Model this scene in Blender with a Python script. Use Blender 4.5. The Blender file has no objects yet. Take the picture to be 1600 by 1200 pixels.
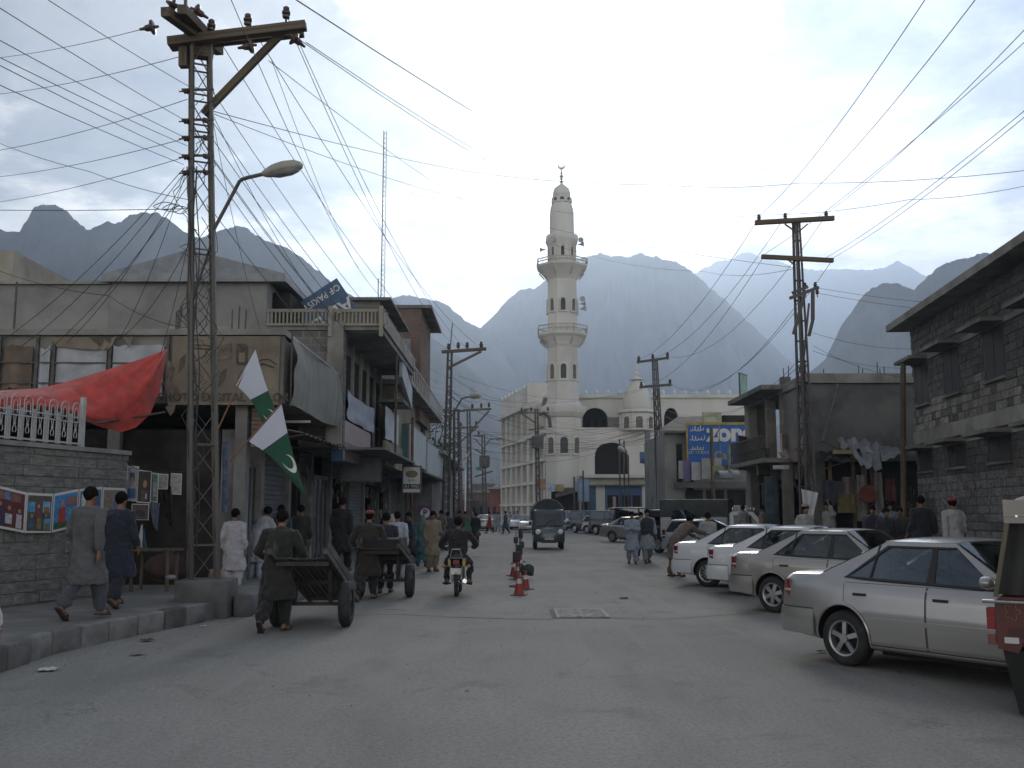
import bpy, bmesh, math, random
from math import sin, cos, pi, radians, atan2, sqrt, hypot
from mathutils import Vector, Matrix, noise
S = bpy.context.scene
COL = S.collection
rnd = random.Random(7)

# ------------------------------------------------------------------ camera
F = 1555.0; CH = 1.7; TH = math.atan(199 / F)
cd = bpy.data.cameras.new('camera'); cam = bpy.data.objects.new('camera', cd); COL.objects.link(cam)
cd.sensor_width = 36.0; cd.lens = 36.0 * F / 1600; cd.clip_start = .05; cd.clip_end = 30000
cam.location = (0, 0, CH); cam.rotation_euler = (pi / 2 + TH, 0, 0); S.camera = cam

def at(px, py, Y):
    """world point that stands Y metres up the street, in the direction of photo position px, py"""
    u = (600 - py) / F; x = (px - 800) / F
    y = cos(TH) - u * sin(TH); z = sin(TH) + u * cos(TH)
    return Vector((x / y * Y, Y, CH + z / y * Y))
def gnd(px, py, z=0.0):
    u = (600 - py) / F; x = (px - 800) / F
    y = cos(TH) - u * sin(TH); zz = sin(TH) + u * cos(TH)
    t = (z - CH) / zz
    return Vector((x * t, y * t, z))

# ------------------------------------------------------------------ render
S.render.engine = 'CYCLES'
S.cycles.use_denoising = True
S.cycles.max_bounces = 6; S.cycles.diffuse_bounces = 3; S.cycles.glossy_bounces = 2
S.cycles.transparent_max_bounces = 12; S.cycles.transmission_bounces = 3; S.cycles.volume_bounces = 1
S.cycles.caustics_reflective = False; S.cycles.caustics_refractive = False
S.view_settings.view_transform = 'Standard'; S.view_settings.look = 'None'
S.view_settings.gamma = 1; S.view_settings.use_curve_mapping = False
S.view_settings.exposure = 0.10

# ------------------------------------------------------------------ sky and sun
SUN_EL = radians(22); SUN_AZ = radians(4)          # azimuth from +Y towards +X
sd = Vector((sin(SUN_AZ) * cos(SUN_EL), cos(SUN_AZ) * cos(SUN_EL), sin(SUN_EL)))
W = bpy.data.worlds.new('World'); S.world = W; W.use_nodes = True
nt = W.node_tree; nt.nodes.clear()
class NT:
    def __init__(s, t): s.t = t
    def n(s, typ, **k):
        n = s.t.nodes.new(typ)
        for a, b in k.items(): setattr(n, a, b)
        return n
    def put(s, sock, v):
        if isinstance(v, bpy.types.NodeSocket): s.t.links.new(v, sock)
        elif isinstance(v, bpy.types.Node): s.t.links.new(v.outputs[0], sock)
        else: sock.default_value = v
    def m(s, op, a, b=0.0, c=0.0, clamp=False):
        n = s.n('ShaderNodeMath', operation=op); n.use_clamp = clamp
        for i, v in enumerate((a, b, c)): s.put(n.inputs[i], v)
        return n.outputs[0]
    def vm(s, op, a, b=(0, 0, 0)):
        n = s.n('ShaderNodeVectorMath', operation=op); s.put(n.inputs[0], a); s.put(n.inputs[1], b)
        return n.outputs['Value'] if op in ('DOT_PRODUCT', 'LENGTH', 'DISTANCE') else n.outputs[0]
    def sm(s, x, a, b, lo=0.0, hi=1.0):
        n = s.n('ShaderNodeMapRange', interpolation_type='SMOOTHSTEP')
        s.put(n.inputs[0], x)
        for i, v in zip((1, 2, 3, 4), (a, b, lo, hi)): s.put(n.inputs[i], v)
        return n.outputs[0]
    def mix(s, f, a, b, blend='MIX'):
        n = s.n('ShaderNodeMix', data_type='RGBA', blend_type=blend)
        s.put(n.inputs[0], f); s.put(n.inputs[6], a); s.put(n.inputs[7], b); return n.outputs[2]
    def noise(s, vec, scale, detail=4.0, rough=.55, dist=0.0):
        n = s.n('ShaderNodeTexNoise')
        if vec is not None: s.put(n.inputs['Vector'], vec)
        n.inputs['Scale'].default_value = scale; n.inputs['Detail'].default_value = detail
        n.inputs['Roughness'].default_value = rough; n.inputs['Distortion'].default_value = dist
        return n.outputs[0]
w = NT(nt)
tc = w.n('ShaderNodeTexCoord').outputs['Generated']
sx = w.n('ShaderNodeSeparateXYZ'); w.put(sx.inputs[0], tc)
dx, dy, dz = sx.outputs
sky = w.n('ShaderNodeTexSky', sky_type='NISHITA', sun_disc=False, sun_elevation=SUN_EL, sun_rotation=SUN_AZ, altitude=2200, air_density=1.0, dust_density=1.0)
bgs = w.n('ShaderNodeBackground'); w.put(bgs.inputs[0], sky); bgs.inputs[1].default_value = .15
# cloud layer: directions projected on a flat deck
zz = w.m('ADD', w.m('MAXIMUM', dz, 0.0), .20)
cx = w.m('DIVIDE', dx, zz); cy = w.m('DIVIDE', dy, zz)
cv = w.n('ShaderNodeCombineXYZ'); w.put(cv.inputs[0], cx); w.put(cv.inputs[1], cy); cv.inputs[2].default_value = 1.4
n1 = w.noise(cv, 1.9, 9.0, .55, .2)
n2 = w.noise(cv, 4.5, 7.0, .6, .3)
nn = w.m('ADD', w.m('MULTIPLY', n1, .75), w.m('MULTIPLY', n2, .25))
ds = w.m('MAXIMUM', w.vm('DOT_PRODUCT', tc, tuple(sd)), 0.0)
glow = w.m('POWER', ds, 20.0); glow2 = w.m('POWER', ds, 7.0)
west = w.m('ADD', w.m('MULTIPLY', dx, -.22), w.m('MULTIPLY', dz, .12))   # the deck is thicker overhead and to the west
thick = w.sm(w.m('ADD', nn, west), .49, .60)
cover = w.sm(w.m('ADD', w.noise(w.vm('ADD', cv, (5, 2, 1)), 1.3, 8.0, .58, .35), w.m('ADD', w.m('MULTIPLY', dx, -.55), w.m('MULTIPLY', glow2, .25))), .38, .60)
low = w.sm(w.m('ADD', dz, w.m('MULTIPLY', n2, .3)), .36, .60, 1.0, 0.0)
cover = w.m('MAXIMUM', w.m('MAXIMUM', cover, .30), w.m('MULTIPLY', low, .95))
bright = w.mix(w.sm(ds, .74, .97), (1.3, 1.29, 1.25, 1), (2.45, 2.36, 2.16, 1))
dark = w.mix(glow2, (.27, .27, .28, 1), (.55, .54, .525, 1))
ccol = w.mix(w.m('MULTIPLY', thick, w.sm(w.m('ADD', dz, w.m('MULTIPLY', n2, .10)), .27, .35, .12, 1.0)), bright, dark)
ccol = w.mix(1.0, ccol, w.mix(w.sm(w.noise(cv, 3.2, 8.0, .6, .2), .36, .62), (.46, .47, .50, 1), (1.40, 1.38, 1.34, 1)), 'MULTIPLY')
gl = w.mix(1.0, ccol, w.mix(glow, (0, 0, 0, 1), (.55, .52, .45, 1)), 'ADD')
bgc = w.n('ShaderNodeBackground'); w.put(bgc.inputs[0], gl); bgc.inputs[1].default_value = 1.0
mx = w.n('ShaderNodeMixShader'); w.put(mx.inputs[0], cover); w.put(mx.inputs[1], bgs); w.put(mx.inputs[2], bgc)
wo = w.n('ShaderNodeOutputWorld'); w.put(wo.inputs[0], mx)
W.cycles.sampling_method = 'MANUAL'; W.cycles.sample_map_resolution = 512

sl = bpy.data.lights.new('sun', 'SUN'); sun = bpy.data.objects.new('sun', sl); COL.objects.link(sun)
sl.energy = 1.5; sl.angle = radians(14); sl.color = (1, .90, .75)
sun.rotation_euler = (-sd).to_track_quat('-Z', 'Y').to_euler(); sun.location = (0, 0, 60)

# ------------------------------------------------------------------ helpers
MATS = {}
def mat(name, col, rough=.8, metal=0.0, var=.25, scale=3.0, bump=0.0, bscale=30.0, col2=None, spec=.5, coat=0.0, detail=5.0, stretch=(1, 1, 1), dirt=None, dscale=.8, rand=0.0, sheen=0.0):
    if name in MATS: return MATS[name]
    m = bpy.data.materials.new(name); m.use_nodes = True; t = NT(m.node_tree)
    b = m.node_tree.nodes['Principled BSDF']
    tc = t.n('ShaderNodeTexCoord').outputs['Object']
    vec = t.vm('MULTIPLY', tc, stretch)
    oi = t.n('ShaderNodeObjectInfo').outputs['Random']
    off = t.n('ShaderNodeCombineXYZ')
    for i in range(3): t.put(off.inputs[i], t.m('MULTIPLY', oi, 37.0 + 11 * i))
    vec = t.vm('ADD', vec, off)
    f = t.noise(vec, scale, detail, .6)
    c1 = tuple(c * (1 - var) for c in col) + (1,)
    c2 = (tuple(col2) if col2 else tuple(min(1, c * (1 + var)) for c in col)) + (1,)
    c = t.mix(t.sm(f, .3, .7), c1, c2)
    if dirt:
        g = t.sm(t.noise(vec, dscale, 6.0, .65, .3), .5, .72)
        c = t.mix(t.m('MULTIPLY', g, dirt[3] if len(dirt) > 3 else .7), c, tuple(dirt[:3]) + (1,))
    if rand:
        c = t.mix(1.0, c, t.mix(oi, (1 - rand,) * 3 + (1,), (1 + rand,) * 3 + (1,)), 'MULTIPLY')
    t.put(b.inputs['Base Color'], c)
    b.inputs['Roughness'].default_value = rough; b.inputs['Metallic'].default_value = metal
    b.inputs['Specular IOR Level'].default_value = spec
    if coat: b.inputs['Coat Weight'].default_value = coat; b.inputs['Coat Roughness'].default_value = .06
    if sheen: b.inputs['Sheen Weight'].default_value = sheen
    if bump:
        bn = t.n('ShaderNodeBump'); bn.inputs['Strength'].default_value = min(1, bump); bn.inputs['Distance'].default_value = .02
        t.put(bn.inputs['Height'], t.noise(vec, bscale, 4.0, .6)); t.put(b.inputs['Normal'], bn)
    MATS[name] = m; return m

def tag(o, label=None, cat=None, group=None, kind=None):
    if label: o['label'] = label
    if cat: o['category'] = cat
    if group: o['group'] = group
    if kind: o['kind'] = kind
    return o
def empty(name, loc=(0, 0, 0), rz=0.0, label=None, cat=None, group=None):
    o = bpy.data.objects.new(name, None); COL.objects.link(o); o.location = loc; o.rotation_euler = (0, 0, rz); o.empty_display_size = .2
    return tag(o, label, cat, group)
def link(name, me, parent=None, loc=None, rot=None, scale=None):
    o = bpy.data.objects.new(name, me); COL.objects.link(o)
    if parent is not None: o.parent = parent
    if loc is not None: o.location = loc
    if rot is not None: o.rotation_euler = rot
    if scale is not None: o.scale = scale
    return o
def copy_tree(o, parent=None):
    c = o.copy(); COL.objects.link(c)
    if parent is not None: c.parent = parent; c.matrix_parent_inverse = o.matrix_parent_inverse.copy()
    for ch in list(o.children): copy_tree(ch, c)
    return c

class MB:
    """collects geometry, then becomes ONE mesh object"""
    def __init__(s): s.v = []; s.f = []; s.mi = []; s.cur = 0
    def add(s, vs, fs):
        k = len(s.v); s.v += [tuple(v) for v in vs]
        for f in fs: s.f.append(tuple(i + k for i in f)); s.mi.append(s.cur)
        return s
    def box(s, x0, x1, y0, y1, z0, z1):
        if x0 > x1: x0, x1 = x1, x0
        if y0 > y1: y0, y1 = y1, y0
        if z0 > z1: z0, z1 = z1, z0
        return s.add([(x0, y0, z0), (x1, y0, z0), (x1, y1, z0), (x0, y1, z0), (x0, y0, z1), (x1, y0, z1), (x1, y1, z1), (x0, y1, z1)],
              [(0, 3, 2, 1), (4, 5, 6, 7), (0, 1, 5, 4), (1, 2, 6, 5), (2, 3, 7, 6), (3, 0, 4, 7)])
    def beam(s, a, b, w=.05, h=None, up=(0, 0, 1)):
        a = Vector(a); b = Vector(b); h = w if h is None else h
        d = (b - a).normalized(); up = Vector(up)
        if abs(d.dot(up)) > .98: up = Vector((1, 0, 0)) if abs(d.x) < .9 else Vector((0, 1, 0))
        sx = d.cross(up).normalized() * (w / 2); sy = sx.cross(d).normalized() * (h / 2)
        vs = [p + q for p in (a, b) for q in (-sx - sy, sx - sy, sx + sy, -sx + sy)]
        return s.add(vs, [(0, 1, 2, 3), (7, 6, 5, 4), (0, 4, 5, 1), (1, 5, 6, 2), (2, 6, 7, 3), (3, 7, 4, 0)])
    def tube(s, pts, r, n=6, cap=True):
        pts = [Vector(p) for p in pts]; rs = r if isinstance(r, (list, tuple)) else [r] * len(pts)
        k = len(s.v); up = None; fs = []; vs = []
        for i, p in enumerate(pts):
            d = (pts[min(i + 1, len(pts) - 1)] - pts[max(i - 1, 0)])
            if d.length < 1e-9: d = Vector((0, 0, 1))
            d.normalize()
            if up is None: up = d.orthogonal().normalized()
            else:
                up = up - d * up.dot(d)
                up = up.normalized() if up.length > 1e-6 else d.orthogonal().normalized()
            q = d.cross(up)
            for j in range(n):
                a = 2 * pi * j / n; vs.append(p + (up * cos(a) + q * sin(a)) * rs[i])
        for i in range(len(pts) - 1):
            for j in range(n):
                fs.append((i * n + j, i * n + (j + 1) % n, (i + 1) * n + (j + 1) % n, (i + 1) * n + j))
        if cap and n > 2: fs += [tuple(reversed(range(n))), tuple((len(pts) - 1) * n + j for j in range(n))]
        return s.add(vs, fs)
    def lathe(s, prof, n=16, c=(0, 0, 0), sy=1.0, ax='z', cap=True):
        vs = []; fs = []
        for r, z in prof:
            for j in range(n):
                a = 2 * pi * (j + .5) / n; x, y = r * cos(a), r * sin(a) * sy
                v = (x, y, z) if ax == 'z' else ((x, z, y) if ax == 'y' else (z, x, y))
                vs.append((v[0] + c[0], v[1] + c[1], v[2] + c[2]))
        for i in range(len(prof) - 1):
            for j in range(n):
                q = (i * n + j, i * n + (j + 1) % n, (i + 1) * n + (j + 1) % n, (i + 1) * n + j)
                fs.append(q if ax != 'y' else tuple(reversed(q)))
        if cap: fs += [tuple(reversed(range(n))), tuple((len(prof) - 1) * n + j for j in range(n))]
        return s.add(vs, fs)
    def loft(s, rings, cap=True, closed=True):
        n = len(rings[0]); vs = [p for r in rings for p in r]; fs = []
        for i in range(len(rings) - 1):
            for j in range(n if closed else n - 1):
                fs.append((i * n + j, i * n + (j + 1) % n, (i + 1) * n + (j + 1) % n, (i + 1) * n + j))
        if cap: fs += [tuple(reversed(range(n))), tuple((len(rings) - 1) * n + j for j in range(n))]
        return s.add(vs, fs)
    def prism(s, poly, d):
        d = Vector(d); poly = [Vector(p) for p in poly]; n = len(poly)
        return s.add(poly + [p + d for p in poly], [tuple(reversed(range(n))), tuple(range(n, 2 * n))] + [(i, (i + 1) % n, n + (i + 1) % n, n + i) for i in range(n)])
    def grid(s, fn, nu, nv, closed=False):
        vs = [fn(i / nu, j / nv) for i in range(nu + 1) for j in range(nv + 1)]
        fs = [(i * (nv + 1) + j, (i + 1) * (nv + 1) + j, (i + 1) * (nv + 1) + j + 1, i * (nv + 1) + j + 1) for i in range(nu) for j in range(nv)]
        return s.add(vs, fs)
    def mesh(s, name, mats, smooth=False, angle=40):
        me = bpy.data.meshes.new(name); me.from_pydata(s.v, [], s.f)
        for m in (mats if isinstance(mats, (list, tuple)) else [mats]): me.materials.append(m)
        if any(s.mi): me.polygons.foreach_set('material_index', s.mi)
        bm = bmesh.new(); bm.from_mesh(me); bmesh.ops.recalc_face_normals(bm, faces=bm.faces); bm.to_mesh(me); bm.free()
        if smooth:
            me.polygons.foreach_set('use_smooth', [True] * len(me.polygons))
            if angle < 180: me.set_sharp_from_angle(angle=radians(angle))
        me.update(); return me
    def build(s, name, mats, parent=None, smooth=False, angle=40, **k):
        return link(name, s.mesh(name, mats, smooth, angle), parent, **k)
def new(): return MB()
def solid(o, th, off=0):
    bm = bmesh.new(); bm.from_mesh(o.data)
    for e in bm.edges:
        if e.is_boundary: e.smooth = False
    bm.to_mesh(o.data); bm.free()
    m = o.modifiers.new('thickness', 'SOLIDIFY'); m.thickness = th; m.offset = off; return o
def baked(mb, mods, mats, name, smooth=True):
    """evaluate modifiers once and return a plain mesh"""
    me = mb.mesh(name, mats); o = bpy.data.objects.new(name, me); COL.objects.link(o)
    for typ, props in mods:
        md = o.modifiers.new(typ, typ)
        for a, b in props.items(): setattr(md, a, b)
    dg = bpy.context.evaluated_depsgraph_get(); dg.update()
    r = bpy.data.meshes.new_from_object(o.evaluated_get(dg)); bpy.data.objects.remove(o); bpy.data.meshes.remove(me)
    r.name = name
    if not r.materials:
        for m in (mats if isinstance(mats, (list, tuple)) else [mats]): r.materials.append(m)
    if smooth: r.polygons.foreach_set('use_smooth', [True] * len(r.polygons))
    return r
def text_mesh(body, size, m, depth=.01, name='lettering', bold=0.0, shear=0.0):
    c = bpy.data.curves.new(name, 'FONT'); c.body = body; c.size = size; c.extrude = depth; c.offset = bold; c.shear = shear
    c.align_x = 'CENTER'; c.align_y = 'CENTER'; c.resolution_u = 3
    o = bpy.data.objects.new(name, c); COL.objects.link(o)
    dg = bpy.context.evaluated_depsgraph_get(); dg.update()
    r = bpy.data.meshes.new_from_object(o.evaluated_get(dg)); bpy.data.objects.remove(o); bpy.data.curves.remove(c)
    r.name = name; r.materials.clear(); r.materials.append(m); return r
# ------------------------------------------------------------------ mountains, ground
M_rock = mat('mountain_rock', (.13, .125, .12), .95, var=.3, scale=.012, detail=9, spec=.1)
def ridge(pts, D, depth, name, seed, rough=1.0, front=.9):
    """a mountain whose skyline passes through pts, D metres off, with eroded slopes before and behind"""
    pts = [at(a, b, D) for a, b in pts]
    x0, x1 = pts[0].x, pts[-1].x; nu = int(min(420, 60 + (x1 - x0) / D * 420)); nv = 64
    def sky_z(x):
        for a, b in zip(pts, pts[1:]):
            if a.x <= x <= b.x:
                t = (x - a.x) / (b.x - a.x); return a.z + (b.z - a.z) * t
        return pts[-1].z
    def fn(u, v):
        x = x0 + (x1 - x0) * u; t = v * 2 - 1; h = sky_z(x)
        y = D + (t * depth * (front if t < 0 else 1.0))
        k = 1 - abs(t) ** .9
        q = Vector((x / D * 7 + seed, y / D * 7, seed))
        e = noise.fractal(q * 3.2, .9, 2.1, 6); r = 1 - abs(noise.fractal(Vector((x / D * 16 + seed, y / D * 5, 2)), 1., 2, 5)) * 2
        z = h * k + (e * .07 + (r - .5) * .16) * h * rough * min(1, abs(t) * 4) * k ** .5 * (1 if abs(t) < .97 else 0)
        z += noise.fractal(q * 20, .7, 2.2, 5) * h * .012 * (1 if abs(t) > .03 else .7)
        z -= abs(noise.noise(Vector((x / D * 38 + seed * 3, y / D * 9, 4)))) * h * .05 * min(1, abs(t) * 5) * k ** .5 * rough
        return (x + (y - D) * (x / D) * .6, y, z if abs(t) < .99 else -5)
    b = new().grid(fn, nu, nv)
    o = b.build(name, M_rock, smooth=True, angle=180); o['kind'] = 'structure'; return o
ridge([(-260, 420), (-120, 370), (0, 357), (14, 362), (30, 361), (42, 345), (52, 326), (62, 320), (82, 320), (98, 325), (112, 337), (126, 352), (142, 360), (158, 349), (166, 347), (178, 349), (190, 346), (203, 336), (222, 332), (248, 334), (264, 342), (280, 357), (297, 366), (312, 373), (330, 364), (352, 358), (372, 352), (388, 358), (405, 371), (430, 381), (448, 386), (470, 402), (500, 426), (530, 450), (556, 466), (600, 480), (660, 520), (720, 560), (800, 640)], 1400, 520, 'mountain', 1.3)
ridge([(520, 520), (560, 480), (600, 472), (622, 463), (636, 461), (658, 466), (680, 469), (700, 477), (718, 494), (735, 506), (752, 513), (790, 560), (830, 620)], 2300, 720, 'mountain', 5.1)
ridge([(640, 620), (700, 560), (752, 512), (776, 488), (790, 472), (806, 458), (815, 452), (838, 450), (850, 440), (866, 424), (905, 403), (922, 400), (940, 396), (955, 399), (978, 402), (990, 399), (1004, 397), (1012, 400), (1024, 399), (1036, 405), (1052, 408), (1066, 414), (1085, 427), (1110, 450), (1150, 484), (1200, 532), (1260, 590), (1330, 650)], 2700, 820, 'mountain', 9.4)
ridge([(1000, 460), (1050, 440), (1090, 425), (1120, 409), (1146, 404), (1158, 396), (1172, 394), (1190, 402), (1215, 408), (1240, 417), (1280, 423), (1300, 420), (1340, 421), (1365, 422), (1386, 416), (1404, 408), (1420, 416), (1442, 430), (1500, 450), (1600, 470), (1750, 520)], 5200, 1200, 'mountain', 14.2)
ridge([(1180, 720), (1225, 650), (1262, 585), (1290, 560), (1306, 528), (1316, 506), (1330, 488), (1345, 466), (1362, 450), (1378, 443), (1398, 442), (1412, 447), (1428, 452), (1445, 437), (1462, 420), (1480, 410), (1502, 404), (1516, 402), (1535, 395), (1555, 398), (1575, 388), (1600, 374), (1680, 350), (1800, 330), (1950, 400)], 1250, 400, 'mountain', 21.7)

M_road = bpy.data.materials.new('worn_asphalt'); M_road.use_nodes = True
t = NT(M_road.node_tree); b = M_road.node_tree.nodes['Principled BSDF']
P = t.n('ShaderNodeTexCoord').outputs['Object']
big = t.noise(P, .16, 5, .6, .3); mid = t.noise(t.vm('MULTIPLY', P, (1.2, .35, 1)), .9, 5, .6, .2); fine = t.noise(P, 22, 4, .7); grit = t.noise(P, 60, 3, .6)
c = t.mix(t.sm(big, .35, .65), (.20, .196, .178, 1), (.272, .266, .243, 1))
c = t.mix(t.m('MULTIPLY', t.sm(mid, .45, .72), .55), c, (.135, .132, .120, 1))
c = t.mix(t.m('MULTIPLY', t.sm(t.noise(P, .5, 7, .7, .6), .58, .68), .5), c, (.235, .225, .205, 1))
c = t.mix(t.m('MULTIPLY', t.sm(fine, .40, .62), .5), c, (.11, .108, .102, 1))
c = t.mix(t.m('MULTIPLY', t.sm(grit, .54, .66), .65), c, (.36, .35, .33, 1))
# oil and tyre stains in their own blotches
c = t.mix(t.m('MULTIPLY', t.sm(t.noise(t.vm('ADD', P, (9, 4, 0)), .9, 5, .6, .8), .58, .68), .35), c, (.095, .092, .085, 1))
# fine tar cracks wandering over the surface
ridge_n = t.m('ABSOLUTE', t.m('SUBTRACT', t.noise(t.vm('MULTIPLY', P, (.55, .4, 1)), 1.0, 7, .62, .5), .5))
crk = t.m('MULTIPLY', t.sm(ridge_n, .0, .006, 1.0, 0.0), t.sm(t.noise(t.vm('ADD', P, (3, 8, 0)), .22, 3), .52, .62))
c = t.mix(t.m('MULTIPLY', crk, .8), c, (.07, .07, .068, 1))
c = t.mix(t.m('MULTIPLY', t.sm(t.noise(t.vm('MULTIPLY', P, (2.5, .12, 1)), 1.0, 4, .5), .52, .68), .5), c, (.24, .235, .22, 1))
t.put(b.inputs['Base Color'], c); b.inputs['Roughness'].default_value = .82; b.inputs['Specular IOR Level'].default_value = .35
bn = t.n('ShaderNodeBump'); bn.inputs['Strength'].default_value = .5; bn.inputs['Distance'].default_value = .012
t.put(bn.inputs['Height'], t.m('ADD', t.m('MULTIPLY', fine, .7), t.m('ADD', t.m('MULTIPLY', mid, 1.2), t.m('MULTIPLY', grit, .3)))); t.put(b.inputs['Normal'], bn)
M_dirt = mat('dusty_ground', (.20, .18, .15), .95, var=.3, scale=.05, detail=8, bump=.3, bscale=3)
b = new()
b.grid(lambda u, v: ((u - .5) * 9100, -50 + v * 6900, -.03), 8, 8)
o = b.build('ground', M_dirt); o['kind'] = 'structure'
def undul(x, y): return .035 * noise.noise(Vector((x * .22, y * .12, .5))) * (1 if y > 4 else 0)
b = new(); b.grid(lambda u, v: ((u - .5) * 60, -12 + v * 190, 0), 40, 120)
o = b.build('road', M_road, smooth=True, angle=180); o['kind'] = 'structure'

# ------------------------------------------------------------------ haze
hz = new().box(-4600, 4600, -60, 6500, -6.0, 1480)
M_h = bpy.data.materials.new('mountain_haze'); M_h.use_nodes = True
t = NT(M_h.node_tree); M_h.node_tree.nodes.remove(M_h.node_tree.nodes['Principled BSDF'])
pv = t.n('ShaderNodeVolumePrincipled'); pv.inputs['Color'].default_value = (.62, .77, 1.0, 1); pv.inputs['Density'].default_value = .00033
pv.inputs['Anisotropy'].default_value = .7
M_h.node_tree.links.new(pv.outputs[0], M_h.node_tree.nodes['Material Output'].inputs['Volume'])
o = hz.build('haze', M_h); o['kind'] = 'stuff'
# ------------------------------------------------------------------ shared materials
M_conc = mat('old_concrete', (.25, .24, .22), .9, var=.25, scale=1.2, bump=.5, bscale=12, dirt=(.12, .115, .105, .7), dscale=.5, spec=.2)
M_concd = mat('dark_concrete', (.17, .168, .16), .9, var=.3, scale=1.0, bump=.5, bscale=12, dirt=(.07, .07, .066, .7), dscale=.6, spec=.2)
M_plaster = mat('grey_plaster', (.24, .24, .225), .9, var=.2, scale=.6, bump=.3, bscale=20, dirt=(.13, .13, .12, .8), dscale=.35, spec=.2)
M_cream = mat('cream_plaster', (.29, .27, .22), .9, var=.15, scale=.8, dirt=(.2, .18, .15, .6), dscale=.5, spec=.2)
M_beige = mat('faded_beige_paint', (.225, .19, .145), .85, var=.2, scale=1.5, dirt=(.12, .10, .08, .7), dscale=.9, spec=.2)
M_brown = mat('brown_board', (.16, .12, .095), .85, var=.3, scale=2, dirt=(.06, .05, .04, .7), spec=.2)
M_tin = mat('galvanised_tin', (.22, .235, .25), .6, metal=.4, var=.2, scale=2, dirt=(.2, .18, .16, .5))
M_steel = mat('galvanised_steel', (.115, .108, .098), .6, metal=.35, var=.25, scale=6, dirt=(.10, .08, .065, .6), dscale=3)
M_steeld = mat('weathered_steel', (.09, .085, .08), .65, metal=.3, var=.3, scale=6, dirt=(.10, .06, .04, .6), dscale=3)
M_wood = mat('weathered_wood', (.12, .095, .07), .85, var=.35, scale=5, stretch=(1, 1, .2), bump=.3, spec=.2)
M_black = mat('black_rubber', (.018, .018, .018), .75, var=.2, spec=.3)
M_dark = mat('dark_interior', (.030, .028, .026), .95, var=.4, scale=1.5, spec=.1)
M_porc = mat('brown_porcelain', (.06, .03, .022), .25, var=.1)
M_wire = mat('cable_sheath', (.022, .022, .024), .6, var=.1)
M_white = mat('white_paint', (.62, .62, .60), .6, var=.08, dirt=(.38, .36, .33, .5), dscale=1.5)
M_whitecloth = mat('white_cotton', (.50, .51, .53), .9, var=.08, scale=3, sheen=.2)
M_red = mat('red_cloth', (.44, .052, .04), .9, var=.22, scale=5, sheen=.3, dirt=(.20, .06, .05, .6), dscale=1.6, bump=.35, bscale=90)
M_shutter = mat('grey_shutter', (.14, .15, .155), .6, metal=.2, var=.2, scale=2, dirt=(.07, .06, .055, .6))
M_blue = mat('blue_sign_paint', (.045, .10, .19), .5, var=.15, dirt=(.05, .09, .15, .5))
M_pave = mat('pavement_concrete', (.20, .195, .18), .9, var=.2, scale=1.4, bump=.4, bscale=25, dirt=(.10, .098, .09, .7), dscale=.7, spec=.2)
M_kerb = mat('kerb_stone', (.16, .158, .15), .9, var=.3, scale=3, bump=.5, bscale=20, dirt=(.06, .06, .058, .6), dscale=1.5, rand=.4, spec=.2)
def mat_brick(name, c1, c2, mortar, bw=.24, bh=.08, ms=.012, bump=.6, axis=(1, 1), rough=.9):
    m = bpy.data.materials.new(name); m.use_nodes = True; t = NT(m.node_tree); b = m.node_tree.nodes['Principled BSDF']
    P = t.n('ShaderNodeTexCoord').outputs['Object']; s = t.n('ShaderNodeSeparateXYZ'); t.put(s.inputs[0], P)
    cc = t.n('ShaderNodeCombineXYZ'); t.put(cc.inputs[0], t.m('ADD', s.outputs[0], s.outputs[1])); t.put(cc.inputs[1], s.outputs[2])
    br = t.n('ShaderNodeTexBrick'); t.put(br.inputs['Vector'], cc); br.inputs['Scale'].default_value = 1
    br.inputs['Brick Width'].default_value = bw; br.inputs['Row Height'].default_value = bh; br.inputs['Mortar Size'].default_value = ms
    br.inputs['Color1'].default_value = c1 + (1,); br.inputs['Color2'].default_value = c2 + (1,); br.inputs['Mortar'].default_value = mortar + (1,)
    n = t.noise(P, 1.2, 6, .65); c = t.mix(t.m('MULTIPLY', t.sm(n, .45, .7), .6), br.outputs[0], tuple(x * .5 for x in c1) + (1,))
    t.put(b.inputs['Base Color'], c); b.inputs['Roughness'].default_value = rough; b.inputs['Specular IOR Level'].default_value = .2
    bn = t.n('ShaderNodeBump'); bn.inputs['Strength'].default_value = bump; bn.inputs['Distance'].default_value = .02; bn.invert = True
    t.put(bn.inputs['Height'], br.outputs['Fac']); t.put(b.inputs['Normal'], bn); return m
M_brick = mat_brick('red_brick', (.185, .115, .09), (.14, .09, .075), (.17, .15, .13))
M_rubble = mat_brick('rubble_stone', (.17, .165, .155), (.11, .108, .10), (.20, .195, .18), .42, .2, .025)
M_glassd = mat('dark_shop_glass', (.03, .04, .045), .08, var=.1, spec=.6)

def wall(b, p0, p1, z0, z1, th=.2):
    zm = (z0 + z1) / 2; return b.beam((p0[0], p0[1], zm), (p1[0], p1[1], zm), th, z1 - z0)
def board(name, label, cat, p0, p1, z0, z1, m, th=.06, edge=None, group=None):
    t = empty(name, ((p0[0] + p1[0]) / 2, (p0[1] + p1[1]) / 2, z0), 0, label, cat, group)
    L = Vector(t.location); q0 = (p0[0] - L.x, p0[1] - L.y); q1 = (p1[0] - L.x, p1[1] - L.y)
    wall(new(), q0, q1, 0, z1 - z0, th).build('panel', m, t)
    d = Vector((q1[0] - q0[0], q1[1] - q0[1], 0)).normalized()
    if edge:
        e = new()
        for z in (0, z1 - z0): e.beam((q0[0], q0[1], z), (q1[0], q1[1], z), th + .03, .04)
        for q in (q0, q1): e.beam((q[0], q[1], -.02), (q[0], q[1], z1 - z0 + .02), th + .034, .04)
        e.build('frame', edge, t)
    return t
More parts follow.
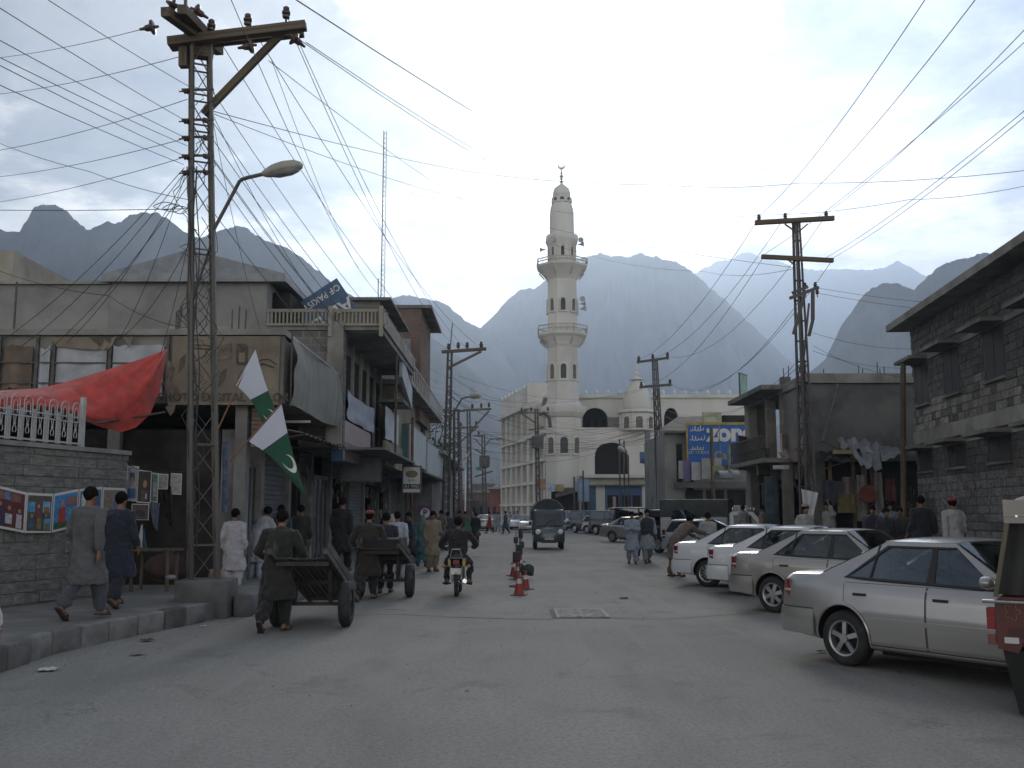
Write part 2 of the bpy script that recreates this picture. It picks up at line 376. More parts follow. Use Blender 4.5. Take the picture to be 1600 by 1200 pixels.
def put_text(t, body, size, m, p, face, tilt=0.0, depth=.008, bold=.0, name='lettering'):
    """face: horizontal direction the lettering looks towards"""
    a = atan2(face[1], face[0]) + pi / 2
    o = link(name, text_mesh(body, size, m, depth, name, bold), t, p, (pi / 2, tilt, a)); o.rotation_mode = 'XYZ'
    if tilt:
        o.rotation_mode = 'QUATERNION'; n = Vector((face[0], face[1], 0)).normalized()
        from mathutils import Quaternion
        q = Matrix.Rotation(a, 4, 'Z') @ Matrix.Rotation(pi / 2, 4, 'X'); o.rotation_quaternion = (Matrix.Rotation(tilt, 4, n) @ q).to_quaternion()
    return o

# ------------------------------------------------------------------ pavements and kerbs
K0 = gnd(0, 1048); K1 = gnd(315, 971); kd = (K1 - K0).normalized()
SW = .26                                        # height of the western pavement
ks = [K0 - kd * 4.2, K0, gnd(70, 1023), gnd(161, 1002), gnd(250, 984), K1, Vector((-4.35, 18.2, 0)), Vector((-3.75, 22, 0)), Vector((-3.35, 30, 0)), Vector((-3.1, 45, 0)), Vector((-3.0, 110, 0))]
poly = [(p.x, p.y, -.02) for p in ks] + [(-14, 110, -.02), (-14, 6.5, -.02)]
o = new().prism(poly, (0, 0, SW + .016)).build('pavement', M_pave); o['kind'] = 'structure'
km = []
for v in range(3):
    r = random.Random(v); b = new().box(-.235, .235, -.09, .09, -.02, SW + .02)
    km.append(baked(b, [('BEVEL', dict(width=.03, segments=2))], M_kerb, 'kerb_stone', True))
pathl = [(a, b) for a, b in zip(ks, ks[1:])]
s = 0.0
for a, b in pathl[:9]:
    d = (b - a); L = d.length; n = max(1, int(L / .49)); a_ = atan2(d.y, d.x)
    if a.y > 31: n = max(1, int(L / 1.5))
    for i in range(n):
        p = a + d * ((i + .5) / n)
        if K1.y + .0 < p.y < 17.9: continue
        q = link('kerb_stone', km[rnd.randrange(3)], bpy.data.objects['pavement'], (p.x, p.y, rnd.uniform(-.012, .012)), (rnd.uniform(-.02, .02), rnd.uniform(-.01, .01), a_ + rnd.uniform(-.02, .02)), (L / n / .505, 1, 1))
# eastern pavement
RW = .26
o = new().prism([(6.9, 5, -.02), (7.6, 14, -.02), (7.6, 24, -.02), (7.3, 31, -.02), (8.6, 60, -.02), (9.5, 92, -.02), (30, 92, -.02), (30, 5, -.02)], (0, 0, RW + .016)).build('east_pavement', M_pave); o['kind'] = 'structure'

# ------------------------------------------------------------------ stone wall with railing, west side
A = gnd(0, 950, SW); Bq = gnd(190, 927, SW); A.z = Bq.z = 0
wd = (Bq - A).normalized(); A0 = A - wd * 2.6; wn = Vector((wd.y, -wd.x, 0)); WL = (Bq - A0).length; WT = 2.78
t = empty('stone_wall', (A0.x, A0.y, SW), atan2(wd.y, wd.x), 'rough grey block wall with posters hung along it below the white railing', 'wall')
M_wallb = mat('cement_block', (.185, .183, .165), .92, var=.3, scale=2.5, bump=1, bscale=9, dirt=(.10, .10, .093, .7), dscale=1.2, rand=.09, spec=.2)
M_mort = mat('wall_mortar', (.155, .153, .143), .95, var=.3, scale=2, bump=.6, bscale=20, spec=.1)
H = WT - SW
new().box(0, WL - .01, .006, .38, 0, H - .07).build('mortar_core', M_mort, t)
bm_ = [baked(new().box(-.5, .5, -.5, .5, -.5, .5), [('BEVEL', dict(width=.06, segments=1))], M_wallb, 'block', False) for _ in range(1)]
z = .02; row = 0
while z < H - .1:
    h = rnd.choice((.17, .2, .23)); h = min(h, H - .08 - z); x = 0
    while x < WL - .05:
        L = rnd.uniform(.22, .58); L = min(L, WL - x)
        link('block', bm_[0], t, (x + L / 2, .03 + rnd.uniform(-.012, .012), z + h / 2), (rnd.uniform(-.03, .03), rnd.uniform(-.02, .02), rnd.uniform(-.015, .015)), (L - .008, .085, h - .008)); x += L
    z += h; row += 1
z = .02
while z < H - .1:                                 # end face of the wall
    link('block', bm_[0], t, (WL - .02, .2, z + .1), (0, 0, pi / 2), (.34, .08, .185)); z += .205
new().box(-.02, WL + .03, -.05, .42, H - .075, H).build('coping', M_conc, t)
# railing
rl = empty('iron_railing', (A0.x, A0.y, WT), atan2(wd.y, wd.x), 'white painted iron railing of hoops on top of the block wall', 'railing')
RX = (at(150, 700, 16.9) - A0).dot(wd); RX = min(RX, WL - .55)
M_rail = mat('railing_paint', (.38, .385, .375), .5, var=.12, dirt=(.25, .2, .16, .5), dscale=4)
new().beam((0, .15, .06), (RX, .15, .06), .03).beam((0, .15, .42), (RX, .15, .42), .022).beam((0, .15, .50), (RX, .15, .50), .022).build('rail', M_rail, rl)
new().box(RX - .035, RX + .035, .115, .185, 0, .86).build('post', M_rail, rl)
hm = new()
hm.tube([(-.09, 0, .0), (-.09, 0, .62)] + [(-.09 * cos(a), 0, .62 + .1 * sin(a)) for a in [pi * k / 8 for k in range(1, 8)]] + [(.09, 0, .62), (.09, 0, .0)], .011, 6)
hm.tube([(-.045, 0, .42), (-.045, 0, .56)] + [(-.045 * cos(a), 0, .57 + .06 * sin(a)) for a in [pi * k / 6 for k in range(1, 6)]] + [(.045, 0, .56), (.045, 0, .42)], .008, 5)
for s_ in (-1, 1):
    hm.tube([(s_ * (.018 + .025 * sin(k * .8) * (1 - k / 12)), 0, .12 + .026 * k) for k in range(12)], .007, 5)
for k in range(8): hm.tube([(.022 * cos(2 * pi * k / 8), 0, .26 + .022 * sin(2 * pi * k / 8)), (.022 * cos(2 * pi * (k + 1) / 8), 0, .26 + .022 * sin(2 * pi * (k + 1) / 8))], .007, 4)
hm = hm.mesh('hoop', M_rail, True)
bmr = new().box(-.008, .008, -.008, .008, 0, .52).mesh('bar', M_rail)
x = RX - .16
while x > 0:
    link('hoop', hm, rl, (x, .15, .03)); link('bar', bmr, rl, (x - .125, .15, .03)); link('bar', bmr, rl, (x - .150, .15, .03)); x -= .275
# posters hung on the wall
def poster(name, label, x, w, z0, dz, pal, seed, cloth=False, par=None, mtx=None, cat='poster', group=None):
    r = random.Random(seed); t = empty(name, (0, 0, 0), 0, label, cat, group)
    M_pb = mat('poster_border', (.55, .54, .52), .5, var=.05)
    def P(u, v, o=0): return mtx(x + w * u, z0 + dz * u - v, o)
    b = new(); b.add([P(0, 0), P(1, 0), P(1, .62), P(0, .62), P(0, 0, -.006), P(1, 0, -.006), P(1, .62, -.006), P(0, .62, -.006)], [(0, 1, 2, 3), (7, 6, 5, 4), (0, 4, 5, 1), (1, 5, 6, 2), (2, 6, 7, 3), (3, 7, 4, 0)]); b.build('sheet', M_pb, t)
    for i, (u0, u1, v0, v1, c) in enumerate(pal):
        m = mat('print_%02x%02x%02x' % tuple(int(k * 255) for k in c), c, .45, var=.3, scale=14)
        n = 12; cx_, cy_ = (u0 + u1) / 2, (v0 + v1) / 2; o_ = .003 + .0015 * i
        if v1 - v0 < 0:      # an oval
            pts = [P(cx_ + (u1 - u0) / 2 * cos(2 * pi * k / n), cy_ + (v1 - v0) / 2 * sin(2 * pi * k / n), o_) for k in range(n)]
        else: pts = [P(u0, v0, o_), P(u1, v0, o_), P(u1, v1, o_), P(u0, v1, o_)]
        new().add(pts, [tuple(range(len(pts)))]).build('picture', m, t)
    return t
def onwall(x, z, o): p = A0 + wd * x + wn * (.085 + o); return (p.x, p.y, z)
def wx(px, d=15.5):
    r = at(px, 800, 10) - Vector((0, 0, CH)); den = r.x * wd.y - r.y * wd.x
    k = (A0.x * wd.y - A0.y * wd.x) / den; return (Vector((r.x * k, r.y * k, 0)) - A0).dot(wd)
x0, x1, x2, x3, x4, x5 = [wx(q) for q in (-60, 33, 75, 115, 152, 192)]
skin = (.32, .19, .13)
poster('poster', 'maroon group photo poster, first from the railing side of the string', x0, x1 - x0, 2.17, -.18, [(.03, .97, .04, .58, (.12, .03, .03)), (.1, .9, .06, .18, (.20, .10, .08)), (.62, .7, .06, .17, (.1, .2, .4)), (.2, .4, .44, .28, (.05, .05, .1)), (.45, .62, .30, .56, (.05, .04, .07)), (.5, .57, .28, .22, skin), (.63, .75, .38, .53, (.4, .42, .45)), (.66, .72, .33, .26, skin), (.82, .92, .36, .57, (.42, .38, .40)), (.84, .9, .34, .28, skin), (.3, .36, .3, .24, (.5, .4, .1))], 1, mtx=onwall)
poster('poster', 'poster of nine small pictures on black, second on the string', x1 + .01, x2 - x1 - .02, 1.99, -.01, [(.04, .96, .04, .59, (.09, .08, .06)), (.06, .32, .14, .30, (.08, .26, .42)), (.62, .9, .13, .3, (.18, .34, .5)), (.66, .86, .22, .3, (.22, .13, .05)), (.36, .56, .2, .4, (.16, .06, .06)), (.4, .5, .24, .17, skin), (.08, .3, .42, .55, (.05, .09, .14)), (.4, .58, .4, .56, (.22, .15, .05)), (.66, .92, .40, .57, (.10, .24, .42)), (.7, .88, .48, .57, (.17, .15, .05)), (.14, .24, .39, .33, skin), (.68, .78, .38, .32, skin)], 2, mtx=onwall)
poster('poster', 'bright blue poster with a figure in red, third on the string', x2 + .01, x3 - x2 - .02, 1.98, .09, [(.04, .96, .04, .58, (.05, .20, .42)), (.5, .95, .1, .26, (.2, .12, .12)), (.05, .6, .48, .58, (.04, .09, .03)), (.22, .5, .25, .5, (.32, .04, .03)), (.28, .4, .24, .12, skin), (.6, .9, .3, .4, (.08, .3, .42))], 3, mtx=onwall)
poster('poster', 'pale blue poster half hidden behind the man in grey', x3 + .01, x4 - x3 - .02, 2.07, .05, [(.04, .96, .04, .58, (.07, .16, .2)), (.1, .5, .1, .3, (.4, .45, .45)), (.55, .9, .1, .4, (.06, .09, .2))], 4, mtx=onwall)
poster('poster', 'beige poster with a white diamond, last on the string before the stall', x4 + .01, x5 - x4 - .08, 2.11, .0, [(.04, .96, .04, .58, (.2, .17, .13)), (.5, .92, .22, .58, (.06, .12, .28)), (.6, .82, .5, .26, (.5, .52, .55)), (.65, .77, .44, .32, (.05, .12, .3))], 5, mtx=onwall)
# ------------------------------------------------------------------ corner shop facing down the street (west side)
YA = 20.0
sh = empty('photo_shop', (-9.5, YA, SW), 0, 'low concrete shop building with a torn photo signboard over its dark open front', 'shop')
def L(b, name, m, par, **k):      # build in world coordinates under a thing
    o = b.build(name, m, par, **k); o.matrix_parent_inverse = Matrix.Translation(par.location).inverted(); return o
X0 = -20.0; XC = -4.62
b = new(); b.box(X0, XC, YA + .1, YA + 6, 3.88, 4.05); b.box(X0, XC - .02, YA + .02, YA + .12, 4.02, 5.25); b.box(XC - .13, XC - .03, YA + .12, YA + 5.6, 4.05, 5.2)
b.box(X0, XC + .02, YA - .12, YA + 5.9, 5.25, 5.37); L(b, 'roof_slab', M_conc, sh)
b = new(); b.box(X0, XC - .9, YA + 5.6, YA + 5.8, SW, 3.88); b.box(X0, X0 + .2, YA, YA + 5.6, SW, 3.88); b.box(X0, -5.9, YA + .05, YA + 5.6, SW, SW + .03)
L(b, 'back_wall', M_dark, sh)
b = new(); b.box(-5.62, -5.38, YA + .15, YA + .45, SW, 3.88); L(b, 'column', M_concd, sh)
b = new(); b.box(-8.2, -7.95, YA + .15, YA + .4, SW, 3.88); L(b, 'column', M_concd, sh)
# rolled tin shutter box over the opening near the corner
b = new()
for k in range(9): b.box(-5.3, -4.75, YA + .18, YA + .24 + .02 * (k % 2), 3.0 + k * .09, 3.08 + k * .09)
L(b, 'rolled_shutter', M_brown, sh)
for k in range(5): L(new().tube([(-7.2 + k * .03 + .1 * (k > 2) * 2, YA + 1 + .02 * k, 5.37), (-7.2 + k * .05 + .2 * (k > 2), YA + 1, 5.95 + .05 * k)], .018, 5), 'rebar', M_steeld, sh)
for k in range(3): L(new().tube([(-6.0 + k * .14, YA + 1, 5.37), (-6.0 + k * .15, YA + 1, 6.0 + .08 * (k % 2))], .018, 5), 'rebar', M_steeld, sh)
# signboard
sb = empty('photo_signboard', (-5.75, YA - .1, 3.95), 0, 'torn beige photo shop signboard with camera pictures and PHOTO DIGITAL COLOR lettering', 'signboard')
a = at(266, 636, YA - .1); c = at(438, 528, YA - .1)
zb, zt = 3.86, 5.22
L(new().box(a.x, c.x, YA - .12, YA - .03, zb, zt), 'panel', M_beige, sb)
def quadp(b, pts, Y, th=.006):
    ps = [at(x, y, Y) for x, y in pts]; b.prism([(p.x, Y, p.z) for p in ps], (0, th, 0)); return b
M_ink = mat('faded_black_ink', (.085, .07, .058), .8, var=.4, scale=6); M_inkb = mat('faded_brown_ink', (.15, .12, .095), .8, var=.4, scale=5)
YS = YA - .135
L(quadp(new(), [(337, 541), (362, 536), (362, 560), (338, 564)], YS), 'camera_picture', M_inkb, sb)
L(quadp(new(), [(369, 537), (384, 537), (387, 541), (387, 566), (383, 570), (371, 570), (369, 566)], YS), 'camera_picture', M_ink, sb)
L(quadp(new(), [(373, 551), (383, 551), (383, 566), (373, 566)], YS - .008), 'camera_lens', M_beige, sb)
for a_, b_, c_ in ((282, 560, 9), (295, 585, 12), (344, 583, 10), (372, 585, 7)):
    L(quadp(new(), [(a_, b_), (a_ + c_, b_ - 8), (a_ + c_ - 3, b_ + 10), (a_ - 3, b_ + 22)], YS), 'camera_picture', M_ink if c_ > 8 else M_inkb, sb)
b = new(); b.tube([at(x, y, YS) for x, y in ((398, 572), (408, 562), (420, 561), (432, 569))], .012, 5); b.tube([at(x, y, YS) for x, y in ((398, 572), (412, 568), (428, 574))], .018, 5); L(b, 'eye_picture', M_ink, sb)
q = at(349, 621, YS); o = put_text(sb, 'PHOTO DIGITAL COLOR', .235, M_ink, (q.x - sb.location.x, YS - sb.location.y - .004, q.z - sb.location.z), (0, -1), bold=.004)
L(new().box(a.x - .02, c.x + .02, YA - .16, YA - .1, zb - .04, zb), 'frame', M_beige, sb)
# torn panels left of it
tp = empty('torn_signboard', (-8.5, YA - .1, 4.0), 0, 'ripped pale sheet panels on a rusty frame above the red cloth', 'signboard')
M_pale = mat('torn_white_sheet', (.38, .40, .43), .7, var=.2, scale=1.5, dirt=(.2, .18, .16, .6), dscale=1)
for i, (xa, xb, ya, yb, m) in enumerate(((-110, 2, 540, 655, M_brown), (4, 55, 541, 608, M_brown), (58, 82, 545, 612, M_pale), (86, 170, 541, 632, M_pale), (176, 258, 540, 620, M_pale))):
    b = new(); p0 = at(xa, yb, YA); p1 = at(xb, ya, YA); n = 10
    b.grid(lambda u, v: (p0.x + (p1.x - p0.x) * u, YA - .06 + .03 * sin(u * 9 + i), p0.z + (p1.z - p0.z) * v - (.1 * noise.noise(Vector((u * 5, i * 3., 0))) if v > .9 or v < .1 else 0)), n, 6)
    solid(L(b, 'sheet', m, tp, smooth=True), .01)
for k, (xa, xb, yy) in enumerate(((80, 165, 545), (137, 175, 556), (160, 180, 545), (192, 208, 545))):
    p0 = at(xa, yy, YA - .1); p1 = at(xb, yy, YA - .1)
    L(new().prism([(p0.x, YA - .12, 5.2), (p1.x, YA - .12, 5.2), (p1.x - .05, YA - .14, 5.02), (p1.x - .15, YA - .15, 4.93), (p0.x + .12, YA - .13, 5.0)], (0, .01, 0)), 'torn_flap', M_beige, tp)
b = new()
for xx in (-1, 58, 84, 172, 262): p = at(xx, 560, YA - .09); b.beam((p.x, YA - .09, 3.9), (p.x, YA - .09, 5.22), .06)
for yy in (566, 598): p = at(0, yy, YA - .09); q = at(262, yy + 2, YA - .09); b.beam(p, q, .03)
L(b, 'frame', M_steeld, tp)
b = new(); quadp(b, [(262, 560), (272, 575), (266, 595), (280, 610), (272, 640), (262, 632), (258, 600)], YA - .14); quadp(b, [(258, 636), (276, 625), (272, 643), (266, 650)], YA - .15); L(b, 'torn_flap', M_inkb, tp)

# red cloth strung across
rc = empty('red_cloth', (-8, 18.3, 4.3), 0, 'long red cloth strung from the railing up to the torn signboard', 'cloth')
top = [(-70, 606), (-30, 609), (0, 610), (60, 607), (100, 598), (160, 580), (215, 563), (262, 545)]
bot = [(-70, 660), (-30, 655), (0, 648), (60, 640), (115, 650), (160, 668), (190, 675), (212, 668), (234, 648), (250, 610), (262, 546)]
def along(pl, u):
    n = len(pl) - 1; k = min(n - 1e-6, u * n); i = int(k); f = k - i; f = f * f * (3 - 2 * f) * .35 + f * .65
    return (pl[i][0] + (pl[i + 1][0] - pl[i][0]) * f, pl[i][1] + (pl[i + 1][1] - pl[i][1]) * f)
def cl(u, v):
    a = along(top, u); c = along(bot, u); x = a[0] + (c[0] - a[0]) * v; y = a[1] + (c[1] - a[1]) * v
    d = 17.2 + u * 2.0 - .55 * sin(v * pi) * (1 - u * .6) + (.055 + .03 * u) * sin((v * 5.5 + u * 2.2) * 2.2) * (1 - u * .7) + .022 * noise.noise(Vector((u * 7, v * 5, 1))) + .008 * sin(v * 31 + u * 22)
    p = at(x, y, d); return (p.x + 8, p.y - 18.3, p.z - 4.3)
solid(new().grid(cl, 70, 30).build('cloth_sheet', M_red, rc, smooth=True, angle=180), .006)
o = new().tube([at(258, 644, 18.9), at(190, 655, 18.4), at(150, 661, 17.6)], .02, 6).build('bamboo_pole', M_wood, smooth=True); tag(o, 'thin pole reaching from the railing post past the red cloth', 'pole')

# building with the tin gable behind
gb = empty('gable_building', (-10, 27, 5), 0, 'grey plastered building with a low tin gable roof above the photo shop', 'building')
YG = 27.0
p = at(418, 440, YG); XR = p.x; zA = at(0, 445, YG).z; zB = at(200, 433, YG).z; xm = at(175, 440, YG).x
b = new(); b.box(-24, xm, YG, YG + 9, 0, zA); L(b, 'wall', M_plaster, gb)
b = new(); b.box(xm + .01, XR, YG - .05, YG + 9, 0, zB); L(b, 'wall', M_plaster, gb)
b = new(); b.box(-24, xm - .02, YG - .12, YG + .3, zA, zA + .09); L(b, 'coping', M_conc, gb)
ap = at(300, 393, YG); lf = at(168, 436, YG); rt = at(447, 437, YG)
b = new(); b.add([(lf.x, YG - .25, lf.z - .05), (rt.x, YG - .25, rt.z - .05), (rt.x, YG - .25, rt.z + .12), (ap.x, YG - .25, ap.z), (lf.x, YG - .25, lf.z + .1), (lf.x, YG + 8, lf.z - .05), (rt.x, YG + 8, rt.z - .05), (rt.x, YG + 8, rt.z + .12), (ap.x, YG + 8, ap.z), (lf.x, YG + 8, lf.z + .1)],
   [(0, 1, 2, 3, 4), (9, 8, 7, 6, 5), (1, 6, 7, 2), (2, 7, 8, 3), (3, 8, 9, 4), (4, 9, 5, 0), (0, 5, 6, 1)]); L(b, 'gable_roof', M_tin, gb)
b = new(); b.box(lf.x - .05, rt.x + .05, YG - .32, YG - .26, lf.z - .14, lf.z + .1); L(b, 'fascia', M_tin, gb)
b = new(); b.box(XR + .02, XR + .5, YG + .6, YG + 3, 0, zB - .3); L(b, 'side_porch', M_dark, gb)
p = at(25, 440, YG - .3); tag(new().tube([(p.x, YG - .25, 5.4), (p.x, YG - .25, p.z)], .03, 6).build('drain_pipe', M_steeld), 'dark drain pipe up the left end of the grey plastered wall', 'pipe')
fb = empty('far_house', (-22, 44, 0), 0, 'cream rooftop of a house peeping over the grey wall at far left', 'building')
p = at(22, 392, 44); L(new().box(-34, p.x, 44, 50, 0, p.z), 'wall', M_cream, fb); p = at(42, 432, 44); L(new().box(-34, p.x, 43.6, 43.95, 0, p.z), 'parapet', M_cream, fb)

# ------------------------------------------------------------------ street row, west side
rw = empty('balcony_building', (-5, 27, SW), 0, 'two storey concrete building with deep dark balcony beyond the hanging grey cloth', 'building')
p0 = at(422, 515, 25.7); 
b = new(); b.box(-9, -4.36, 25.62, 25.9, 3.4, 6.38); L(b, 'end_wall', M_rubble, rw)
b = new(); b.box(-4.78, -4.38, 25.45, 25.6, 3.4, 6.6); L(b, 'pilaster', M_conc, rw)
b = new(); b.box(-9, -3.42, 25.6, 25.9, 6.4, 6.5); b.box(-9, -4.6, 25.9, 36, 6.4, 6.5); L(b, 'roof_slab', M_conc, rw)
b = new(); b.box(-4.6, -3.42, 25.9, 34.2, 6.38, 6.52); L(b, 'balcony_roof', M_conc, rw)
b = new(); b.box(-6.4, -3.3, 25.5, 25.56, 6.86, 6.94); b.box(-6.4, -3.3, 25.5, 25.56, 6.5, 6.56)
for k in range(32): b.box(-6.38 + k * .1, -6.34 + k * .1, 25.51, 25.55, 6.56, 6.86)
L(b, 'balustrade', M_cream, rw)
b = new(); b.box(-3.42, -3.36, 25.6, 34.2, 6.52, 6.95); b.box(-4.7, -3.42, 25.62, 25.7, 6.52, 6.86); L(b, 'parapet', M_conc, rw)
for xx in (-3.40, -4.72): L(new().box(xx - .05, xx + .05, 25.4, 25.48, 6.2, 7.0), 'baluster_post', M_cream, rw)
b = new(); b.box(-4.75, -4.55, 25.92, 36, 3.4, 6.38); L(b, 'upper_wall', M_concd, rw)
for k in range(5): L(new().box(-4.54, -4.5, 26.5 + k * 1.5, 27.5 + k * 1.5, 4.5, 5.95), 'dark_opening', M_dark, rw)
for k in range(6): L(new().box(-4.54, -4.46, 26.25 + k * 1.5, 26.4 + k * 1.5, 3.5, 6.36), 'post', M_conc, rw)
b = new(); b.box(-9, -4.35, 25.9, 60, 3.36, 3.5); b.box(-4.35, -3.3, 26.0, 34, 3.3, 3.36); L(b, 'floor_slab', M_concd, rw)
b = new(); b.tube([(-3.46, 29.5, 3.4), (-3.46, 29.5, 6.4)], .035, 6); L(b, 'prop_pole', M_steeld, rw)
L(new().box(-4.46, -4.4, 25.7, 25.76, 3.3, 6.38), 'white_downpipe', M_white, rw)
# rooftop room and leaning sign
rr = empty('rooftop_room', (-6, 34, 6.5), 0, 'rough stone rooftop room with thin slab roof behind the upside-down blue sign', 'building')
a = at(445, 495, 34); c = at(612, 466, 34)
L(new().box(a.x, c.x - .4, 34, 39, 6.5, c.z - .1), 'wall', M_rubble, rr); L(new().box(a.x - .1, c.x, 33.8, 40, c.z - .1, c.z), 'roof_slab', M_concd, rr)
from mathutils import Quaternion
bs = empty('blue_signboard', (0, 0, 0), 0, 'blue company signboard leaning upside down on the rooftop, AL and OF PAKISTAN in white', 'signboard')
cen = at(494, 494, 29.5)
bs.location = cen; b = new().box(-1.15, 1.15, -.03, .03, -.62, .62); pn = b.build('panel', M_blue, bs)
bs.rotation_euler = (-.12, -math.radians(214), 0)
M_wl = mat('white_lettering', (.6, .6, .58), .6, var=.15)
link('lettering', text_mesh('AL', .62, M_wl, .006, 'lettering', .01), bs, (-.78, -.04, .22), (pi / 2, 0, 0)); link('lettering', text_mesh('OF PAKISTAN', .27, M_wl, .006, 'lettering', .004), bs, (-.25, -.04, -.38), (pi / 2, 0, 0))
link('lettering', text_mesh('LIFE', .5, M_wl, .006, 'lettering', .004), bs, (.3, -.04, .22), (pi / 2, 0, 0))
# brick tower
bt = empty('brick_tower', (-4.5, 42, 6), 0, 'red brick stair tower with thin roof slab above the balconies', 'building')
a = at(612, 600, 42); c = at(658, 482, 42)
L(new().box(a.x - 2, c.x, 42, 47, 5.5, c.z), 'wall', M_brick, bt); L(new().box(a.x - 2, c.x + .45, 41.9, 48, c.z, c.z + .14), 'roof_slab', M_concd, bt)
q = at(625, 540, 41.9); L(new().box(q.x - .45, q.x + .45, 41.9, 41.98, q.z - .9, q.z + .3), 'window', M_tin, bt)
# second balcony building
r2 = empty('beige_building', (-4.1, 40, SW), 0, 'beige upper storey with a railed flat roof beside the brick tower', 'building')
L(new().box(-9, -4.1, 34.5, 49, 3.5, 6.1), 'wall', M_beige, r2)
L(new().box(-9, -3.5, 34.3, 50, 6.1, 6.26), 'roof_slab', M_conc, r2)
b = new()
for k in range(24): b.box(-3.56, -3.53, 34.5 + k * .65, 34.53 + k * .65, 6.26, 6.9)
b.box(-3.57, -3.52, 34.4, 50, 6.88, 6.93); L(b, 'railing', M_rail, r2)
L(new().box(-4.08, -4.02, 44.5, 46, 3.8, 5.6), 'window', M_dark, r2)
b = new(); b.box(-4.3, -3.5, 31.9, 34.3, 5.2, 5.3); L(b, 'sunshade', M_concd, r2)
L(new().prism([(-3.55, 31, 5.9), (-3.45, 31, 5.9), (-3.45, 34.2, 5.2), (-3.55, 34.2, 5.2)], (0, 0, .7)), 'white_panel', M_pale, r2)
r3 = empty('far_row_building', (-4, 60, SW), 0, 'low dark row of shops running on past the beige building', 'building')
L(new().box(-12, -4.0, 50, 72, SW, 4.6), 'wall', M_concd, r3); L(new().box(-12, -3.4, 50, 72, 4.6, 4.75), 'roof_slab', M_conc, r3)

# shop fronts under the slabs
def shopfront(par, y0, y1, kind, x=-5.6, face=1, zt=3.36, zb=SW):
    s = face
    def bx(b, xa, xb, ya, yb, za, zc): return b.box(min(xa, xb), max(xa, xb), ya, yb, za, zc)
    L(bx(new(), x - s * .02, x - s * .32, y0, y0 + .3, zb, zt), 'pillar', rnd.choice((M_conc, M_concd, M_plaster)), par)
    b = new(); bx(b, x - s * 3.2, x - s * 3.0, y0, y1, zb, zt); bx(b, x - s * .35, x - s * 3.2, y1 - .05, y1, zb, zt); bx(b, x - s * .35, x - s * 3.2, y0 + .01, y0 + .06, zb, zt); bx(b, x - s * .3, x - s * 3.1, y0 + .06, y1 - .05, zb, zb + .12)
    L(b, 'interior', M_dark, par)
    b = new()
    if kind == 'shutter':
        n = 26
        for k in range(n): bx(b, x - s * .16, x - s * (.12 if k % 2 else .14), y0 + .3, y1, zb + .1 + k * (zt - zb - .1) / n, zb + .1 + (k + .92) * (zt - zb - .1) / n)
        L(b, 'shutter', M_shutter, par)
    elif kind == 'glass':
        n = 4; w_ = (y1 - y0 - .3) / n
        for k in range(n):
            L(bx(new(), x - s * .14, x - s * .16, y0 + .33 + k * w_, y0 + .3 + (k + 1) * w_ - .03, zb + .15, zt - .7), 'shop_pane', M_glassd, par)
            bx(b, x - s * .1, x - s * .18, y0 + .28 + k * w_, y0 + .33 + k * w_, zb, zt - .6)
        bx(b, x - s * .1, x - s * .18, y0 + .28, y1, zt - .7, zt - .6); L(b, 'shop_frame', M_tin, par)
    else:
        for k in range(8): bx(b, x - s * .1, x - s * .22, y0 + .3, y1, zt - .6 + k * .07, zt - .55 + k * .07)
        L(b, 'rolled_shutter', M_shutter, par)
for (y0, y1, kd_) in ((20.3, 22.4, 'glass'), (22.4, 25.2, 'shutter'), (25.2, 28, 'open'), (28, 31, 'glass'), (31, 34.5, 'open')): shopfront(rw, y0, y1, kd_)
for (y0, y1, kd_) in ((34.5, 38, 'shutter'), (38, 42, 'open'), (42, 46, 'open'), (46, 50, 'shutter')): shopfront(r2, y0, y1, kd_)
# goods on display: strings of packets
def goods(name, label, cat, x, y0, y1, z0, z1, n, cols, face=1, sz=(.1, .16), depth=.9):
    t = empty(name, (x, (y0 + y1) / 2, z0), 0, label, cat); me = {}
    for c in cols:
        m = mat('goods_%02x%02x%02x' % tuple(int(k * 255) for k in c), c, .5, var=.25, scale=8)
        me[c] = baked(new().box(-.5, .5, -.12, .12, -.5, .5), [('BEVEL', dict(width=.09, segments=2))], m, 'packet')
    for i in range(n):
        c = cols[rnd.randrange(len(cols))]; w_ = rnd.uniform(*sz); h = rnd.uniform(*sz) * 1.5
        link('packet', me[c], t, (-face * rnd.uniform(0, depth), rnd.uniform(-.5, .5) * (y1 - y0), rnd.uniform(0, z1 - z0)), (rnd.uniform(-.2, .2), rnd.uniform(-.1, .1), pi / 2 + rnd.uniform(-.3, .3)), (w_, w_, h))
    return t
dull = [(.10, .07, .05), (.14, .12, .10), (.05, .06, .08), (.16, .05, .04), (.22, .20, .17), (.05, .09, .07), (.20, .16, .05)]
goods('snack_strings', 'strings of snack packets hanging in the shop behind the cart pusher', 'goods', -5.45, 25.7, 28, .6, 3.0, 80, dull)
goods('hanging_wares', 'wares hung in the dark shop near the rusty sign pole', 'goods', -5.4, 31.2, 34, .6, 3.0, 60, dull)
goods('boxed_wares', 'stacked wares in the shop under the long white signs', 'goods', -5.4, 38.2, 45, .4, 3.0, 70, dull, sz=(.15, .3))

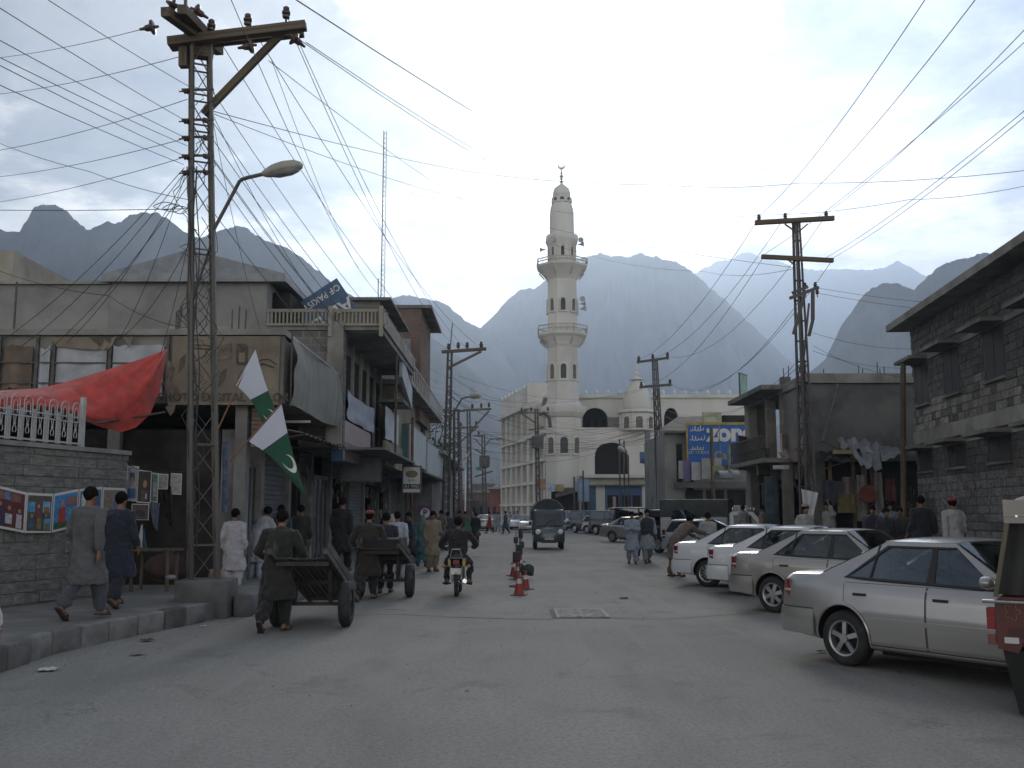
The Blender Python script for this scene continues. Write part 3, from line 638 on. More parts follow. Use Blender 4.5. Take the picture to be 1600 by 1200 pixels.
# ------------------------------------------------------------------ signs on the west row
M_cloth2 = mat('grey_banner_cloth', (.235, .23, .20), .9, var=.12, scale=1.2, stretch=(1, 2.5, .3), dirt=(.15, .145, .125, .6), dscale=.7)
hb = empty('hanging_banner', (-4.5, 22.7, 3.8), 0, 'large plain grey cloth banner sagging along the shop edge behind the flags', 'banner')
def hbf(u, v):
    y = 20.0 + 5.5 * u; z = 3.85 + 1.36 * v + .05 * sin(u * pi) * (v - .5); x = -4.5 + .05 * sin(u * 7 + v * 2) + .07 * sin(v * pi) + .03 * noise.noise(Vector((u * 6, v * 4, 0)))
    if u < .02: z += 0; x += .04 * sin(v * 11)
    return (x + 4.5, y - 22.7, z - 3.8 - (.3 * (1 - v) * u ** 2 * 0))
solid(new().grid(hbf, 40, 16).build('cloth_sheet', M_cloth2, hb, smooth=True, angle=180), .006)
L(new().tube([(-4.48, 20.0, 5.22), (-4.46, 25.5, 5.22)], .018, 6), 'batten', M_rail, hb)
L(new().tube([(-4.48, 20.0, 3.8), (-4.48, 20.0, 5.3)], .018, 6), 'batten', M_steeld, hb)
t = empty('box_sign', (-4.5, 28.2, 3.0), 0, 'deep sign box with blue end and blank pinkish face', 'sign')
M_pink = mat('blank_pink_face', (.34, .27, .25), .6, var=.1, scale=1, dirt=(.22, .17, .15, .4))
L(new().box(-4.72, -4.42, 26.0, 30.8, 3.0, 4.1), 'box', M_blue, t); L(new().box(-4.415, -4.38, 26.02, 30.78, 3.02, 4.08), 'face', M_pink, t); L(new().box(-4.74, -4.4, 25.97, 26.0, 3.66, 3.7), 'trim', M_steeld, t)
def banner(label, x, y0, y1, z0, z1, m, seed, sag=.05, name='cloth_banner', dz=0.0):
    t = empty(name, (x, (y0 + y1) / 2, z0), 0, label, 'banner')
    solid(new().grid(lambda u, v: (.05 * noise.noise(Vector((u * 4, v * 3, seed))) + .03 * sin(u * 12 + seed), (u - .5) * (y1 - y0), v * (z1 - z0) - sag * sin(u * pi) * v + dz * u), 20, 10).build('cloth_sheet', m, t, smooth=True, angle=180), .006)
    return t
M_lilac = mat('faded_lilac_print', (.32, .34, .40), .8, var=.12, scale=1.5, dirt=(.36, .22, .2, .35), dscale=1.3)
banner('faded lilac banner hung above the blank pinkish sign', -4.34, 26.0, 31.0, 4.12, 4.88, M_lilac, 2)
banner('white banner strung beyond the lilac one', -4.0, 31.5, 35.0, 4.0, 5.05, mat('white_banner_print', (.44, .47, .48), .8, var=.1, dirt=(.3, .35, .36, .4)), 4)
board('beige_sign', 'dull beige signboard under the white banner', 'sign', (-4.05, 31.6), (-4.05, 36.4), 3.15, 3.95, M_beige, .1)
t = board('teal_sign_end', 'dark teal end panel beside the long white signs', 'sign', (-4.22, 37.0), (-3.9, 37.0), 3.5, 4.95, mat('teal_paint', (.04, .12, .13), .5), .1)
M_ws = mat('pale_sign_face', (.38, .41, .42), .6, var=.1, scale=.8, dirt=(.25, .27, .27, .5), dscale=.6)
board('long_sign', 'long pale blank sign next to the dark teal panel', 'sign', (-3.84, 37.0), (-3.84, 43.8), 3.5, 4.95, M_ws, .12, M_tin)
board('long_sign', 'second long pale sign running on to the lattice pole', 'sign', (-3.8, 44.0), (-3.72, 54.5), 3.4, 4.8, M_ws, .12, M_tin)
t = board('painted_sign', 'dim painted shop sign below the pinkish box sign', 'sign', (-4.9, 28.6), (-3.75, 28.6), 2.55, 3.25, M_shutter, .05, M_steeld)
t = board('clinic_sign', 'square white sign with green and red oval emblem and A1 WEI on a pole', 'sign', (-3.72, 34.0), (-3.1, 34.0), 2.32, 3.22, M_white, .07, M_steeld)
for rr_, m, o_ in ((.21, mat('sign_red', (.35, .12, .09), .6), .037), (.13, mat('sign_green', (.08, .22, .10), .6), .045)):
    b = new(); b.add([(rr_ * cos(2 * pi * k / 20), -o_, .64 + rr_ * .6 * sin(2 * pi * k / 20)) for k in range(20)], [tuple(range(20))]); b.build('emblem', m, t)
new().box(-.28, .28, -.045, -.036, .14, .30).build('name_band', mat('sign_navy', (.03, .05, .08), .6), t)
put_text(t, 'A1 WEI', .15, M_wl, (0, -.047, .22), (0, -1)); put_text(t, 'BEAR', .11, mat('sign_green2', (.06, .25, .14), .6), (0, -.04, .42), (0, -1))
tag(new().tube([(-3.42, 34.12, 0), (-3.42, 34.12, 4.9)], .05, 8).build('sign_pole', mat('rusty_pipe', (.14, .06, .035), .8, var=.3), smooth=True), 'rusty pipe pole carrying the A1 WEI sign', 'pole')
tag(new().tube([(-3.62, 34.3, 0), (-3.6, 34.3, 3.3)], .05, 8).build('sign_pole', M_steeld, smooth=True), 'dark pipe pole just behind the rusty sign pole', 'pole')
t = board('parking_sign', 'purple parking sign with P in a white ring', 'sign', (-3.72, 40), (-3.2, 40), 1.3, 1.95, mat('sign_purple', (.10, .03, .12), .5), .04)
b = new(); b.lathe([(.22, 0), (.22, .01)], 24, (0, -.03, .33), ax='y'); b.build('ring', M_wl, t)
b = new(); b.lathe([(.22, 0), (.22, .004)], 24, (0, -.036, .33), ax='y'); b.build('ring', mat('sign_red2', (.3, .03, .05), .5), t)
b = new(); b.lathe([(.19, 0), (.19, .004)], 24, (0, -.042, .33), ax='y'); b.build('ring', M_wl, t)
put_text(t, 'P', .34, M_ink, (0, -.048, .33), (0, -1), bold=.012)
tag(new().tube([(-3.46, 40.05, 0), (-3.46, 40.05, 1.3)], .03, 6).build('sign_post', M_steeld), 'thin post holding the purple parking sign', 'post')
# awnings
def awning(label, x0, x1, y0, y1, z0, z1, m, name='tin_awning', n=10):
    t = empty(name, (x0, (y0 + y1) / 2, z0), 0, label, 'awning')
    b = new().grid(lambda u, v: ((x1 - x0) * u, (v - .5) * (y1 - y0), (z1 - z0) * u + .02 * sin(v * n * 6.28)), 3, n * 6)
    solid(b.build('sheet', m, t, smooth=True, angle=180), .008)
    bb = new()
    for v in (-.48, 0, .48): bb.tube([(x1 - x0, v * (y1 - y0), z1 - z0 - .03), (.0, v * (y1 - y0), -.5)], .015, 5)
    bb.build('strut', M_steeld, t); return t
awning('rusty tin awning over the first shops behind the flags', -5.6, -4.3, 20.4, 25.4, 3.55, 3.3, M_brown)
awning('tin awning over the shops beyond the box sign', -5.6, -4.2, 31.0, 36.5, 3.3, 3.1, M_steeld)
awning('low awning below the long pale signs', -5.6, -3.5, 37, 54, 3.5, 3.25, M_steeld, n=20)
tag(new().box(-5.2, -4.5, 22.1, 22.16, 3.66, 3.71).build('tube_light', mat('white_plastic', (.6, .65, .7), .4)), 'unlit white tube lamp under the hanging grey cloth', 'lamp')
# antenna mast
am = empty('antenna_mast', at(597, 465, 36), 0, 'very thin guyed lattice radio mast on the rooftop', 'mast'); zt = at(597, 205, 36).z - am.location.z
b = new()
for k in range(3): a = 2 * pi * k / 3; b.tube([(.09 * cos(a), .09 * sin(a), -1), (.07 * cos(a), .07 * sin(a), zt)], .012, 4)
n = 34
for i in range(n):
    for k in range(3):
        a = 2 * pi * k / 3; c = a + 2 * pi / 3; z = zt * i / n
        b.tube([(.085 * cos(a), .085 * sin(a), z), (.085 * cos(c), .085 * sin(c), z + zt / n)], .006, 3, False)
b.build('lattice', M_steel, am)
tag(new().tube([at(591, 470, 35), at(591, 435, 35)], .02, 5).build('aerial', M_steeld), 'short rod aerial beside the thin lattice mast', 'aerial')
# ------------------------------------------------------------------ stone block building, east side
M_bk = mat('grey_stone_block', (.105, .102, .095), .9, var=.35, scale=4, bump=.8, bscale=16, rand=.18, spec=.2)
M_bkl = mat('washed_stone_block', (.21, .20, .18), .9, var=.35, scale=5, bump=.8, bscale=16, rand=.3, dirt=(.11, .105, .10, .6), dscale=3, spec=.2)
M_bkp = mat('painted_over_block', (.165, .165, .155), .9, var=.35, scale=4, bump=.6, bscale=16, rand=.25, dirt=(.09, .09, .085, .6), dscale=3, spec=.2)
e1 = at(1385, 518, 30.0); e0 = at(1600, 365, 19.6)
ed = Vector((e1.x - e0.x, e1.y - e0.y, 0)).normalized(); en = Vector((-ed.y, ed.x, 0)); ez = (e1.z + e0.z) / 2
wc = Vector((e1.x, e1.y, 0)) - en * .62 + ed * (-.25)      # far corner of the wall
WLN = 19.0; ws = wc - ed * WLN
tb = empty('block_building', (ws.x, ws.y, 0), atan2(ed.y, ed.x), 'two storey grey stone block building with a wide roof slab and shuttered windows', 'building')
# local frame: x along the wall (away from camera), +y towards the street
LX = WLN
new().box(0, LX - .03, -8, -.022, 0, ez - .1).build('mortar_core', mat('dark_mortar', (.10, .098, .09), .95, var=.3, scale=3, bump=.5), tb)
new().box(-.5, LX + .3, -8.5, .62, ez - .08, ez + .12).build('roof_slab', M_conc, tb)
new().box(-.02, LX + .02, -.05, .05, 3.66, 4.04).build('floor_band', M_conc, tb)
def wy(px):                                      # distance along the wall seen at photo column px
    r = at(px, 700, 10); den = r.x * ed.y - r.y * ed.x; k = (ws.x * ed.y - ws.y * ed.x) / den
    return (Vector((r.x * k, r.y * k, 0)) - ws).dot(ed)
wins = []
for pa, pb in ((1436, 1455), (1481, 1506), (1546, 1578), (1628, 1668)):
    a, c = sorted((wy(pa), wy(pb))); wins.append((a, c, 4.8, 5.98, 1)); wins.append((a - .05, c + .05, 2.86, 3.42, 0))
M_shw = mat('window_shutter', (.042, .042, .042), .7, var=.3, scale=3, stretch=(6, 6, .5))
for a, c, z0, z1, up in wins:
    w_ = new().box(a, c, -.14, -.018, z0, z1).build('window', M_shw, tb)
    new().box(a + .02, (a + c) / 2 - .015, -.018, -.008, z0 + .03, z1 - .03).box((a + c) / 2 + .015, c - .02, -.018, -.008, z0 + .03, z1 - .03).build('shutter_leaf', M_shw, w_)
    b = new(); b.box(a - .06, c + .06, -.04, .07, z0 - .07, z0 - .002); b.build('sill', M_concd, w_)
    z = z1 + .06
    new().prism([(a - .2, -.02, z), (c + .2, -.02, z), (c + .2, .55, z + .0), (a - .2, .55, z + .0)], (0, 0, .09)).build('sunshade', M_concd, w_)
new().box(0, LX, -.04, .035, 6.0, 6.13).build('lintel_band', M_concd, tb)
new().box(0, LX, -.04, .03, 3.46, 3.52).build('lintel_band', M_conc, tb)
cube = baked(new().box(-.5, .5, -.5, .5, -.5, .5), [('BEVEL', dict(width=.05, segments=1))], M_bk, 'block', False)
cubel = cube.copy(); cubel.materials.clear(); cubel.materials.append(M_bkl)
cubep = cube.copy(); cubep.materials.clear(); cubep.materials.append(M_bkp)
blocks = []
z = .0; row = 0
while z < ez - .25:
    h = .205
    if 3.45 < z + h / 2 < 4.06 and z + h > 3.6: z = 4.05 if z < 4.0 else z + h; continue
    x = (row % 2) * .2 - .4 * (row % 2)
    while x < LX:
        Lb = rnd.uniform(.33, .47); xa, xb = max(0, x), min(LX, x + Lb); zc = z + h / 2
        # keep clear of the windows
        hit = False
        for a, c, z0, z1, up in wins:
            if z0 - .05 < zc < z1 + .05:
                if xa < c and xb > a:
                    if xa < a - .12: xb = a
                    elif xb > c + .12: xa = c
                    else: hit = True
        if not hit and xb - xa > .08: blocks.append((xa, xb, zc, h))
        x += Lb
    z += h; row += 1
def bdist(bk):
    p = ws + ed * ((bk[0] + bk[1]) / 2); fr = p.x / max(p.y, .1)
    return (p.y if fr < .53 else 99, )
vis = sorted([k for k in blocks if k[2] > 1.2], key=lambda k: bdist(k)[0])
near = set(id(k) for k in vis[:298])
rest = {0: new(), 1: new(), 2: new()}
for k in blocks:
    xa, xb, zc, h = k; xm_ = (xa + xb) / 2
    n_ = noise.noise(Vector((xm_ * .8, zc * .9, 3)))
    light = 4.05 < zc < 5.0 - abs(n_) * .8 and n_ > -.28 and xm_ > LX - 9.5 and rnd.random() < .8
    pnt = zc < 2.75 and n_ > -.35
    dy = rnd.uniform(-.012, .012)
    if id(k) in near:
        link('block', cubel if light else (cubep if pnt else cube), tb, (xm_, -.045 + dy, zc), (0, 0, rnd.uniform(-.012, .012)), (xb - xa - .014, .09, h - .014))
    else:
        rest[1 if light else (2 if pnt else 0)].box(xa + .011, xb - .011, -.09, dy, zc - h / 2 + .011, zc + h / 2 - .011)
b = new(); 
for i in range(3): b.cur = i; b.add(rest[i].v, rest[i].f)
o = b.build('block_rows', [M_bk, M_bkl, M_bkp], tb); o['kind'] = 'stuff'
# graffiti strokes
gm = [mat('graffiti_red', (.22, .05, .05), .9, var=.4, scale=20), mat('graffiti_white', (.34, .34, .33), .9, var=.4, scale=20), mat('graffiti_blue', (.08, .10, .16), .9, var=.4, scale=20)]
for i in range(20):
    r = random.Random(i); x = LX - r.uniform(.5, 9.5); z0 = r.uniform(1.75, 2.5); b = new(); p = Vector((x, .006, z0)); pts = [p]; a = r.uniform(0, 6)
    for k in range(9): a += r.uniform(-1.3, 1.3); p = p + Vector((.07 * cos(a) + .03, 0, .07 * sin(a))); pts.append(p)
    b.tube(pts, .008, 4); b.build('graffiti', gm[i % 3], tb)

# ------------------------------------------------------------------ ruined concrete building C with shops
cb = empty('bare_concrete_building', (10.2, 34, RW), 0, 'bare grey concrete building with rebar stubs on its roof and awning shops below', 'building')
YC = 34.0; zr = at(1300, 584, YC).z; xl = at(1262, 600, YC).x; xr = 14.6
L(new().box(xl, xr, YC, YC + .25, 3.6, zr - .35), 'front_wall', mat('stained_grey_render', (.125, .125, .12), .9, var=.3, scale=.8, dirt=(.22, .21, .185, .55), dscale=.45, bump=.4, spec=.2), cb)
L(new().box(xl - .1, xr, YC - .12, YC + 9, zr - .33, zr), 'roof_slab', M_conc, cb)
L(new().box(xl, xl + .2, YC + .26, YC + 3, 3.6, zr - .35), 'side_wall', M_plaster, cb)
b = new()
for yy in (YC + 3.1, YC + 5.2, YC + 8.2): L(new().box(xl - .1, xl + .25, yy, yy + .3, RW, zr - .34), 'column', M_conc, cb)
L(new().box(xl + 1.8, xl + 2.0, YC + .26, YC + 9, RW, zr - .35), 'inner_wall', M_concd, cb)
L(new().box(xl - .9, xl + 2, YC + 2.8, YC + 8.6, 3.5, 3.66), 'balcony_slab', M_conc, cb); L(new().box(xl - .9, xl - .1, YC + 2.8, YC + 8.6, zr - .2, zr - .02), 'roof_overhang', M_concd, cb)
b = new()
for k in range(30): b.box(xl - .87, xl - .84, YC + 2.9 + k * .19, YC + 2.93 + k * .19, 3.66, 4.5)
b.box(xl - .88, xl - .83, YC + 2.85, YC + 8.5, 4.48, 4.53); b.box(xl - .88, xl - .83, YC + 2.85, YC + 8.5, 4.05, 4.08); L(b, 'railing', M_steeld, cb)
L(new().box(xl - .05, xl + 1.0, YC + 8.6, YC + 9.2, RW, zr + .1), 'column', M_cream, cb)
for px_ in (1225, 1232, 1259, 1263, 1287, 1341, 1347, 1353, 1371, 1376, 1382):
    Yq = YC + rnd.uniform(1, 4); p = at(px_, 585, Yq); L(new().tube([(p.x, Yq, zr - .01), (p.x + rnd.uniform(-.03, .03), Yq, zr + rnd.uniform(.45, .75))], .02, 5), 'rebar', M_steeld, cb)
for px_, w_ in ((1228, .35), (1261, .3)):
    p = at(px_, 585, YC + 3); L(new().box(p.x - w_ / 2, p.x + w_ / 2, YC + 3, YC + 3.3, zr, zr + .3), 'column_stub', M_concd, cb)
p = at(1205, 600, YC + 6); L(new().box(p.x, xl, YC + 4.5, YC + 5.5, zr, zr + .12), 'roof_rubble', M_concd, cb)
L(new().beam(at(1308, 600, YC - .2), at(1285, 690, YC - .6), .08), 'leaning_board', M_steel, cb)
L(new().beam(at(1285, 690, YC - .6), at(1330, 712, YC - .9), .05), 'leaning_board', M_wood, cb)
L(new().box(xl, xr, YC + .3, YC + .5, RW, 3.6), 'back_wall', M_dark, cb); L(new().box(xl - .02, xl + .3, YC - .6, YC + .2, RW, 3.6), 'pillar', M_concd, cb)
L(new().box(xl, xr, YC - .1, YC + .25, 3.4, 3.6), 'lintel', M_concd, cb)
# makeshift awnings along the front
M_poly = mat('dirty_plastic_sheet', (.18, .19, .195), .45, var=.25, scale=3, dirt=(.12, .115, .11, .7), dscale=1.5)
def cloth(name, label, cat, p00, p10, p01, p11, m, par=None, amp=.06, seed=0, nu=24, nv=14, th=.008, sag=.0, group=None, wr=6.):
    P00, P10, P01, P11 = map(Vector, (p00, p10, p01, p11)); c0 = (P00 + P10 + P01 + P11) / 4
    nrm = (P10 - P00).cross(P01 - P00).normalized()
    t = empty(name, c0, 0, label, cat, group) if par is None else None
    def f(u, v):
        p = (P00 * (1 - u) + P10 * u) * (1 - v) + (P01 * (1 - u) + P11 * u) * v
        return p - c0 + nrm * (amp * (noise.noise(Vector((u * wr + seed * 7, v * wr * .6, seed))) + .4 * sin(u * wr * 3 + seed))) + Vector((0, 0, -sag * sin(pi * u)))
    o = new().grid(f, nu, nv).build('cloth_sheet' if par is None else name, m, t or par, smooth=True, angle=180)
    if par is not None: o.matrix_parent_inverse = Matrix.Translation(par.location).inverted(); o.location = c0
    solid(o, th); return t or o
def A(px, py, Y): return at(px, py, Y)
cloth('plastic_awning', 'crumpled grey plastic sheet drooping from the awnings by the dark wall', 'awning', A(1320, 690, 33.4), A(1372, 694, 33.4), A(1345, 728, 31.6), A(1378, 735, 31.6), M_poly, amp=.13, seed=3, wr=5)
cloth('plastic_awning', 'bunched pale plastic heap on top of the shop awning', 'awning', A(1308, 686, 33.6), A(1362, 690, 33.6), A(1318, 702, 32.6), A(1366, 708, 32.6), M_poly, amp=.16, seed=9, wr=6)
cloth('cloth_awning', 'flat pale awning reaching to the dark pole at the block building', 'awning', A(1372, 695, 33.8), A(1415, 702, 33.8), A(1378, 722, 31.2), A(1416, 706, 31.2), M_poly, amp=.05, seed=5)
cloth('cloth_awning', 'brown cloth awning beside the lattice pole', 'awning', A(1215, 706, 34.5), A(1262, 702, 34.5), A(1222, 716, 32.5), A(1262, 722, 32.5), M_brown, amp=.12, seed=6)
cloth('cloth_awning', 'dark low awning over the middle clothes stall', 'awning', A(1275, 706, 34), A(1330, 706, 34), A(1270, 718, 32), A(1335, 722, 32), M_dark, amp=.08, seed=8)
L(new().box(A(1293, 700, 33).x, A(1322, 700, 33).x, 32.4, 32.5, A(1300, 709, 32.4).z, A(1300, 703, 32.4).z), 'sign_strip', mat('dull_yellow_board', (.25, .22, .12), .7), cb)
o = new().tube([A(1270, 742, 32), A(1300, 728, 32.2), A(1345, 716, 32.4)], .02, 6).build('bamboo_pole', M_wood); tag(o, 'slanting pole under the shop awnings across the way', 'pole')
def garment(px, py, w_, h, Y, m, lab, seed):
    p = A(px, py, Y); p.x
    cloth('hanging_garment', lab, 'clothing', p + Vector((-w_ / 2, 0, 0)), p + Vector((w_ / 2, 0, 0)), p + Vector((-w_ * .6, .05, -h)), p + Vector((w_ * .6, .0, -h)), m, amp=.07, seed=seed, nu=10, nv=10, wr=4)
dc = lambda n, c: mat('fabric_' + n, c, .9, var=.2, scale=4, sheen=.1)
for i, (px_, py, w_, h, c, lab) in enumerate((
    (1326, 745, .42, .95, ('pinkgrey', (.26, .22, .22)), 'pinkish grey shirt hanging under the awning poles'), (1310, 752, .35, .7, ('greyd', (.12, .115, .12)), 'dark grey garment hung left of the pinkish shirt'),
    (1345, 742, .28, 1.5, ('cream', (.28, .26, .24)), 'long pale cloth hanging beside the red round pan'), (1372, 738, .25, 1.6, ('greyl', (.22, .21, .20)), 'pale strip of cloth hanging near the boys'),
    (1322, 772, .5, .6, ('olive', (.15, .13, .06)), 'olive bundle hanging low at the stall'), (1294, 750, .35, .8, ('navy', (.05, .05, .08)), 'navy garment hung at the left end of the stall'), (1390, 748, .3, .7, ('maroon', (.12, .04, .04)), 'maroon garment hung by the dark pole'))):
    garment(px_, py, w_, h, 33.0 - .15 * i, dc(*c), lab, i)
p = A(1357, 772, 32.2); o = new().lathe([(.02, 0), (.26, .02), (.30, .06), (.27, .10), (.05, .12)], 20, p, ax='y').build('round_pan', mat('dull_red_enamel', (.16, .04, .03), .5), smooth=True); tag(o, 'dull red round pan hanging at the stall', 'pan')
b = new()
for px_ in (1300, 1336, 1366): p = A(px_, 800, 32.6); b = new().box(p.x - .05, p.x + .05, 32.6, 32.7, RW, 3.5); tag(b.build('awning_post', M_wood), {1300: 'wooden awning post left of the pinkish shirt', 1336: 'wooden awning post between the hanging clothes', 1366: 'wooden awning post by the red round pan'}[px_], 'post')
for i, (x0_, w_, c) in enumerate(((10.6, 1.0, (.08, .05, .03)), (11.9, .9, (.05, .06, .08)), (13.0, 1.0, (.12, .05, .05)))):
    t = empty('goods_table', (x0_ + .1, 32.9, RW), 0, ('brown', 'blue grey', 'maroon')[i] + ' covered goods table inside the clothes stalls', 'table')
    new().box(-w_ / 2, w_ / 2, -.3, .3, .75, .8).build('table_top', M_wood, t); new().box(-w_ / 2 + .03, w_ / 2 - .03, -.28, .28, .05, .75).build('table_cover', dc('tbl%d' % i, c), t)
tag(new().tube([A(1412, 880, 29.0), A(1411, 568, 29.0)], .085, 8).build('wooden_pole', M_wood, smooth=True), 'dark wooden pole at the corner of the block building', 'pole')

# signs on the street face of C
def fsign(name, label, pa, pb, Y, m, th=.08, edge=None, slant=0.0):
    p = A(*pa, Y); q = A(*pb, Y); return board(name, label, 'sign', (p.x, Y), (q.x, Y + slant), q.z, p.z, m, th, edge)
M_yl = mat('faded_yellow_print', (.36, .37, .26), .7, var=.25, scale=3, dirt=(.28, .34, .34, .6), dscale=2)
fsign('shop_sign', 'pale yellow and white poster board on the balcony', (1183, 700), (1212, 742), 38.2, M_yl, edge=M_steeld, slant=1.0)
fsign('shop_sign', 'pale greenish sign at the street end of the balcony', (1138, 694), (1152, 738), 44.0, mat('pale_green_print', (.26, .33, .24), .7, var=.3, scale=3), slant=1.0)
fsign('shop_sign', 'brownish sign panel between the pale signs', (1153, 680), (1180, 734), 42.0, mat('brown_lilac_print', (.20, .17, .17), .7, var=.3, scale=3), slant=1.2)
fsign('shop_sign', 'tall pale pink strip sign beside the lattice pole', (1220, 677), (1234, 712), 36.5, mat('pale_pink_print', (.38, .30, .28), .7, var=.2), slant=.4)
t = fsign('roof_sign', 'small green and white signboard standing on the roof corner', (1155, 583), (1174, 630), 43.0, mat('pale_mint_board', (.22, .35, .28), .6, var=.2, scale=2), edge=M_steeld, slant=.8)
fsign('shop_sign', 'blue shop door panel under the brown awning', (1196, 745), (1212, 824), 38.0, mat('blue_green_door', (.06, .11, .15), .6, var=.4, scale=3))
t = fsign('small_sign', 'small white lettered strip under the balcony', (1208, 727), (1233, 733), 35.8, M_wl)
for i in range(6):
    y0 = YC + .8 + i * 3.0
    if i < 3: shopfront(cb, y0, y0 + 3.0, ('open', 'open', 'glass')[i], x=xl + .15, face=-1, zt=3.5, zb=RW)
goods('shop_wares', 'dim wares hanging in the first shop past the lattice pole', 'goods', xl + .1, 35.2, 37.6, .6, 3.1, 70, dull, face=-1)
goods('shop_wares', 'wares in the second shop past the lattice pole', 'goods', xl + .1, 38.2, 40.6, .6, 3.1, 60, dull, face=-1)
goods('shop_wares', 'wares and tins at the clothes stalls beside the block building', 'goods', 12.4, 32.8, 33.6, .5, 3.0, 60, dull, face=-1, sz=(.12, .25), depth=2.0)

# ------------------------------------------------------------------ billboard building D and beyond
db = empty('billboard_building', (9, 50, RW), 0, 'grey building with brown sloping roof carrying the blue ZONG billboard', 'building')
YD = 52.0
pl = A(1038, 676, YD); pr = A(1180, 676, YD)
L(new().box(pl.x, pr.x, YD, YD + 8, RW, pl.z), 'wall', M_plaster, db)
a = A(1034, 680, YD - .6); c = A(1092, 650, YD + 4)
L(new().prism([(pl.x - .4, YD - .5, pl.z - .05), (pr.x, YD - .5, pl.z - .05), (pr.x, YD + 4, pl.z + 1.1), (pl.x + 1.4, YD + 4, pl.z + 1.1)], (0, 0, .12)), 'sloping_roof', mat('brown_roof_sheet', (.12, .10, .085), .8, var=.3, scale=2), db)
L(new().box(A(1042, 0, YD).x, A(1050, 0, YD).x, YD - .06, YD - .01, 3.2, 5.2), 'window', M_dark, db)
L(new().box(A(1056, 0, YD).x, A(1066, 0, YD).x, YD - .06, YD - .01, 2.2, 5.4), 'door_opening', M_dark, db)
L(new().box(A(1098, 640, YD + 1).x, A(1127, 640, YD + 1).x, YD + 1, YD + 1.2, A(1100, 661, YD).z, A(1100, 641, YD).z), 'faded_panel', M_yl, db)
L(new().box(A(1129, 640, YD + 1).x, A(1170, 640, YD + 1).x, YD + 1, YD + 4, A(1100, 661, YD).z, A(1100, 646, YD).z), 'roof_box', M_dark, db)
zs = empty('zong_billboard', A(1120, 727, YD - .6), 0, 'large blue billboard with white zong lettering and a yellow frame', 'billboard')
p = A(1074, 664, YD - .6); q = A(1169, 727, YD - .6)
M_zb = mat('billboard_blue', (.01, .10, .36), .5, var=.12, scale=1.5, dirt=(.03, .14, .32, .4), dscale=.8); M_zy = mat('yellow_frame_paint', (.33, .26, .05), .6, var=.2)
L(new().box(p.x, q.x, YD - .62, YD - .5, q.z, p.z), 'panel', M_zb, zs)
b = new(); b.box(p.x - .06, q.x + .06, YD - .66, YD - .5, p.z + .001, p.z + .14); b.box(p.x - .08, p.x - .001, YD - .66, YD - .5, q.z, p.z); xm_ = A(1106, 0, YD - .6).x; b.box(xm_ - .015, xm_ + .015, YD - .66, YD - .621, q.z, p.z); L(b, 'frame', M_zy, zs)
def ztext(s, px, py, size, bold=.0, m=M_wl, dx=0):
    pp = A(px, py, YD - .64); return put_text(zs, s, size, m, (pp.x - zs.location.x, YD - .632 - zs.location.y, pp.z - zs.location.z), (0, -1), bold=bold)
ztext('zong', 1141, 677, 1.25, .055); ztext('Call', 1130, 712, .6, .01, mat('pale_gold', (.28, .26, .08), .6))
r = random.Random(4)
for row in range(3):                             # the Urdu headline as broad pen strokes
    pp = A(1078, 672 + row * 15, YD - .64); x0_ = pp.x; b = new()
    for k in range(5):
        w_ = r.uniform(.13, .17); pts = [(x0_, 0), (x0_ + w_ * .5, r.uniform(-.06, .0)), (x0_ + w_, r.uniform(-.02, .04)), (x0_ + w_ * .95, r.uniform(.08, .24))]
        b.tube([(x, YD - .64, pp.z + z) for x, z in pts], .03, 5); x0_ += w_ * .95
    o = L(b, 'urdu_lettering', M_wl, zs); o['kind'] = 'stuff'
ztext('0321 1310313', 1090, 707, .2)
for i, (pa, pb, col_, lab) in enumerate((((1060, 720), (1070, 748), (.3, .32, .33), 'small white sign at the foot of the billboard'), ((1069, 718), (1079, 752), (.13, .10, .22), 'small purple sign under the billboard'),
        ((1080, 722), (1095, 750), (.34, .35, .34), 'plain pale sign right of the purple one'), ((1096, 716), (1128, 748), (.30, .31, .28), 'wide pale sign under zong lettering'), ((1113, 728), (1132, 752), (.20, .18, .09), 'dull yellow sign under the billboard'))):
    fsign('shop_sign', lab, pa, pb, YD - 1.0 - .15 * i, mat('signcol%d' % i, col_, .6, var=.15))
b = new(); p = A(1116, 745, 47); 
o = new().loft([[(p.x + .1 + k * .32, 46 + .9 - .9 * cos(a) * .9, p.z - .1 + .38 * sin(a)) for a in [pi * j / 8 for j in range(9)]] for k in range(4)], cap=False, closed=False).build('barrel_awning', M_poly, smooth=True); solid(o, .02); tag(o, 'small white rounded canvas awning over a shop', 'awning')
tag(new().tube([(A(1096, 0, 50.5).x, 50.5, 0), (A(1094, 0, 50.5).x, 50.5, A(1078, 668, 50.5).z)], .09, 8).build('wooden_pole', M_wood, smooth=True), 'dark pole standing in front of the blue billboard', 'pole')
L(new().box(A(1038, 0, YD - .4).x, 13, YD - .5, YD - .3, 2.9, 3.2), 'shop_lintel', M_concd, db)
for i in range(4): L(new().box(9.0 + i * 1.1, 9.9 + i * 1.1, YD - .1, YD - .02, RW, 2.8), 'shop_opening', M_dark, db)
e_ = empty('shop_row', (10, 70, RW), 0, 'low dark shops with balconies between the billboard and the mosque', 'building')
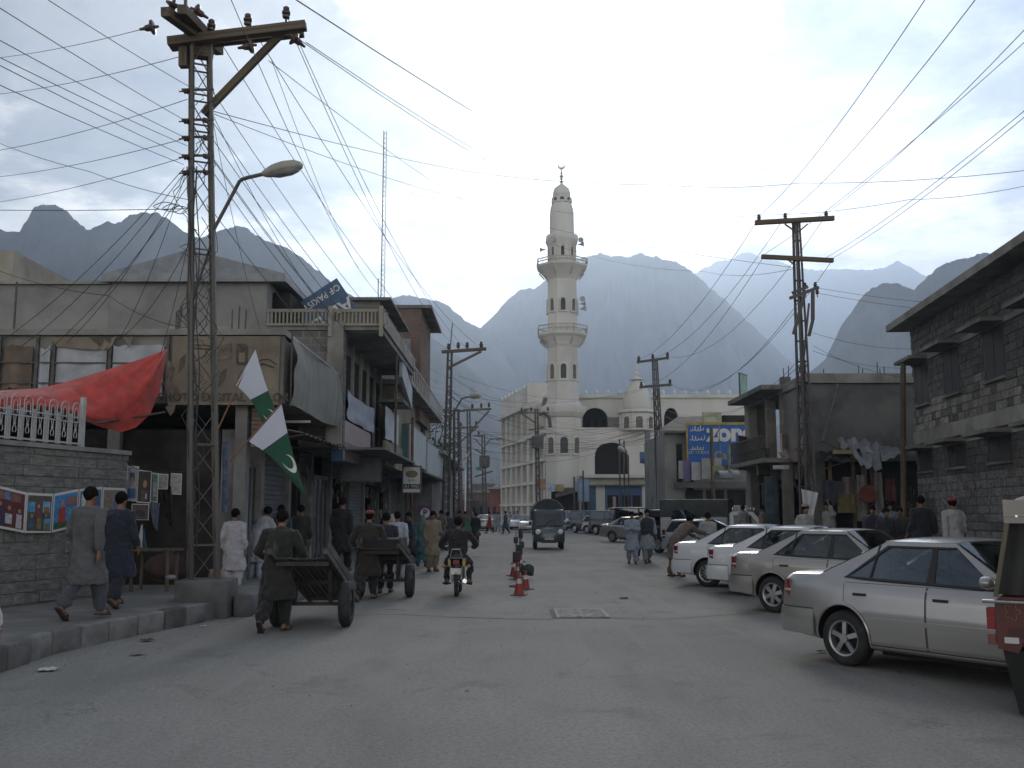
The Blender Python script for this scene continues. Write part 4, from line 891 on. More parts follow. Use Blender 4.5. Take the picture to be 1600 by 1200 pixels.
for i, (pa, pb, y0, m, zt_) in enumerate(((1026, 1040, 61, M_concd, 720), (1020, 1030, 71, M_plaster, 712), (1014, 1022, 82, M_concd, 700))):
    p = A(pa, zt_, y0); p.x = at(pa, 700, y0 + 9.5).x; L(new().box(p.x, p.x + 6, y0, y0 + 9.5, RW, A(pa, zt_ - 20, y0).z), 'wall', m, e_); L(new().box(p.x - .6, p.x + 6, y0 + .2, y0 + 9, p.z - .3, p.z - .15), 'balcony', M_concd, e_)
    for k in range(3): L(new().box(p.x - .06, p.x - .01, y0 + 1 + k * 2.6, y0 + 3 + k * 2.6, RW, 2.9), 'shop_opening', M_dark, e_)
fsign('shop_sign', 'blue tilted sign below the far balconies', (1000, 706), (1016, 724), 70, M_blue, slant=.5)
fsign('shop_sign', 'grey box sign on the corner of the far shop row', (1008, 672), (1017, 696), 70, M_shutter, slant=.5)
fsign('shop_sign', 'lilac strip sign low beside the steel pole', (1030, 728), (1040, 772), 60, mat('lilac_strip', (.26, .17, .22), .6))
fsign('shop_sign', 'white upright strip sign on the far shop row', (1029, 690), (1035, 726), 61, M_white)
# ------------------------------------------------------------------ mosque
M_mq = mat('whitewashed_wall', (.57, .555, .51), .85, var=.10, scale=.25, stretch=(1, 1, .35), dirt=(.37, .355, .32, .6), dscale=.22, spec=.2)
M_mqd = mat('cream_band', (.40, .38, .31), .85, var=.15, scale=.5, spec=.2)
mq = empty('mosque', (10, 100, 0), 0, 'large white mosque with arched verandas, long windowed side and small dome', 'mosque')
YM = 100.0
def X_(px, Y=YM): return at(px, 790, Y).x
def Z_(py, Y=YM): return at(850, py, Y).z
def arch_pts(x0, x1, z0, zs, zt, n=10, Y=0):
    """opening outline: jambs to zs, then an arch up to zt"""
    c = (x0 + x1) / 2; r = (x1 - x0) / 2
    return [(x0, z0)] + [(c - r * cos(pi * k / n), zs + (zt - zs) * sin(pi * k / n) ** .8) for k in range(n + 1)] + [(x1, z0)]
def facade(x0, x1, z0, z1, opens, Y, th, name, m, par):
    """a wall with arched openings; each bay between openings is one polygon"""
    xs = [x0] + [(a[1] + c[0]) / 2 for a, c in zip(opens, opens[1:])] + [x1]; b = new()
    for i, op in enumerate(opens):
        ox0, ox1, oz0, ozs, ozt = op; l, r = xs[i], xs[i + 1]
        pts = [(l, oz0)] + arch_pts(ox0, ox1, oz0, ozs, ozt) + [(r, oz0), (r, z1), (l, z1)]
        b.prism([(x, Y, z) for x, z in pts], (0, th, 0))
        if oz0 > z0 + .02: b.box(l, r, Y, Y + th, z0, oz0 - .001)
    return L(b, name, m, par)
# upper storey wall (set back), with the veranda arches
zR = Z_(621)
facade(X_(905, 103), X_(1175, 103), Z_(676, 103), Z_(622, 103), [(X_(911, 103), X_(952, 103), Z_(673, 103), Z_(660, 103), Z_(637, 103)), (X_(1040, 103), X_(1063, 103), Z_(673, 103), Z_(658, 103), Z_(637, 103))], 103, .6, 'upper_wall', M_mq, mq)
L(new().box(X_(905, 103), X_(1175, 103), 106.5, 107, 0, Z_(622, 103)), 'inner_wall', mat('inner_wall_shade_paint', (.05, .047, .043), .9, var=.2, scale=.3), mq)  # veranda shade is put into this wall's near-black colour
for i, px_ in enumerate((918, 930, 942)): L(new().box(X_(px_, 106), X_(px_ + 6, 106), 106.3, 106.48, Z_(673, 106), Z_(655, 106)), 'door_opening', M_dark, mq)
L(new().box(X_(952, 103), X_(975, 103), 102.8, 103, Z_(672, 103), Z_(652, 103)), 'grille_panel', mat('grey_grille', (.22, .21, .20), .8), mq)
L(new().box(X_(850, 103), X_(1180, 103), 102.7, 118, Z_(622, 103), Z_(617, 103)), 'roof', M_mq, mq)
for i in range(15):
    p = X_(917 + i * 17.5, 103); L(new().lathe([(.12, 0), (.2, .15), (.2, .3), (.02, .55)], 8, (p, 102.9, Z_(617, 103))), 'finial', M_white, mq)
# projecting lower block with the big arch
facade(X_(905), X_(1013), Z_(744), Z_(671), [(X_(930), X_(983), Z_(741), Z_(715), Z_(691))], YM, .8, 'front_wall', M_mq, mq)
L(new().box(X_(1013.2), X_(1060), YM, YM + .8, 0, Z_(668)), 'front_wall', M_mq, mq)
L(new().box(X_(905), X_(1060), YM, YM + 3, Z_(671) + .01, Z_(668)), 'terrace', M_mq, mq)
L(new().box(X_(912), X_(1008), YM - 1.0, YM + 3, Z_(747), Z_(742)), 'balcony', M_mq, mq)
L(new().box(X_(905), X_(1013), YM + 4, YM + 4.2, 0, Z_(671)), 'inner_wall', mat('inner_wall_shade_paint', (.16,) * 3), mq)  # same dark colour, painted in as the shade behind the big arch
L(new().box(X_(905), X_(1008), YM - .3, YM - .01, Z_(757), Z_(747) - .01), 'cream_band', M_mqd, mq)
L(new().box(X_(905), X_(1008), YM - .9, YM - .3, Z_(759), Z_(757)), 'shop_ledge', M_concd, mq)
for i, (a_, c_, m) in enumerate(((921, 931, M_blue), (931, 945, M_mq), (945, 1003, M_blue), (1003, 1016, M_mq))):
    L(new().box(X_(a_), X_(c_), YM - .25, YM - .02, 0, Z_(759.5)), 'shop_wall', m, mq)
for a_, c_ in ((949, 966), (972, 985), (988, 1000)): L(new().box(X_(a_), X_(c_), YM - .3, YM - .26, .2, Z_(774)), 'shop_opening', M_dark, mq)
L(new().box(X_(957), X_(962), YM - .34, YM - .31, 1.2, Z_(776)), 'poster', M_pink, mq)
for z0_, z1_ in ((671, 664),):
    for i in range(4): L(new().box(X_(1008 + i * .1), X_(1011), YM - .02, YM + .0, Z_(730), Z_(712)), 'window', M_dark, mq) if i == 0 else None
# kiosk with dome
kx, ky, kz0 = X_(1001, 98.5), 100.2, Z_(671, 98.5)
rK = (X_(1030, 98.5) - X_(974, 98.5)) / 2
kk = new().lathe([(rK, kz0), (rK, Z_(645, 98.5)), (rK + .35, Z_(643, 98.5)), (rK + .35, Z_(640, 98.5)), (rK * .8, Z_(637, 98.5))], 8, (kx, ky, 0)); L(kk, 'kiosk', M_mq, mq)
rD = (X_(1024, 98.5) - X_(979, 98.5)) / 2; zd = Z_(637, 98.5); hd = Z_(588, 98.5) - zd
dm = L(new().lathe([(rD * .93, zd - .2), (rD, zd + hd * .12), (rD * 1.0, zd + hd * .3), (rD * .92, zd + hd * .5), (rD * .76, zd + hd * .68), (rD * .5, zd + hd * .84), (rD * .26, zd + hd * .93), (.12, zd + hd)], 28, (kx, ky, 0)), 'dome', M_mq, mq, smooth=True, angle=180)
L(new().lathe([(.5, zd + hd * .93), (.75, zd + hd * .96), (.3, zd + hd * 1.02), (.12, zd + hd * 1.1), (.22, zd + hd * 1.16), (.08, zd + hd * 1.25), (.16, zd + hd * 1.3), (.03, zd + hd * 1.6)], 12, (kx, ky, 0)), 'dome_finial', M_mq, mq, smooth=True)
for k in range(8):
    a = -pi / 2 + (k - 3.5) * pi / 4 + pi / 8 * 0; a = 2 * pi * (k) / 8 + pi / 8 * 0
    ap_ = rK * cos(pi / 8); d = Vector((cos(a), sin(a), 0)); tdir = Vector((-sin(a), cos(a), 0)); base = Vector((kx, ky, 0)) + d * (ap_ + .02)
    if d.y > .3: continue
    ol = arch_pts(-.42, .42, Z_(668, 98.5), Z_(655, 98.5), Z_(649, 98.5))
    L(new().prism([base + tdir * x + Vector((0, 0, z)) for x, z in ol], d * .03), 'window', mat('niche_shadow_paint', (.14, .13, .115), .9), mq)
    L(new().tube([base + tdir * x + d * .05 + Vector((0, 0, z)) for x, z in ol], .08, 5), 'window_trim', M_mq, mq)
# long side facade, running away to the left
d = Vector((-.215, 1, 0)).normalized(); nrm = Vector((-d.y, d.x, 0)); P0 = Vector((X_(862, 101), 101, 0))
sf = empty('mosque_wing', P0, atan2(d.y, d.x), 'long cream side wing of the mosque with tall ranks of windows', 'building')
zL = 9.6; zH = Z_(604, 112) ; S1 = 10.5; S2 = 25.5
b = new(); b.box(0, S1, -1.6, -.5, 0, zL); L_ = b.build('wall', M_mq, sf); new().box(S1, S2, -4, -.5, 0, zH - 1.2).build('wall', M_mq, sf)
new().box(S1 - .3, S2 + .2, -4, .45, zH - 2.6, zH - 2.2).build('cornice', M_mq, sf); new().box(S1, S2, -.3, .0, zH - 2.2, zH).build('parapet', M_mq, sf); new().box(S1 - .25, S1, -4, .1, zH - 2.2, zH + .3).build('parapet_end', M_mq, sf)
new().box(-.2, S1 - .31, -1.6, .6, zL, zL + .35).build('cornice', M_mq, sf)
new().box(1.5, S1, -3, -2.0, zL + .36, Z_(622, 103)).build('upper_wall', M_mq, sf)
nb = 0
def storeys(x0, x1, zs, bays):
    w_ = (x1 - x0) / bays
    for i in range(bays + 1):
        new().box(x0 + i * w_ - .28, x0 + i * w_ + .28, -.5, 0, 0, zs[-1] - .01).build('pier', M_mq, sf)
        if i < bays: new().box(x0 + (i + .5) * w_ - .1, x0 + (i + .5) * w_ + .1, -.5, -.2, 0, zs[-1] - .01).build('mullion', M_mq, sf)
    for z in zs[:-1]: new().box(x0 - .28, x1 + .28, -.49, .12, z - .3, z).build('floor_band', M_mq, sf)
    for i in range(bays):
        for a_, c_ in zip([.3] + zs[:-1], zs):
            for h in (0, 1):
                xa = x0 + (i + .5 * h) * w_ + (.3 if h == 0 else .14); xb = x0 + (i + .5 + .5 * h) * w_ - (.14 if h == 0 else .3)
                wz0 = a_ + .55; wz1 = c_ - .5
                if wz1 - wz0 > .5:
                    o = new().box(xa, xb, -.49, -.42, wz0, wz1).build('window', mat('mosque_window_glass', (.10, .10, .095), .4, var=.3), sf)
storeys(.6, S1 - .3, [2.6, 4.9, 7.2, zL], 4)
storeys(S1 + .3, S2, [2.6, 4.9, 7.2, 9.9, zH - 2.6], 5)
for i in range(8): new().lathe([(.1, 0), (.16, .12), (.02, .45)], 8, (S1 + .5 + i * 2.1, -.15, zH)).build('finial', M_white, sf)
# ------------------------------------------------------------------ minaret
YN = 101.0; mx_ = at(880, 700, YN).x
mi = empty('minaret', (mx_, YN, 0), 0, 'tall white octagonal minaret with two balconies and a crescent finial', 'minaret')
def zm(py): return at(880, py, YN - 1.5).z
def rm(pxw): return pxw / 2 * YN / F / cos(pi / 8) * 1.0
def oct_(prof, name, m=M_mq, n=8, smooth=False): return new().lathe([(rm(w_) * (.92 if n == 16 else 1), zm(y) if y < 900 else 0) for w_, y in prof], n).build(name, m, mi, smooth=smooth)
oct_([(54, 999), (54, 652)], 'base'); oct_([(54, 652), (60, 650), (68, 644), (70, 639), (70, 635), (56, 632), (52, 626)], 'base_cornice')
oct_([(49, 632), (48, 616), (46, 540)], 'lower_shaft'); oct_([(46, 541), (52, 537), (56, 533), (66, 526), (74, 523), (76, 521), (76, 519)], 'balcony'); 
oct_([(46, 520), (45, 433)], 'middle_shaft'); oct_([(45, 434), (50, 430), (54, 427), (64, 421), (74, 416), (78, 414), (78, 411)], 'balcony')
oct_([(42, 412), (40, 374)], 'upper_shaft'); oct_([(40, 385), (46, 378), (51, 371), (51, 366), (47, 363)], 'upper_cornice')
oct_([(40, 364), (39, 327), (37, 320), (33, 314), (29, 310), (28, 308)], 'drum', n=16, smooth=True); oct_([(28, 309), (27, 298)], 'lantern'); oct_([(29, 298), (28, 294), (24, 288), (15, 284), (6, 281), (2, 278)], 'cap_dome', n=16, smooth=True)
b = new(); b.tube([(0, 0, zm(282)), (0, 0, zm(256))], .05, 6)
for y, r_ in ((277, .2), (272, .17), (268, .22), (263, .14)): b.lathe([(.03, zm(y) - r_), (r_, zm(y)), (.03, zm(y) + r_)], 10)
b.build('finial', M_mqd, mi)
cz = zm(252); cr = .36; o_ = [(cr * cos(a), -.03, cz + cr * sin(a)) for a in [pi / 2 + .5 + (2 * pi - 1.0) * k / 20 for k in range(21)]]; i_ = [(cr * .74 * cos(a), -.03, cz + .11 + cr * .72 * sin(a)) for a in [pi / 2 + .5 + (2 * pi - 1.0) * k / 20 for k in range(20, -1, -1)]]
new().prism(o_ + i_, (0, .06, 0)).build('crescent', M_mqd, mi)
def balc(pw, y0, y1):
    r = rm(pw) ; ps = [(r * cos(2 * pi * (j + .5) / 8), r * sin(2 * pi * (j + .5) / 8)) for j in range(9)]
    b = new()
    for p, q in zip(ps, ps[1:]):
        for zz_ in (zm(y0), (zm(y0) + zm(y1)) / 2): b.beam((p[0], p[1], zz_), (q[0], q[1], zz_), .09)
        b.beam((p[0], p[1], zm(y1)), (p[0], p[1], zm(y0) + .06), .13)
        for k in range(1, 3): b.beam((p[0] + (q[0] - p[0]) * k / 3, p[1] + (q[1] - p[1]) * k / 3, zm(y1)), (p[0] + (q[0] - p[0]) * k / 3, p[1] + (q[1] - p[1]) * k / 3, zm(y0)), .05)
    b.build('balcony_railing', M_mqd, mi)
    b = new()
    for j in range(8):
        p = ps[j]; b.beam((p[0] * .93, p[1] * .93, zm(y1) - .5), (p[0] * .72, p[1] * .72, zm(y1) - 1.2), .12)
    b.build('balcony_bracket', M_mqd, mi)
balc(76, 508, 519); balc(78, 403, 411)
M_nd = mat('minaret_opening', (.07, .07, .075), .9)
def niches(pw, y0, y1, dark=(0, 0, 1, 0, 0), wd_=.34, fr=True):
    r = rm(pw) * cos(pi / 8)
    for k in range(8):
        a = pi / 4 * k; d = Vector((cos(a), sin(a), 0)); td = Vector((-sin(a), cos(a), 0)); base = d * (r + .01)
        ol = arch_pts(-wd_, wd_, zm(y1), zm(y0) - .45, zm(y0), 8)
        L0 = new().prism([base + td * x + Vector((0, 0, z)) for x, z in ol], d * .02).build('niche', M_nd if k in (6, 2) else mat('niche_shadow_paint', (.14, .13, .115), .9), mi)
        if k in (5, 7, 6, 4, 0):
            b = new(); b.tube([base + td * x * 1.15 + d * .06 + Vector((0, 0, z + (.08 if z > zm(y1) else 0))) for x, z in ol], .11, 5); b.beam(base + td * (-wd_ - .2) + Vector((0, 0, zm(y1) - .1)), base + td * (wd_ + .2) + Vector((0, 0, zm(y1) - .1)), .3, .18); b.build('niche_trim', M_mq, mi)
niches(46.5, 568, 591); niches(45.2, 465, 484, wd_=.3); niches(40.6, 380, 399, wd_=.24); niches(27.2, 304, 309, wd_=.3); niches(54.2, 683, 708, wd_=.42)
def horn(px, py, ang, name='loudspeaker', s=1.0):
    p = at(px, py, YN); t = new()
    prof = [(.04, 0), (.06, .1), (.1, .3), (.2, .5), (.3, .58)]
    t.lathe([(r_ * s, z_ * s) for r_, z_ in prof], 12, ax='x')
    o = t.build(name, mat('grey_horn', (.3, .3, .3), .5), mi, smooth=True); o.location = (p.x - mx_, p.y - YN - 1.0, p.z); o.rotation_euler = (0, 0, ang); return o
for a_ in ((902, 386, -.3), (903, 381, -1.2), (852, 394, pi), (905, 478, -.3), (907, 472, -1.4), (906, 486, -.8), (853, 536, pi + .3), (862, 380, -pi / 2)): horn(*a_)
o = new().tube([(X_(906, 99), 99.3, Z_(768)), (X_(912, 99), 99.3, Z_(748))], .05, 5); 
# small blocks, stalls and signs at the mosque's foot
ft = empty('foot_stalls', (5, 99, 0), 0, 'brown stalls and shutters at the foot of the minaret', 'stall')
L(new().box(X_(862, 98), X_(905, 98), 98, 99.2, 0, Z_(767, 98)), 'stall_wall', M_dark, ft); L(new().box(X_(860, 98), X_(906, 98), 97.4, 98, Z_(767, 98), Z_(762, 98)), 'stall_roof', M_brown, ft)
L(new().prism([(X_(868, 97), 96.8, Z_(778, 97)), (X_(905, 97), 96.8, Z_(768, 97)), (X_(905, 97), 97.6, Z_(764, 97)), (X_(868, 97), 97.6, Z_(772, 97))], (0, 0, .1)), 'stall_roof', M_wood, ft)
fsign('shop_sign', 'red and yellow sign on the mosque wing near the utility pole', (836, 748), (853, 766), 96, mat('orange_sign', (.34, .20, .10), .6, var=.3, scale=2))
fsign('shop_sign', 'small pale blue sign at the foot of the minaret', (854, 754), (867, 768), 95, mat('pale_blue_sign', (.33, .42, .50), .6))
fsign('shop_sign', 'ochre sign beside the pale blue sign', (868, 757), (881, 768), 95.5, mat('ochre_sign', (.30, .24, .12), .6))
t = fsign('poster_board', 'tall blue and pink poster board on a stand before the mosque', (903, 748), (921, 784), 92, mat('blue_poster', (.20, .29, .40), .6, var=.3, scale=.8), edge=M_steel)
fsign('shop_sign', 'pale sheet sign left of the tall poster board', (897, 752), (903, 768), 93, M_lilac)
for px_ in (905, 919): tag(new().tube([(at(px_, 790, 92).x, 92.1, 0), (at(px_, 790, 92).x, 92.1, 3.2)], .05, 6).build('sign_post', M_steel), 'steel post under the tall poster board, %s side' % ('road' if px_ == 905 else 'shop'), 'post')
# end of the street
eb = empty('end_building', (-4, 150, 0), 0, 'low brown red buildings closing the far end of the street', 'building')
for i, (a_, c_, y, m, yy) in enumerate(((690, 735, 782, mat('dull_red_wall', (.16, .06, .05), .9, var=.3, scale=.4), 150), (733, 786, 770, M_brown, 155), (738, 770, 757, M_concd, 162), (765, 790, 764, mat('dull_red_wall', (.16,) * 3), 148), (640, 712, 776, M_plaster, 165))):
    L(new().box(at(a_, 790, yy).x, at(c_, 790, yy).x, yy, yy + 5, 0, at(800, y, yy).z), 'wall', m, eb)
    L(new().box(at(a_, 790, yy).x - .3, at(c_, 790, yy).x + .3, yy - .4, yy + 5, at(800, y, yy).z, at(800, y, yy).z + .25), 'roof', M_conc, eb)
    for k in range(3): L(new().box(at(a_ + 5 + k * 12, 790, yy).x, at(a_ + 10 + k * 12, 790, yy).x, yy - .06, yy - .01, .2, 2.4), 'doorway', M_dark, eb)
# ------------------------------------------------------------------ utility poles
UB = new().box(-.5, .5, -.5, .5, -.5, .5)
_ub = {}
def member(par, a, b, w, m, name='brace', h=None):
    """one steel member of its own, sharing a unit box mesh"""
    if m.name not in _ub: _ub[m.name] = UB.mesh('steel_member', m)
    a, b = Vector(a), Vector(b); d = b - a
    o = link(name, _ub[m.name], par, (a + b) / 2); o.rotation_mode = 'QUATERNION'; o.rotation_quaternion = d.to_track_quat('Z', 'Y'); o.scale = (w, h or w, d.length); return o
def insulator(par, p, s=1.0, rot=(0, 0, 0), name='insulator'):
    global INS
    if 'INS' not in globals():
        INS = new().lathe([(.015, -.1), (.015, 0), (.05, .01), (.055, .04), (.03, .05), (.06, .07), (.062, .1), (.03, .11), (.045, .13), (.045, .16), (.02, .18)], 12).mesh('insulator', M_porc, True)
    return link(name, INS, par, p, rot, (s, s, s))
def disc_insulator(par, p, rot, s=1.0):
    global DIN
    if 'DIN' not in globals():
        DIN = new().lathe([(.02, -.2), (.03, -.12), (.05, -.1), (.06, -.03), (.12, .0), (.125, .03), (.1, .045), (.03, .05), (.02, .12)], 14).mesh('disc_insulator', M_porc, True)
    return link('disc_insulator', DIN, par, p, rot, (s, s, s))
# --- the big near pole
PB = gnd(322, 958); PY = 16.6
bk = empty('pole_plinth', (at(322, 960, PY).x, PY, 0), .06, 'square concrete plinth of the near lattice pole at the pavement edge', 'plinth')
link('plinth', baked(new().box(-.42, .42, -.40, .40, -.02, .60), [('BEVEL', dict(width=.025, segments=2))], M_concd, 'plinth'), bk)
link('step_block', baked(new().box(.44, .74, -.1, .5, -.02, .36), [('BEVEL', dict(width=.04, segments=1))], M_concd, 'step_block'), bk)
cx0 = at(318, 900, PY); ct0 = at(313, 60, PY)
po = empty('lattice_pole', (cx0.x, PY, .60), 0, 'tall four-legged lattice pole with heavy wooden crossarms and a street lamp', 'utility pole')
HT = ct0.z - .60; lean = (ct0.x - cx0.x) / HT
def pp(x, y, z): return Vector((x + lean * z, y, z))
rot_ = .42
def corner(k, z):
    r = (.30 - .09 * z / HT); a = pi / 4 + k * pi / 2 + rot_
    return pp(r * cos(a), r * sin(a), z)
for k in range(4): member(po, corner(k, -.05), corner(k, HT), .055, M_steel, 'leg')
nz = 17
for k in range(4):
    for i in range(nz):
        z0 = i * HT / nz; z1 = (i + 1) * HT / nz
        if i < 17:
            a, c = (corner(k, z0), corner((k + 1) % 4, z1)) if i % 2 == 0 else (corner((k + 1) % 4, z0), corner(k, z1))
            member(po, a, c, .038, M_steel, 'brace', .012)
        if i % 3 == 0 or i >= 12: member(po, corner(k, z1), corner((k + 1) % 4, z1), .04, M_steel, 'rung', .02)
def loc(px, py, Y): p = at(px, py, Y); return Vector((p.x - po.location.x, p.y - PY, p.z - .60))
member(po, loc(263, 66, PY - .22), loc(478, 40, PY - .22), .15, M_wood, 'crossarm'); member(po, loc(267, 72, PY + .24), loc(474, 50, PY + .24), .15, M_wood, 'crossarm')
member(po, loc(258, 18, PY - 1.3), loc(343, 80, PY + .9), .15, M_wood, 'crossarm'); member(po, loc(284, 14, PY - 1.2), loc(330, 62, PY + .6), .15, M_wood, 'crossarm')
member(po, loc(442, 50, PY), loc(318, 178, PY), .11, M_wood, 'arm_brace')
member(po, loc(287, 70, PY - .1), loc(287, 105, PY - .1), .14, M_wood, 'block'); member(po, loc(300, 80, PY), loc(331, 84, PY), .2, M_wood, 'block')
member(po, loc(290, -60, PY + .3), loc(290, 60, PY + .3), .05, M_steel, 'top_rod')
for px_, py in ((330, 47), (387, 38), (447, 27)): insulator(po, loc(px_, py + 2, PY), 1.25)
for px_, py, r in ((390, 72, (0, 1.2, .4)), (461, 61, (.5, -1.0, 0)), (308, 18, (0, -1.1, .3)), (237, 43, (0, 1.4, 0)), (270, 8, (.3, .4, 0))): disc_insulator(po, loc(px_, py, PY - .3), r, 1.05)
for py in (140, 187, 214, 243, 268):
    member(po, loc(284, py, PY - .1), loc(334, py, PY - .1), .035, M_steeld, 'bracket')
    insulator(po, loc(287, py + 3, PY - .1), .8, (0, pi / 2, 0)); 
    if py > 150: insulator(po, loc(322, py + 3, PY - .2), .7, (pi / 2, 0, 0))
# street lamp
M_lamp = mat('lamp_housing', (.34, .33, .29), .5, var=.1, dirt=(.2, .19, .16, .4), dscale=4)
def street_lamp(base, elbow, tip, name, label, s=1.0):
    base, elbow, tip = Vector(base), Vector(elbow), Vector(tip); t = empty(name, base, 0, label, 'street lamp')
    e = elbow - base; q = tip - base; dd = (q - e).normalized(); L1 = (q - e).length
    new().tube([(0, 0, 0), e * .96, e * .99 + dd * .03, e + dd * .12, e + dd * L1 * .42], .033 * s, 8).build('lamp_arm', M_steel, t, smooth=True)
    up = Vector((0, 0, 1)) - dd * dd.z; up.normalize(); sd_ = dd.cross(up); rings = []
    for f, w_, h1, h0 in ((.36, .05, .04, .04), (.42, .10, .07, .07), (.55, .15, .12, .08), (.72, .165, .14, .09), (.88, .14, .12, .08), (.97, .08, .07, .05), (1.0, .02, .02, .01)):
        c = e + dd * (L1 * f); rings.append([c + sd_ * (w_ * s * cos(a)) + up * ((h1 if sin(a) > 0 else h0) * s * sin(a)) for a in [2 * pi * k / 14 for k in range(14)]])
    hd = new().loft(rings).build('lamp_head', M_lamp, t, smooth=True, angle=60)
    rings = []
    for f, w_, h0 in ((.5, .07, .03), (.6, .12, .06), (.8, .12, .065), (.92, .08, .03)):
        c = e + dd * (L1 * f) - up * (.055 * s); rings.append([c + sd_ * (w_ * s * cos(a)) + up * (h0 * s * (sin(a) if sin(a) < 0 else .1 * sin(a))) for a in [2 * pi * k / 12 for k in range(12)]])
    new().loft(rings).build('lamp_glass', mat('lamp_bowl', (.30, .31, .30), .3), hd, smooth=True); return t
street_lamp(at(327, 372, PY - .05), at(376, 280, PY - .3), at(473, 258, PY - .5), 'street_lamp', 'grey street lamp on a bent arm fixed to the near lattice pole', 1.0)
new().tube([corner(1, HT * .48), loc(330, 380, PY), corner(0, HT * .5)], .03, 6).build('lamp_clamp', M_steeld, po)
# jumper loops and tangled drops on the pole
M_w = M_wire
def tangle(par, pts, r=.008, name='loose_wire'):
    return new().tube(pts, r, 4, False).build(name, M_w, par, smooth=True)
r = random.Random(11)
for i in range(26):
    py = r.uniform(90, 640); p = loc(r.uniform(296, 330), py, PY - .25); pts = [p]; L_ = r.uniform(.3, 1.2)
    side = r.choice((-1, 1, 1))
    for k in range(1, 9): f = k / 8; pts.append(p + Vector((side * .28 * sin(f * pi) * r.uniform(.6, 1.1), r.uniform(-.02, .02), -L_ * f)))
    tangle(po, pts, .007)
for i in range(3):
    c = loc(258 + i * 12, 322 + i * 3, PY - .1); tangle(po, [c + Vector(((.20 - .03 * i) * cos(a), .03 * sin(3 * a), .06 * sin(a))) for a in [2 * pi * k / 16 for k in range(17)]], .007)
for dx_ in (-.05, .0, .05, .09):
    tangle(po, [loc(300 + dx_ * 100 + 3 * sin(k * 1.3 + dx_ * 40), 260 + k * 40, PY - .26) for k in range(16)], .011, 'riser_cable')

# --- other poles
def lattice(name, label, Y, pxb, pyb, pxt, pyt, wb, wt, arms, ins=(), nr=14, double=True, m=M_steeld, rot=.3, extra=None, tied=True):
    """arms: pairs of photo positions at the pole's own distance"""
    b = at(pxb, pyb, Y); t_ = at(pxt, pyt, Y); H_ = t_.z
    t = empty(name, (b.x, Y, 0), 0, label, 'utility pole'); ln = (t_.x - b.x) / H_
    def cn(k, z): r_ = (wb + (wt - wb) * z / H_) * .7; a = pi / 4 + k * pi / 2 + rot; return Vector((r_ * cos(a) + ln * z, r_ * sin(a), z))
    big_ = Y < 35
    lat = new()
    for k in range(4):
        if big_: member(t, cn(k, -.02), cn(k, H_), .06, m, 'leg')
        else: new().beam(cn(k, -.02), cn(k, H_), .07).build('leg', m, t)
        for i in range(nr):
            z0, z1 = H_ * i / nr, H_ * (i + 1) / nr
            if big_:
                member(t, cn(k, z1), cn((k + 1) % 4, z1), .05, m, 'rung', .02)
                if i < nr * .55: member(t, cn(k, z0), cn((k + 1) % 4, z1), .03, m, 'brace', .012)
            else:
                lat.beam(cn(k, z1), cn((k + 1) % 4, z1), .04)
                if i < nr * .8: lat.beam(cn((k + i) % 4, z0), cn((k + i + 1) % 4, z1), .035)
    if not big_: o = lat.build('lattice', m, t); o['kind'] = 'stuff'
    for (x0_, y0_, x1_, y1_, w_, mm, nm) in arms:
        a = at(x0_, y0_, Y - .12) - t.location; c = at(x1_, y1_, Y - .12) - t.location; member(t, a, c, w_, mm, nm)
    for x_, y_, s_ in ins: p = at(x_, y_, Y - .12) - t.location; insulator(t, p, s_)
    return t
R = lattice('lattice_pole', 'tall steel lattice pole with two straight crossarms among the parked cars', 28.5, 1268, 905, 1244, 345, .36, .13,
    [(1180, 348, 1303, 341, .13, M_wood, 'crossarm'), (1190, 401, 1302, 407, .12, M_wood, 'crossarm'), (1234, 466, 1279, 449, .09, M_steeld, 'bracket'), (1238, 458, 1262, 448, .09, M_steeld, 'bracket'), (1226, 350, 1243, 362, .04, M_steeld, 'arm_brace'), (1262, 350, 1248, 362, .04, M_steeld, 'arm_brace'), (1228, 403, 1243, 415, .04, M_steeld, 'arm_brace'), (1258, 456, 1240, 522, .09, M_steeld, 'strut'), (1270, 455, 1270, 500, .09, M_steeld, 'strut'), (1270, 500, 1264, 525, .08, M_steeld, 'strut'), (1264, 474, 1252, 600, .05, M_steeld, 'strut')],
    [(1186, 344, 1.0), (1227, 342, 1.0), (1291, 339, 1.0), (1258, 450, .9), (1274, 449, .9), (1277, 460, .9)], nr=17, m=M_steeld)
q = at(1268, 905, 28.5)
tag(new().box(q.x - .34, q.x + .34, 28.2, 28.8, 0, .5).build('pole_plinth', M_concd), 'concrete plinth of the steel pole among the parked cars', 'plinth')
lattice('lattice_pole', 'slim steel pole with two crossarms left of the blue billboard', 55, 1037, 845, 1023, 562, .42, .2, [(995, 566, 1045, 559, .13, M_steeld, 'crossarm'), (999, 605, 1049, 601, .13, M_steeld, 'crossarm')], [(998, 564, 1.6), (1020, 561, 1.6), (1043, 558, 1.6), (1002, 604, 1.5), (1047, 600, 1.5)], nr=18)
lattice('lattice_pole', 'lattice pole with single raked crossarm beside the long pale signs', 52, 695, 850, 703, 550, .34, .2, [(690, 550, 760, 545, .16, M_wood, 'crossarm'), (698, 576, 752, 549, .12, M_wood, 'arm_brace'), (703, 549, 707, 505, .05, M_steeld, 'top_rod')], [(701, 546, 1.8), (716, 544, 1.8), (730, 544, 1.8), (752, 543, 1.8)], nr=22)
lattice('lattice_pole', 'second lattice pole pressed behind the one at the pale signs', 55, 714, 850, 713, 640, .34, .25, [(706, 642, 726, 642, .1, M_steeld, 'bracket')], [], nr=14)
